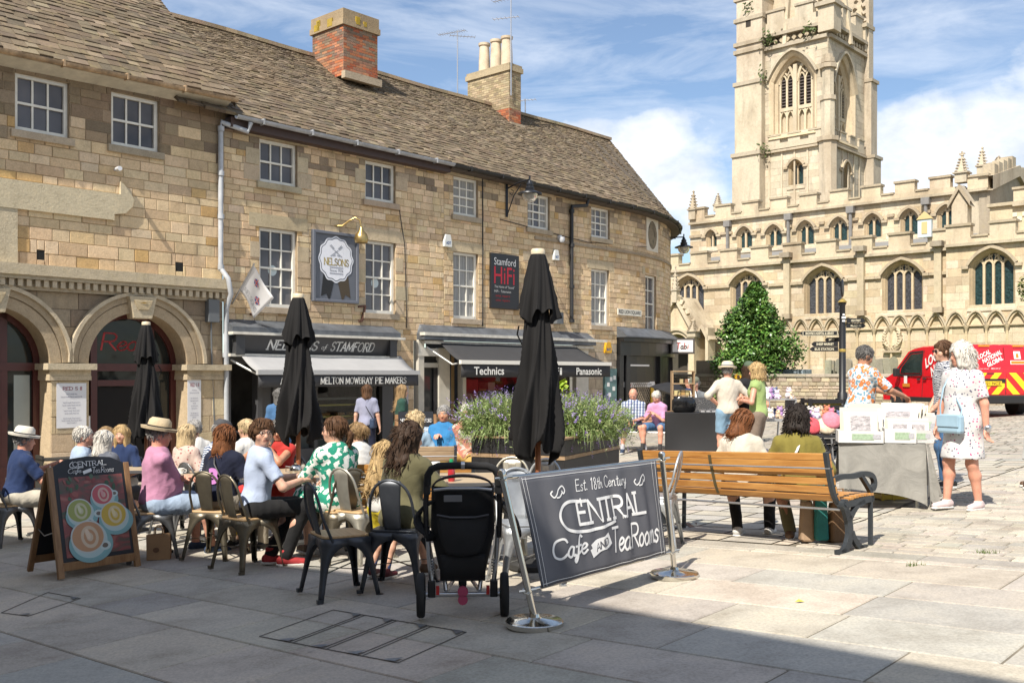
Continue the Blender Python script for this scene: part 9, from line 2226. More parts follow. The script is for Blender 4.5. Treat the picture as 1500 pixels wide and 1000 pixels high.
  K=r_.normal(0,1,(5,3))*np.array([1,1,.35])*55;ph=r_.uniform(0,6,5);amp=.0035 if hst not in('curly','puffy')else .006
  v,f_=smesh(S,min(fine*.85,.0105),lambda P:amp*np.sin(P@HR@K.T+ph).mean(1)*2)
  w*=1;nL=420 if fine<.0125 else 200;q=MB();lng={'bob':.10,'long':.13,'wavy':.10,'pony':.07,'bun':.07,'fringe':.06}.get(hst,.045);cu=hst in('curly','puffy','wavy')
  pool=v[r_.randint(0,len(v),nL)];cen=H(0,-.012,.03)
  for p0 in pool:
   o=nrm(p0-cen);dn_=nrm(-HR[:,2]*1.0-HR[:,1]*.25+o*(.0 if not cu else .4)+r_.normal(0,.22 if not cu else .55,3));dn_=dn_-o*min(0,0)if cu else nrm(dn_-o*(dn_@o)*.85);a=p0+o*.001*hs;L_=lng*hs*r_.uniform(.45,1.);b=a+dn_*L_*.5+o*.007*hs;e=a+dn_*L_+o*(.001+.006*r_.rand())*hs
   if(a-hc)@HR[:,1]>.05*hs and(e-hc)@HR[:,2]<.045*hs:continue
   q.tube([tuple(a),tuple(b),tuple(e)],[.003*hs,.0042*hs,.0008*hs],4,cap=False)
  if q.v:f_=np.concatenate([f_,np.array(q.f)+len(v)]);v=np.concatenate([v,np.array([tuple(x)for x in q.v])])
  sobj('hair',v,f_,hm,t)
 else:
  S=Sh();S.ell(H(0,-.016,.01),V3(.082,.098,.06)*hs,.02,R=HR,cut=[(H(0,.02,0),HR@V3(0,1,0)),(H(0,0,.045),HR@V3(0,0,1)),(H(0,0,-.045),HR@V3(0,0,-1))]);v,f_=smesh(S,.010);sobj('hair',v,f_,hm,t)
 Hm=Matrix([[*HR[i],hc[i]]for i in range(3)]+[[0,0,0,1]])
 if hat:
  kind_,c1,c2=hat;m=MB(Hm@Matrix.Translation((0,-.014*hs,.055*hs))@Matrix.Rotation(-.08,4,'X')@Matrix.Scale(hs,4));hm_=mat('hat_%s_%d'%(kind_,int(c1[0]*1000)),c1,.85,nz=(30,.12),bump=(70,.3,.004))
  el=lambda a,z:1+.13*abs(math.sin(a))
  if kind_=='cap':
   m.lathe([(.088,-.01),(.096,.01),(.09,.055),(.06,.09),(0,.10)],20,wob=el);m.box((0,.135,.005),(.13,.10,.012),rot=(-.15,0,0));m.build('cap',hm_,t,smooth=60)
  elif kind_=='bucket':
   m.lathe([(.15,-.03),(.098,.015),(.09,.07),(.06,.085),(0,.088)],20,wob=el);m.build('hat',hm_,t,smooth=40,solid=.005)
  else:
   m.lathe([(.152,.020),(.146,-.003),(.115,-.003),(.098,.005),(.097,.04),(.090,.085),(.07,.108),(.03,.100),(0,.098)],26,wob=el);ht=m.build('hat',hm_,t,smooth=40,solid=.005);m.v=[];m.f=[];m.c=[];m.mi=[]
   bands=[(.006,.034,c2)]if not isinstance(c2,list)else[(.004+.013*i,.017+.013*i,c_)for i,c_ in enumerate(c2)]
   for z0,z1,c_ in bands:mm=MB(m.M);mm.lathe([(.1015,z0),(.1005,z1)],26,wob=el);mm.build('hat_band',mat('band_%d_%d'%(int(c_[0]*100),int(c_[2]*100)),c_,.8),ht,solid=.004)
 if glasses:
  m=MB(Hm@Matrix.Scale(hs,4));dk=glasses=='sun';gm=mat('sun_lens',(.02,.01,.01),.1)if dk else mat('spectacle_frame',(.03,.03,.03),.3)
  for sx in(-1,1):
   P=[(sx*.033+.022*math.cos(a*.5236),.102-abs(sx*.033+.022*math.cos(a*.5236))*.12,.010+.017*math.sin(a*.5236))for a in range(13)]
   if dk:m.add(P[:12],[tuple(range(12))])
   m.tube(P,.0022,5);m.tube([(sx*.055,.094,.014),(sx*.080,.02,.012),(sx*.082,-.02,.005)],.0022,5)
  m.tube([(-.011,.100,.014),(.011,.100,.014)],.0022,5);m.build('spectacles' if not dk else 'sunglasses',gm,t)
 return t,dict(H=H,HR=HR,hs=hs,neck=neck,sh=sh,hip=hip,up=up,fw=fw,L=L,A=A,k=k,chest=chest)
def strap(t,pts,r,m,name='strap',flat=.4):q=MB();q.tube([tuple(p)for p in pts],r,6,flat=flat);return q.build(name,m,t,smooth=60)
Wt=lambda n,c,*a,**k:cloth(n,c,*a,**k)
NAVY=Wt('navy_jersey',(.018,.035,.10));DNAVY=Wt('dark_navy',(.010,.013,.032));PKPOLO=Wt('heather_pink_polo',(.46,.22,.32),'stripe',(.42,.20,.32),sc=30);LBS=Wt('light_blue_shorts',(.30,.38,.50));SKYT=Wt('pale_blue_tee',(.40,.47,.62));BLKJ=Wt('black_jeans',(.012,.012,.013));REDD=Wt('red_dress',(.42,.035,.03));GEO=Wt('green_white_print',(.66,.68,.64),'geo',(.018,.23,.15),sc=27);WHTT=Wt('white_tee',(.60,.59,.57));YEL_=Wt('yellow_shorts',(.66,.52,.02));OLV=Wt('olive_dress',(.115,.105,.055));STONE_=Wt('stone_trousers',(.33,.29,.23));DENIM=Wt('blue_denim',(.06,.14,.28));LDEN=Wt('light_denim',(.20,.32,.44));LIL=Wt('lilac_grey_tee',(.26,.27,.37));DGRN=Wt('dark_green_top',(.02,.06,.045));BLUS=Wt('bright_blue_shirt',(.035,.19,.42));GRYT=Wt('charcoal_trousers',(.045,.043,.045));OATM=Wt('oatmeal_shirt',(.52,.47,.40));GRNV=Wt('light_green_vest',(.30,.40,.15));TAUPE=Wt('taupe_cropped',(.20,.155,.125));CREAM_=Wt('cream_jacket',(.58,.53,.45));OLJ=Wt('olive_corduroy',(.19,.16,.035));PNKT=Wt('pink_tee',(.52,.27,.45));PALEP=Wt('pale_pink_floral',(.58,.44,.38),'dots',(.3,.1,.1),sc=24)
PATB=Wt('blue_white_leaf_shirt',(.55,.58,.62),'zig',(.07,.10,.19),sc=11);PATC=Wt('bright_patch_shirt',(.56,.50,.47),'geo',(.48,.20,.15),sc=11);PLAID=Wt('blue_plaid_shirt',(.58,.62,.68),'check',(.12,.16,.28),(.45,.5,.6),sc=5.2);FLOR=Wt('orange_floral_shirt',(.62,.64,.64),'floral',(.62,.20,.06),(.16,.32,.44),sc=14);STRP=Wt('navy_white_stripe',(.60,.61,.63),'zig',(.02,.028,.06),sc=15);DOTD=Wt('white_dress_with_dots',(.60,.59,.59),'dots',(.10,.10,.16),(.45,.08,.22),sc=30)
SH_NAVY=mat('shoe_navy',(.02,.04,.085),.7,nz=(9,.2));SH_RED=mat('canvas_red',(.34,.028,.03),.8,nz=(12,.2));SH_BLK=mat('shoe_black',(.012,.012,.012),.5);SH_TAN=mat('sandal_tan',(.10,.055,.03),.6);SH_WHT=mat('shoe_white',(.58,.57,.55),.6);SH_PNK=mat('sandal_pink',(.62,.50,.50),.6);SOCKG=Wt('grey_sock',(.30,.30,.29));SOCKW=Wt('pale_sock',(.45,.45,.48))
STRAW=(.50,.40,.26)
def lp(o,rz,world):
 d=world-Vector((o.x,o.y,o.z+.010));r=-D2R(rz);return(d.x*math.cos(r)-d.y*math.sin(r),d.x*math.sin(r)+d.y*math.cos(r),d.z)
def seated(px,Y,rz,label,crz=None,steel=STEELD,wood=SEATW,chl=None,**k):
 p=on(px,Y)
 if chl:chair(0,0,rz if crz is None else crz,chl,steel,wood,loc=p+Vector((math.sin(D2R(rz))*.05,-math.cos(D2R(rz))*.05,0)))
 return person(label,p,rz,seat=.462,**k),p
T1=table(437,10.35,'square cafe table round the middle parasol pole, cups and teapot on top',1.05,rz=10)
T2=table(290,11.0,'wooden cafe table between the woman in the number shirt and the man in the cap',.8,rz=8)
T3=table(75,12.6,'pale cafe table behind the A board by the man in navy',.8,rz=10)
T4=table(700,8.6,'cafe table beyond the pushchair with a drinks bottle on it',.85,rz=6,steel=STEELG)
T5=table(182,13.0,'cafe table hidden behind the A board and white haired couple',.8,rz=5)
def tabz(t):return t.location.z+.737
tz1=tabz(T1)
parasol(437,10.45,pz(431,10.45),pz(640,10.45),'closed black parasol in the middle, through the table of the woman in red',.085,rz=1.2,seed=4)
parasol(214,14.0,pz(472,14.0),pz(642,14.0),'closed black parasol at the left before the maroon arch doorway',.10,rz=.3,seed=8)
parasol(788,8.25,pz(366,8.25),pz(664,8.25),'tallest closed black parasol, in front of the lavender planter',.075,rz=2.6,seed=13,lean=.03,k=1.0)
(t,q),p=seated(372,9.05,-62,'young man in pale blue tee, glasses and red canvas shoes turning to the camera',crz=-40,steel=STEELB,chl='bronze steel chair under the young man in pale blue',h=1.76,w=.93,skin='pale',hair=('brown','fringe'),top=SKYT,sleeve=.36,bottom=('trousers',BLKJ),shoes=(SH_RED,1.2),lean=7,head=(-84,-2,0),glasses='clear',fine=.0092,hands=((-.10,.46,.80),(.12,.40,.78)),knees=((-.13,.42,.53),(.14,.43,.54)),feet=((-.04,.16,.095),(.10,.26,.09),(.35,1,0),(.25,1,0)),socks=SOCKG)
(t,q),p=seated(228,10.0,-58,'stout man in pink polo shirt, straw hat and light blue shorts with folded arms',crz=-62,steel=STEELD,chl='grey steel chair under the man in the pink polo',h=1.78,w=1.22,belly=.9,skin='pink',hair=('grey','crop'),top=PKPOLO,sleeve=.40,bottom=('shorts',LBS),shoes=SH_NAVY,lean=2,head=(-12,6,0),hat=('fedora',STRAW,(.012,.012,.013)),fine=.0095,hands=((.14,.27,.80),(-.13,.30,.76)),knees=((-.18,.46,.53),(.17,.47,.53)),collar=Wt('polo_collar',(.12,.13,.2)),feet=((-.17,.44,.085),(.15,.52,.085)))
(t,q),p=seated(322,9.85,-22,'auburn bobbed woman in navy polo with a pink number 3 on her back',crz=-14,steel=STEELB,chl='bronze steel chair under the woman with the number shirt',h=1.66,w=1.05,hair=('auburn','bob'),top=DNAVY,sleeve=.40,bottom=('trousers',STONE_),shoes=SH_BLK,lean=8,head=(-20,8,0),fine=.0095)
m=MB();c=V3(q['chest']);RT_=Matrix.Rotation(0,3,'Z')
vf=fit2d(text2d('3',1,bold=.06),-.055,.055,-.09,.07);v_,f_=vf;m.add([Vector((x,q['chest'][1]-.147-.055*(1-(x/.2)**2)*.0+(.30*x*x),q['chest'][2]-.06+y))for x,y in v_],f_);m.build('shirt_number',mat('pink_number',(.55,.22,.55),.7),t)
strap(t,[q['neck']+V3(-.06,-.07,.01),q['chest']+V3(.02,-.153,.05),q['hip']+V3(.17,-.10,.12)],.008,SH_BLK,'bag_strap')
(t,q),p=seated(303,11.35,-38,'man in grey cap and blue leaf patterned shirt leaning over the table',h=1.74,w=1.05,skin='pink',hair=('grey','crop'),top=PATB,sleeve=.42,bottom=('shorts',DENIM),shoes=SH_BLK,lean=20,head=(-10,14,0),hat=('cap',(.055,.055,.06),None),fine=.012,collar=PATB,hands=((-.1,.46,.78),(.14,.44,.78)),chl='steel chair under the man in the grey cap')
(t,q),p=seated(266,11.9,-35,'blonde woman in pale pink flowered top beside the man in the straw hat',h=1.64,hair=('straw','bob'),top=PALEP,sleeve=.45,bottom=('trousers',WHTT),shoes=SH_TAN,lean=8,head=(-20,4,0),glasses='sun',fine=.013,chl='steel chair under the blonde woman in pale pink')
(t,q),p=seated(287,13.2,30,'grey haired person half hidden behind the blonde woman in pale pink',h=1.68,hair=('grey','short'),top=WHTT,sleeve=.4,bottom=('trousers',GRYT),lean=8,head=(30,5,0),fine=.015,chl='steel chair hidden behind the blonde woman')
(t,q),p=seated(22,11.7,-48,'man in white panama hat and navy polo at the left edge',crz=-38,steel=STEELD,chl='grey steel chair under the man in the white panama',h=1.75,w=1.12,belly=.3,skin='pink',hair=('grey','crop'),top=NAVY,sleeve=.42,bottom=('shorts',Wt('oat_shorts',(.5,.46,.38))),shoes=SH_BLK,lean=9,head=(-18,6,0),hat=('fedora',(.64,.60,.52),(.02,.022,.03)),fine=.012,hands=((-.02,.50,.92),(.10,.42,.80)))
(t,q),p=seated(113,12.0,-62,'white haired man in pale blue shirt behind the A board',h=1.72,w=1.05,skin='pink',hair=('white','short'),top=Wt('pale_blue_shirt',(.34,.43,.56)),sleeve=.9,bottom=('trousers',GRYT),shoes=SH_BLK,lean=6,head=(-20,5,0),fine=.012,chl='steel chair under the white haired man')
(t,q),p=seated(147,11.7,-18,'woman with smooth white bobbed hair behind the A board',h=1.60,hair=('white','bob'),top=Wt('slate_top',(.12,.13,.16)),sleeve=.5,bottom=('trousers',GRYT),shoes=SH_BLK,lean=6,head=(-35,8,0),fine=.012,chl='steel chair under the woman with white bobbed hair')
(t,q),p=seated(182,13.3,172,'blonde woman in navy top facing the camera before the arch doorway',h=1.66,hair=('blond','bob'),top=NAVY,sleeve=.45,bottom=('trousers',WHTT),shoes=SH_TAN,lean=6,head=(10,2,0),fine=.012,chl='steel chair under the blonde woman in navy')
strap(t,[q['neck']+V3(.07,.05,-.01),q['chest']+V3(.10,.125,.0),q['hip']+V3(.15,.12,.05)],.010,SH_TAN,'bag_strap')
(t,q),p=seated(164,13.9,110,'light brown haired woman partly behind the blonde in navy',h=1.62,hair=('dirty','bob'),top=WHTT,sleeve=.45,bottom=('trousers',GRYT),shoes=SH_BLK,lean=8,head=(10,4,0),fine=.014,chl='steel chair behind the blonde woman in navy')
(t,q),p=seated(413,11.15,162,'woman in red sleeveless dress holding a white cup in both hands',h=1.66,skin='tan',hair=('dgrey','bob'),top=REDD,sleeve=.12,dress=(None,.05),shoes=SH_TAN,lean=8,head=(22,8,0),glasses='clear',bust=.5,fine=.0105,hands=((.02,.27,1.01,-1,-.2,-.8),(.12,.28,1.01,1,-.2,-.8)),chl='steel chair under the woman in red')
wc=t.matrix_basis@Vector((.07,.33,1.035));cup_obj(wc,label='white cup raised in both hands by the woman in red',r=.058,h=.06,saucer=False)
(t,q),p=seated(366,12.4,60,'fair haired woman with a bun behind the young man in pale blue',h=1.64,hair=('straw','bun'),top=WHTT,sleeve=.3,bottom=('trousers',GRYT),shoes=SH_TAN,lean=6,head=(0,5,0),fine=.014,chl='steel chair behind the young man in pale blue')
(t,q),p=seated(497,9.25,42,'woman in green and white print dress and sunglasses',crz=32,steel=STEELB,chl='bronze steel chair under the woman in the green dress',h=1.70,w=1.12,skin='pale',hair=('brown','pony'),top=GEO,sleeve=.52,dress=(None,.45),shoes=SH_TAN,lean=6,head=(48,0,0),glasses='sun',bust=.5,fine=.0095,hands=((-.10,.44,.76),(.13,.38,.70)),knees=((-.10,.43,.53),(.12,.44,.53)),feet=((-.08,.42,.085),(.10,.34,.085)))
(t,q),p=seated(533,10.35,45,'fair haired girl with a bun in a white tee',h=1.52,hair=('dirty','bun'),top=WHTT,sleeve=.3,bottom=('trousers',DENIM),shoes=SH_WHT,lean=12,head=(20,10,0),fine=.0105,chl='pale steel chair under the girl in white',steel=STEELP)
(t,q),p=seated(590,7.75,-22,'woman with long dark wavy hair in olive dress, back to the camera',crz=-12,steel=STEELK,wood=None,chl='blue black steel chair under the woman in olive',h=1.62,w=.93,skin='pale',hair=('darkbrown','wavy'),top=OLV,sleeve=.47,dress=(None,.1),shoes=SH_TAN,lean=9,head=(-45,10,0),fine=.0088,hands=((-.12,.40,.78),(.20,.34,.72)),knees=((-.12,.43,.54),(.16,.43,.54)),feet=((-.05,.5,.085),(.35,.55,.085)))
gp_=at(556,850);person('small girl with long blond hair in white top and yellow shorts standing by the table',Vector((gp_.x,gp_.y+.06,gp_.z)),-32,sit=False,h=1.06,hair=('blond','long'),top=WHTT,sleeve=.3,bottom=('shorts',YEL_),shoes=mat('shoe_maroon',(.12,.02,.03),.6),socks=Wt('blue_sock',(.08,.12,.28)),lean=6,head=(-15,14,0),fine=.0088,child=True,w=1.0,hands=((-.10,.24,.58),(.12,.24,.58)))
chair(497,7.6,-60,'empty dark steel chair with wooden seat in the foreground',STEELK,SEATW)
chair(526,9.1,-35,'grey blue steel chair behind the empty wooden seated one',STEELP,SEATW)
chair(742,8.95,168,'pale bronze steel chair against the planter, facing the camera',STEELP,SEATW)
chair(781,8.55,150,'galvanised steel chair behind the left end of the banner',STEELG,SEATW)
chair(768,7.6,195,'white painted steel chair hidden low behind the banner',STEELG,None)
pc_=at(960,806);chair(0,0,72,'galvanised steel chair behind the right end of the banner',STEELG,None,loc=pc_+Vector((.0,.10,0)))
(t,q),p=seated(606,12.75,-4,'blonde grey curly haired woman in light blue on the weathered bench',h=1.60,hair=('straw','puffy'),top=Wt('pale_blue_cotton',(.30,.42,.54)),sleeve=.8,bottom=('trousers',STONE_),shoes=SH_TAN,lean=14,head=(-30,12,0),fine=.012)
(t,q),p=seated(650,14.1,172,'grey haired woman in bright blue shirt facing the camera from the bench',h=1.66,w=1.12,belly=.4,skin='tan',hair=('grey','short'),top=BLUS,sleeve=.5,bottom=('trousers',GRYT),shoes=SH_BLK,lean=-2,head=(-2,2,0),collar=BLUS,bust=.6,fine=.0115,hands=((-.02,.28,.60),(.03,.30,.60)))
(t,q),p=seated(683,14.0,165,'older woman in bright patchwork shirt by the left end of the planter',h=1.66,skin='pink',hair=('white','short'),top=PATC,sleeve=.85,bottom=('trousers',Wt('mustard_trousers',(.42,.27,.08))),shoes=SH_BLK,lean=-2,head=(12,2,0),glasses='clear',fine=.0125,collar=PATC,hands=((-.14,.3,.68),(.36,.12,.86)))
p=on(410,16.6);person('grey haired woman in denim standing behind the middle parasol',p,15,sit=False,h=1.68,hair=('dgrey','bob'),top=DENIM,sleeve=.9,bottom=('trousers',DENIM),shoes=SH_BLK,lean=4,head=(5,6,0),fine=.013)
p=on(537,20.6);t,q=person('brown haired woman in lilac grey tee looking into the pie shop',p,-8,sit=False,h=1.70,w=1.08,hair=('brown','bob'),top=LIL,sleeve=.4,bottom=('trousers',DNAVY),shoes=SH_BLK,lean=2,head=(15,4,0),fine=.013)
strap(t,[q['neck']+V3(-.08,-.06,.0),q['chest']+V3(.05,-.14,-.05),q['hip']+V3(.17,-.06,.1)],.012,SH_BLK,'bag_strap');m=MB();m.box((.16,-.06,.93),(.10,.26,.2));m.build('shoulder_bag',SH_NAVY,t,bevel=.03)
p=on(586,18.6);person('long haired woman in dark green top and blue skirt walking past the price board',p,-80,sit=False,h=1.64,hair=('dirty','long'),top=DGRN,sleeve=.3,bottom=('trousers',Wt('royal_blue_skirt',(.04,.06,.22))),shoes=SH_BLK,lean=3,head=(-5,4,0),fine=.013,hands=((-.2,.0,.78),(.22,.1,.8)))
(t,q),p=seated(928,20.9,168,'bald man in blue plaid shirt and navy shorts reading his phone',h=1.76,w=1.1,belly=.4,skin='pink',hair=('white','bald'),top=PLAID,sleeve=.45,bottom=('shorts',DNAVY),shoes=SH_NAVY,lean=6,head=(-4,34,0),fine=.0135,hands=((-.02,.34,.66),(.05,.34,.66)),socks=SOCKW,knees=((-.19,.45,.52),(.15,.45,.52)),feet=((-.28,.52,.085),(.18,.50,.085)))
wp=t.matrix_basis@Vector((.015,.43,.665));m=MB();m.box((0,0,0),(.075,.012,.15),rot=(-.6,0,.2));o=m.build('phone',PLB,bevel=.004);o.location=wp;tag(o,'dark phone held by the bald man on the long bench','phone')
(t,q),p=seated(968,20.5,145,'white haired woman in pink tee bent over beside the display rack',h=1.64,w=1.05,skin='pink',hair=('white','short'),top=PNKT,sleeve=.45,bottom=('shorts',DENIM),shoes=SH_BLK,lean=20,head=(-10,34,0),fine=.014,hands=((-.0,.33,.80),(.06,.33,.78)),socks=GRYT)
p=on(1017,19.9);person('stallholder in grey green flat cap behind the necklace busts',p,178,h=1.72,w=1.05,skin='pink',hair=('grey','crop'),top=Wt('grey_fleece',(.16,.17,.18)),sleeve=.9,bottom=('trousers',GRYT),shoes=SH_BLK,lean=10,head=(-55,8,0),hat=('cap',(.13,.135,.10),None),fine=.014,seat=.62)
p=on(1012,26);person('small white capped figure sitting by the churchyard wall',p,150,h=1.66,skin='pink',hair=('white','short'),top=NAVY,sleeve=.9,bottom=('trousers',GRYT),shoes=SH_BLK,lean=8,head=(-60,8,0),fine=.016,seat=.62)
p=on(1066,16.4);t,q=person('man in straw boater with striped band and oatmeal shirt, hands on hips',p,4,sit=False,h=1.66,w=1.2,skin='pink',hair=('grey','crop'),top=OATM,sleeve=.62,bottom=('shorts',LDEN),shoes=SH_NAVY,lean=2,head=(-22,2,0),hat=('fedora',(.60,.52,.38),[(.45,.30,.12),(.5,.45,.35),(.10,.12,.18)]),fine=.0115,hands=((-.17,.02,1.02,-1,-.5,0),(.20,.12,1.0,1,-.5,0)),collar=OATM)
p=on(1112,15.2);t,q=person('short haired woman in light green vest and taupe cropped trousers',p,62,sit=False,h=1.62,w=1.08,skin='pink',hair=('blond','curly'),top=GRNV,sleeve=.08,bottom=('crop',TAUPE),shoes=SH_TAN,lean=3,head=(10,4,0),bust=.5,fine=.0108,hands=((-.08,.22,1.08),(.06,.25,1.12)))
p=on(1096,16.6);person('woman in green cap and black vest behind the woman in light green',p,-150,sit=False,h=1.66,skin='tan',hair=('darkbrown','bob'),top=Wt('black_vest',(.015,.015,.018)),sleeve=.05,bottom=('trousers',DNAVY),shoes=SH_BLK,lean=2,head=(10,8,0),hat=('cap',(.07,.10,.065),None),fine=.0125,hands=((-.12,.28,1.05),(.12,.28,1.0)))
def onbench(px):
 lo,hi=0.,1.
 for _ in range(40):
  m_=(lo+hi)/2;b=bL.lerp(bR,m_)+bfw*.34
  if CX+F*b.x/b.y<px:lo=m_
  else:hi=m_
 b=bL.lerp(bR,lo)+bfw*.34;return Vector((b.x,b.y,b.z-.01))
t,q=person('auburn haired woman in cream jacket sitting on the big bench, back to the camera',onbench(1083),math.degrees(BRZ)+22,h=1.54,skin='pale',hair=('auburn','bob'),top=CREAM_,sleeve=.9,bottom=('trousers',BLKJ),shoes=SH_WHT,lean=12,head=(-48,22,0),fine=.009,seat=.425,feet=((-.06,.16,.085),(.20,.30,.085)))
t,q=person('woman with dark curly hair in olive corduroy jacket sitting on the big bench',onbench(1166),math.degrees(BRZ)+28,h=1.56,w=1.14,skin='brown',hair=('black','curly'),top=OLJ,sleeve=.9,bottom=('trousers',OLV),shoes=SH_TAN,lean=12,head=(-14,16,0),fine=.009,seat=.425,collar=OLJ,feet=((-.08,.24,.085),(.12,.34,.085)))
strap(t,[q['neck']+V3(.05,-.05,.03),q['chest']+V3(.02,-.147,.03),q['chest']+V3(-.06,-.155,-.12),q['hip']+V3(-.14,-.14,.1)],.011,WHT,'bag_strap',.3)
p=on(1256,12.75);t,q=person('grey haired man in orange flowered shirt leafing through prints behind the stall',p,-72,sit=False,h=1.76,w=1.16,belly=.4,skin='tan',hair=('dgrey','short'),top=FLOR,sleeve=.46,bottom=('trousers',Wt('tan_chinos',(.24,.14,.055))),shoes=SH_BLK,lean=9,head=(-8,22,0),fine=.0105,hands=((-.14,.56,1.17),(.22,.52,1.14)))
p=on(1387,12.0);t,q=person('woman in navy and white patterned top and sunglasses beyond the white haired lady',p,82,sit=False,h=1.73,skin='pale',hair=('brown','bun'),top=STRP,sleeve=.45,bottom=('trousers',DENIM),shoes=SH_BLK,lean=3,head=(12,2,0),glasses='sun',fine=.0105,hands=((-.2,.2,.95),(.2,.15,.92)))
p=on(1412,10.15);t,q=person('white haired woman in white spotted dress with a pale blue shoulder bag',p,118,sit=False,h=1.66,w=1.17,belly=.35,skin='pink',hair=('white','puffy'),top=DOTD,sleeve=.40,dress=(None,.36),shoes=SH_PNK,lean=2,head=(-22,3,0),bust=.7,fine=.009,glasses='clear',hands=((-.25,-.02,.79),(.27,.06,.82)),feet=((-.13,-.05,.085),(.11,.12,.085)))
BAGB=mat('bag_blue',(.30,.44,.55),.35,nz=(6,.1));m=MB();m.box((-.02,.225,.87),(.27,.09,.19));m.build('shoulder_bag',BAGB,t,bevel=.025);m=MB();m.box((-.02,.275,.90),(.255,.012,.12));m.build('bag_flap',BAGB,t,bevel=.008)
strap(t,[q['neck']+V3(.07,-.06,.02),q['neck']+V3(.09,.05,.0),q['chest']+V3(.09,.185,-.02),V3(.10,.23,1.05),V3(.10,.225,.96)],.011,BAGB,'bag_strap');strap(t,[V3(-.14,.225,.95),V3(-.13,.20,1.02),V3(-.06,.185,1.12)],.011,BAGB,'bag_strap')
S=Sh();S.cap(V3(-.255,-.02,.815),V3(-.255,-.02,.835),.036,.036,.01);v,f_=smesh(S,.008);sobj('bracelet',v,f_,mat('silver',(.6,.6,.62),.25,.9),t)
p=on(1521,11.4);t,q=person('person mostly out of frame at the right edge carrying a white bag',p,70,sit=False,h=1.70,skin='tan',hair=('brown','short'),top=Wt('rust_top',(.35,.12,.05)),sleeve=.2,bottom=('trousers',WHTT),shoes=SH_TAN,lean=0,fine=.014,hands=((-.26,.02,.80),(.26,.03,.80)))
wp=t.matrix_basis@Vector((-.26,.05,.34));tbag('carrier_bag','white carrier bag hanging at the right edge of the picture',Vector((wp.x,wp.y,wp.z)),.3,.12,.36,(.68,.67,.64))
def tt(t,x,y):return t.matrix_basis@Vector((x,y,.738))
teap=thing('teapot','dark steel teapot on the middle table by the parasol pole','teapot',tt(T1,-.02,-.18));m=MB();m.lathe([(.05,0),(.065,.03),(.06,.08),(.035,.10),(.012,.105),(.014,.12),(0,.125)],16);m.tube([(.055,0,.04),(.09,0,.06),(.11,0,.10)],[.014,.01,.008],8);m.tube([(-.055,0,.08),(-.10,0,.085),(-.10,0,.03),(-.06,0,.025)],.006,6);m.build('pot',CHROME,teap,smooth=50)
cup_obj(tt(T1,.24,-.25),label='white cup and saucer on the middle table near the green dress');cup_obj(tt(T1,-.30,.0),label='white cup and saucer on the middle table near the young man')
for i,(t_,x,y,lb)in enumerate(((T2,.1,-.2,'white cup and saucer on the table of the man in the cap'),(T2,-.2,.1,'white cup and saucer beside the straw hatted man'),(T5,.0,-.1,'white cup and saucer before the blonde woman in navy'))):cup_obj(tt(t_,x,y),label=lb)
m=MB();m.box((0,0,.02),(.05,.05,.07));o=m.build('sauce_bottle',mat('sauce_red',(.35,.02,.02),.3),bevel=.015);bpos=tt(T4,-.22,.02);o.location=bpos;tag(o,'red sauce bottle on the table beyond the pushchair','bottle')
b_=thing('drink_bottle','small bottle of red drink with a green cap beyond the pushchair handle','bottle',tt(T4,-.24,-.28));m=MB();m.lathe([(.028,0),(.03,.02),(.03,.12),(.014,.15),(.014,.16)],14);m.build('bottle',mat('red_drink',(.4,.03,.04),.12,coat=.5),b_,smooth=50);m=MB();m.lathe([(.017,.155),(.017,.185),(0,.186)],14);m.build('bottle_cap',mat('cap_green',(.02,.3,.12),.4),b_,smooth=40)
c_=thing('takeaway_cup','dark paper cup with a white lid on the table beyond the pushchair','cup',tt(T4,-.36,.06));m=MB();m.lathe([(.032,0),(.042,.11),(.0,.11)],16);m.build('cup',mat('cup_black',(.03,.028,.026),.6),c_,smooth=40);m=MB();m.lathe([(.045,.11),(.044,.125),(.036,.135),(0,.135)],16);m.build('lid',mat('china',(.72,.72,.70),.2),c_,smooth=40)
for px,py,lb,c in((322,800,'yellow carrier bag under the chair of the woman in navy',(.55,.42,.02)),(407,805,'dark rucksack on the ground under the middle table',(.012,.012,.014))):
 q_=at(px,py);tbag('carrier_bag' if c[0]>.1 else 'rucksack',lb,Vector((q_.x,q_.y+.35,q_.z)),.26,.18,.30,c,.3)
sc=bpy.context.scene
cam=bpy.data.cameras.new('camera');co=bpy.data.objects.new('camera',cam);COL.objects.link(co)
cam.sensor_width=36;cam.lens=36*F/1500;cam.shift_y=49/1500;cam.clip_end=2000;cam.clip_start=.05
co.location=(0,0,CZ);co.rotation_euler=(PI/2,0,0);sc.camera=co
SEL=49.
Dv=Vector((.47*math.cos(D2R(SEL)),.883*math.cos(D2R(SEL)),-math.sin(D2R(SEL)))).normalized()
su=bpy.data.lights.new('sun','SUN');su.energy=4.9;su.angle=D2R(.53);su.color=(1,.93,.82)
so=bpy.data.objects.new('sun',su);COL.objects.link(so);so.rotation_euler=Dv.to_track_quat('-Z','Y').to_euler();so.location=(-8,-12,30)
w=bpy.data.worlds.new('World');sc.world=w;w.use_nodes=True;nt=w.node_tree
bg=nt.nodes['Background'];bg.inputs[1].default_value=.078
sky=nd(nt,'ShaderNodeTexSky',sky_type='NISHITA');sky.sun_disc=False
sky.sun_elevation=D2R(SEL);sky.sun_rotation=math.atan2(-.47,-.883)%(2*PI)
sky.altitude=300;sky.air_density=1.0;sky.dust_density=.5;sky.ozone_density=2.5
tc=nd(nt,'ShaderNodeTexCoord')
sep=nd(nt,'ShaderNodeSeparateXYZ');lk(nt,tc.outputs['Generated'],sep.inputs[0])
z=sep.outputs['Z']
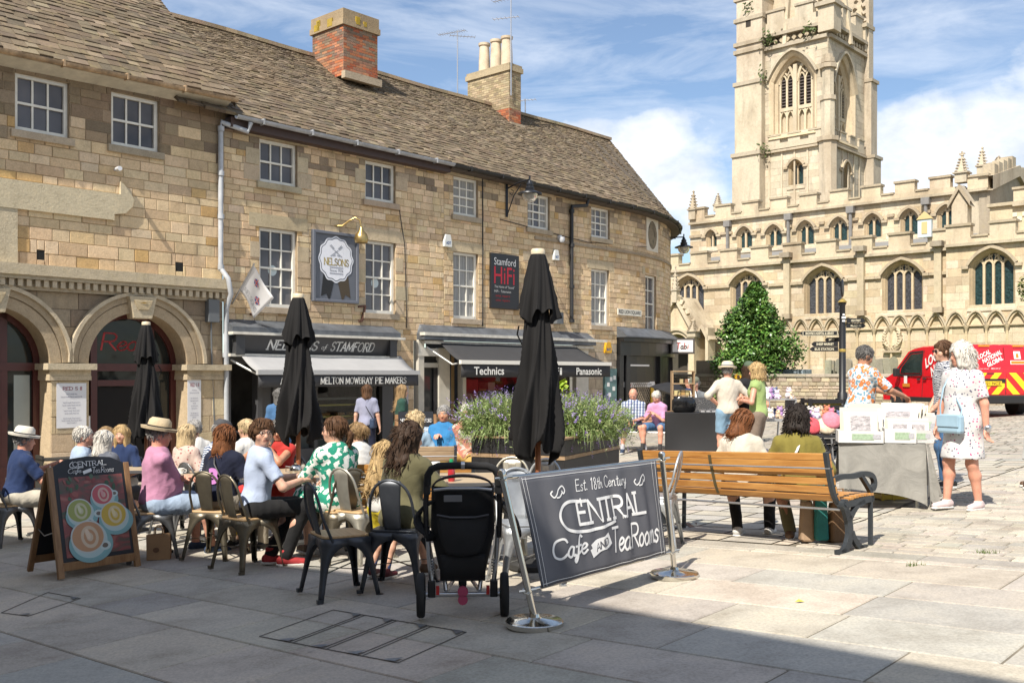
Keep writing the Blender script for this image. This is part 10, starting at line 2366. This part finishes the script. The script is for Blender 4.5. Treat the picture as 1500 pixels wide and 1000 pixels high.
def cn(scale,sc3,detail,rough,dist=0.):
 mp=nd(nt,'ShaderNodeMapping');mp.inputs['Scale'].default_value=sc3;mp.inputs['Location'].default_value=(.35,.1,.2);lk(nt,tc.outputs['Generated'],mp.inputs[0])
 n=nd(nt,'ShaderNodeTexNoise',inp={'Scale':scale,'Detail':detail,'Roughness':rough,'Distortion':dist});lk(nt,mp.outputs[0],n.inputs['Vector']);return n.outputs[0]
cir=ramp(nt,cn(5.,(1,1,5.),10,.62,.5),[(.42,(0,0,0)),(.75,(1,1,1))])
fld=None
nz1=cn(9.,(1,1,1.5),10,.58,.2)
mpz=nd(nt,'ShaderNodeMapping');mpz.inputs['Scale'].default_value=(1,1,1.45);lk(nt,tc.outputs['Generated'],mpz.inputs[0])
for px,py,r_ in((925,255,95),(1000,285,100),(860,222,55),(950,215,60),(1335,205,80),(1385,250,95),(1290,262,85),(1485,185,75),(1590,190,130),(1450,290,90),(700,330,120),(1180,330,120)):
 d_=Vector(((px-CX)/F,1,(HY-py)/F)).normalized();v_=nd(nt,'ShaderNodeVectorMath',operation='DISTANCE');lk(nt,mpz.outputs[0],v_.inputs[0]);v_.inputs[1].default_value=(d_.x,d_.y,d_.z*1.45)
 f_=mval(nt,'SUBTRACT',1.0,mval(nt,'DIVIDE',v_.outputs['Value'],r_/F*1.0));fld=f_ if fld is None else mval(nt,'MAXIMUM',fld,f_)
for d_,r_ in(((-.35,-.8,.5),.75),((.75,-.4,.55),.5),((-.8,.1,.6),.4)):  # unseen cloud banks outside the view, added to whiten the ambient light
 d_=Vector(d_).normalized();v_=nd(nt,'ShaderNodeVectorMath',operation='DISTANCE');lk(nt,mpz.outputs[0],v_.inputs[0]);v_.inputs[1].default_value=(d_.x,d_.y,d_.z*1.45)
 fld=mval(nt,'MAXIMUM',fld,mval(nt,'SUBTRACT',1.0,mval(nt,'DIVIDE',v_.outputs['Value'],r_)))
cum=ramp(nt,mval(nt,'ADD',fld,mval(nt,'MULTIPLY',mval(nt,'SUBTRACT',nz1,.5),2.6)),[(.0,(0,0,0)),(.16,(.45,.45,.45)),(.55,(1,1,1))])
shade=ramp(nt,cn(11.,(1,1,1.6),8,.6),[(.32,(6.6,7.1,7.9)),(.6,(10.6,10.7,10.8))])
blue=mixc(nt,'MULTIPLY',1.,sky.outputs[0],(1.18,1.24,1.27,1))
c1=mixc(nt,'MIX',mval(nt,'ADD',mval(nt,'MULTIPLY',cir,.5),.05),blue,(9.6,10.0,10.6,1))
c2=mixc(nt,'MIX',mval(nt,'MULTIPLY',cum,.86),c1,shade)
lk(nt,c2,bg.inputs[0])
sc.view_settings.view_transform='Standard';sc.view_settings.look='None';sc.view_settings.gamma=1;sc.view_settings.exposure=.62
sc.cycles.max_bounces=6;sc.cycles.diffuse_bounces=3;sc.cycles.glossy_bounces=3;sc.cycles.transmission_bounces=4;sc.cycles.transparent_max_bounces=6
sc.cycles.caustics_reflective=False;sc.cycles.caustics_refractive=False
sc.cycles.use_denoising=True
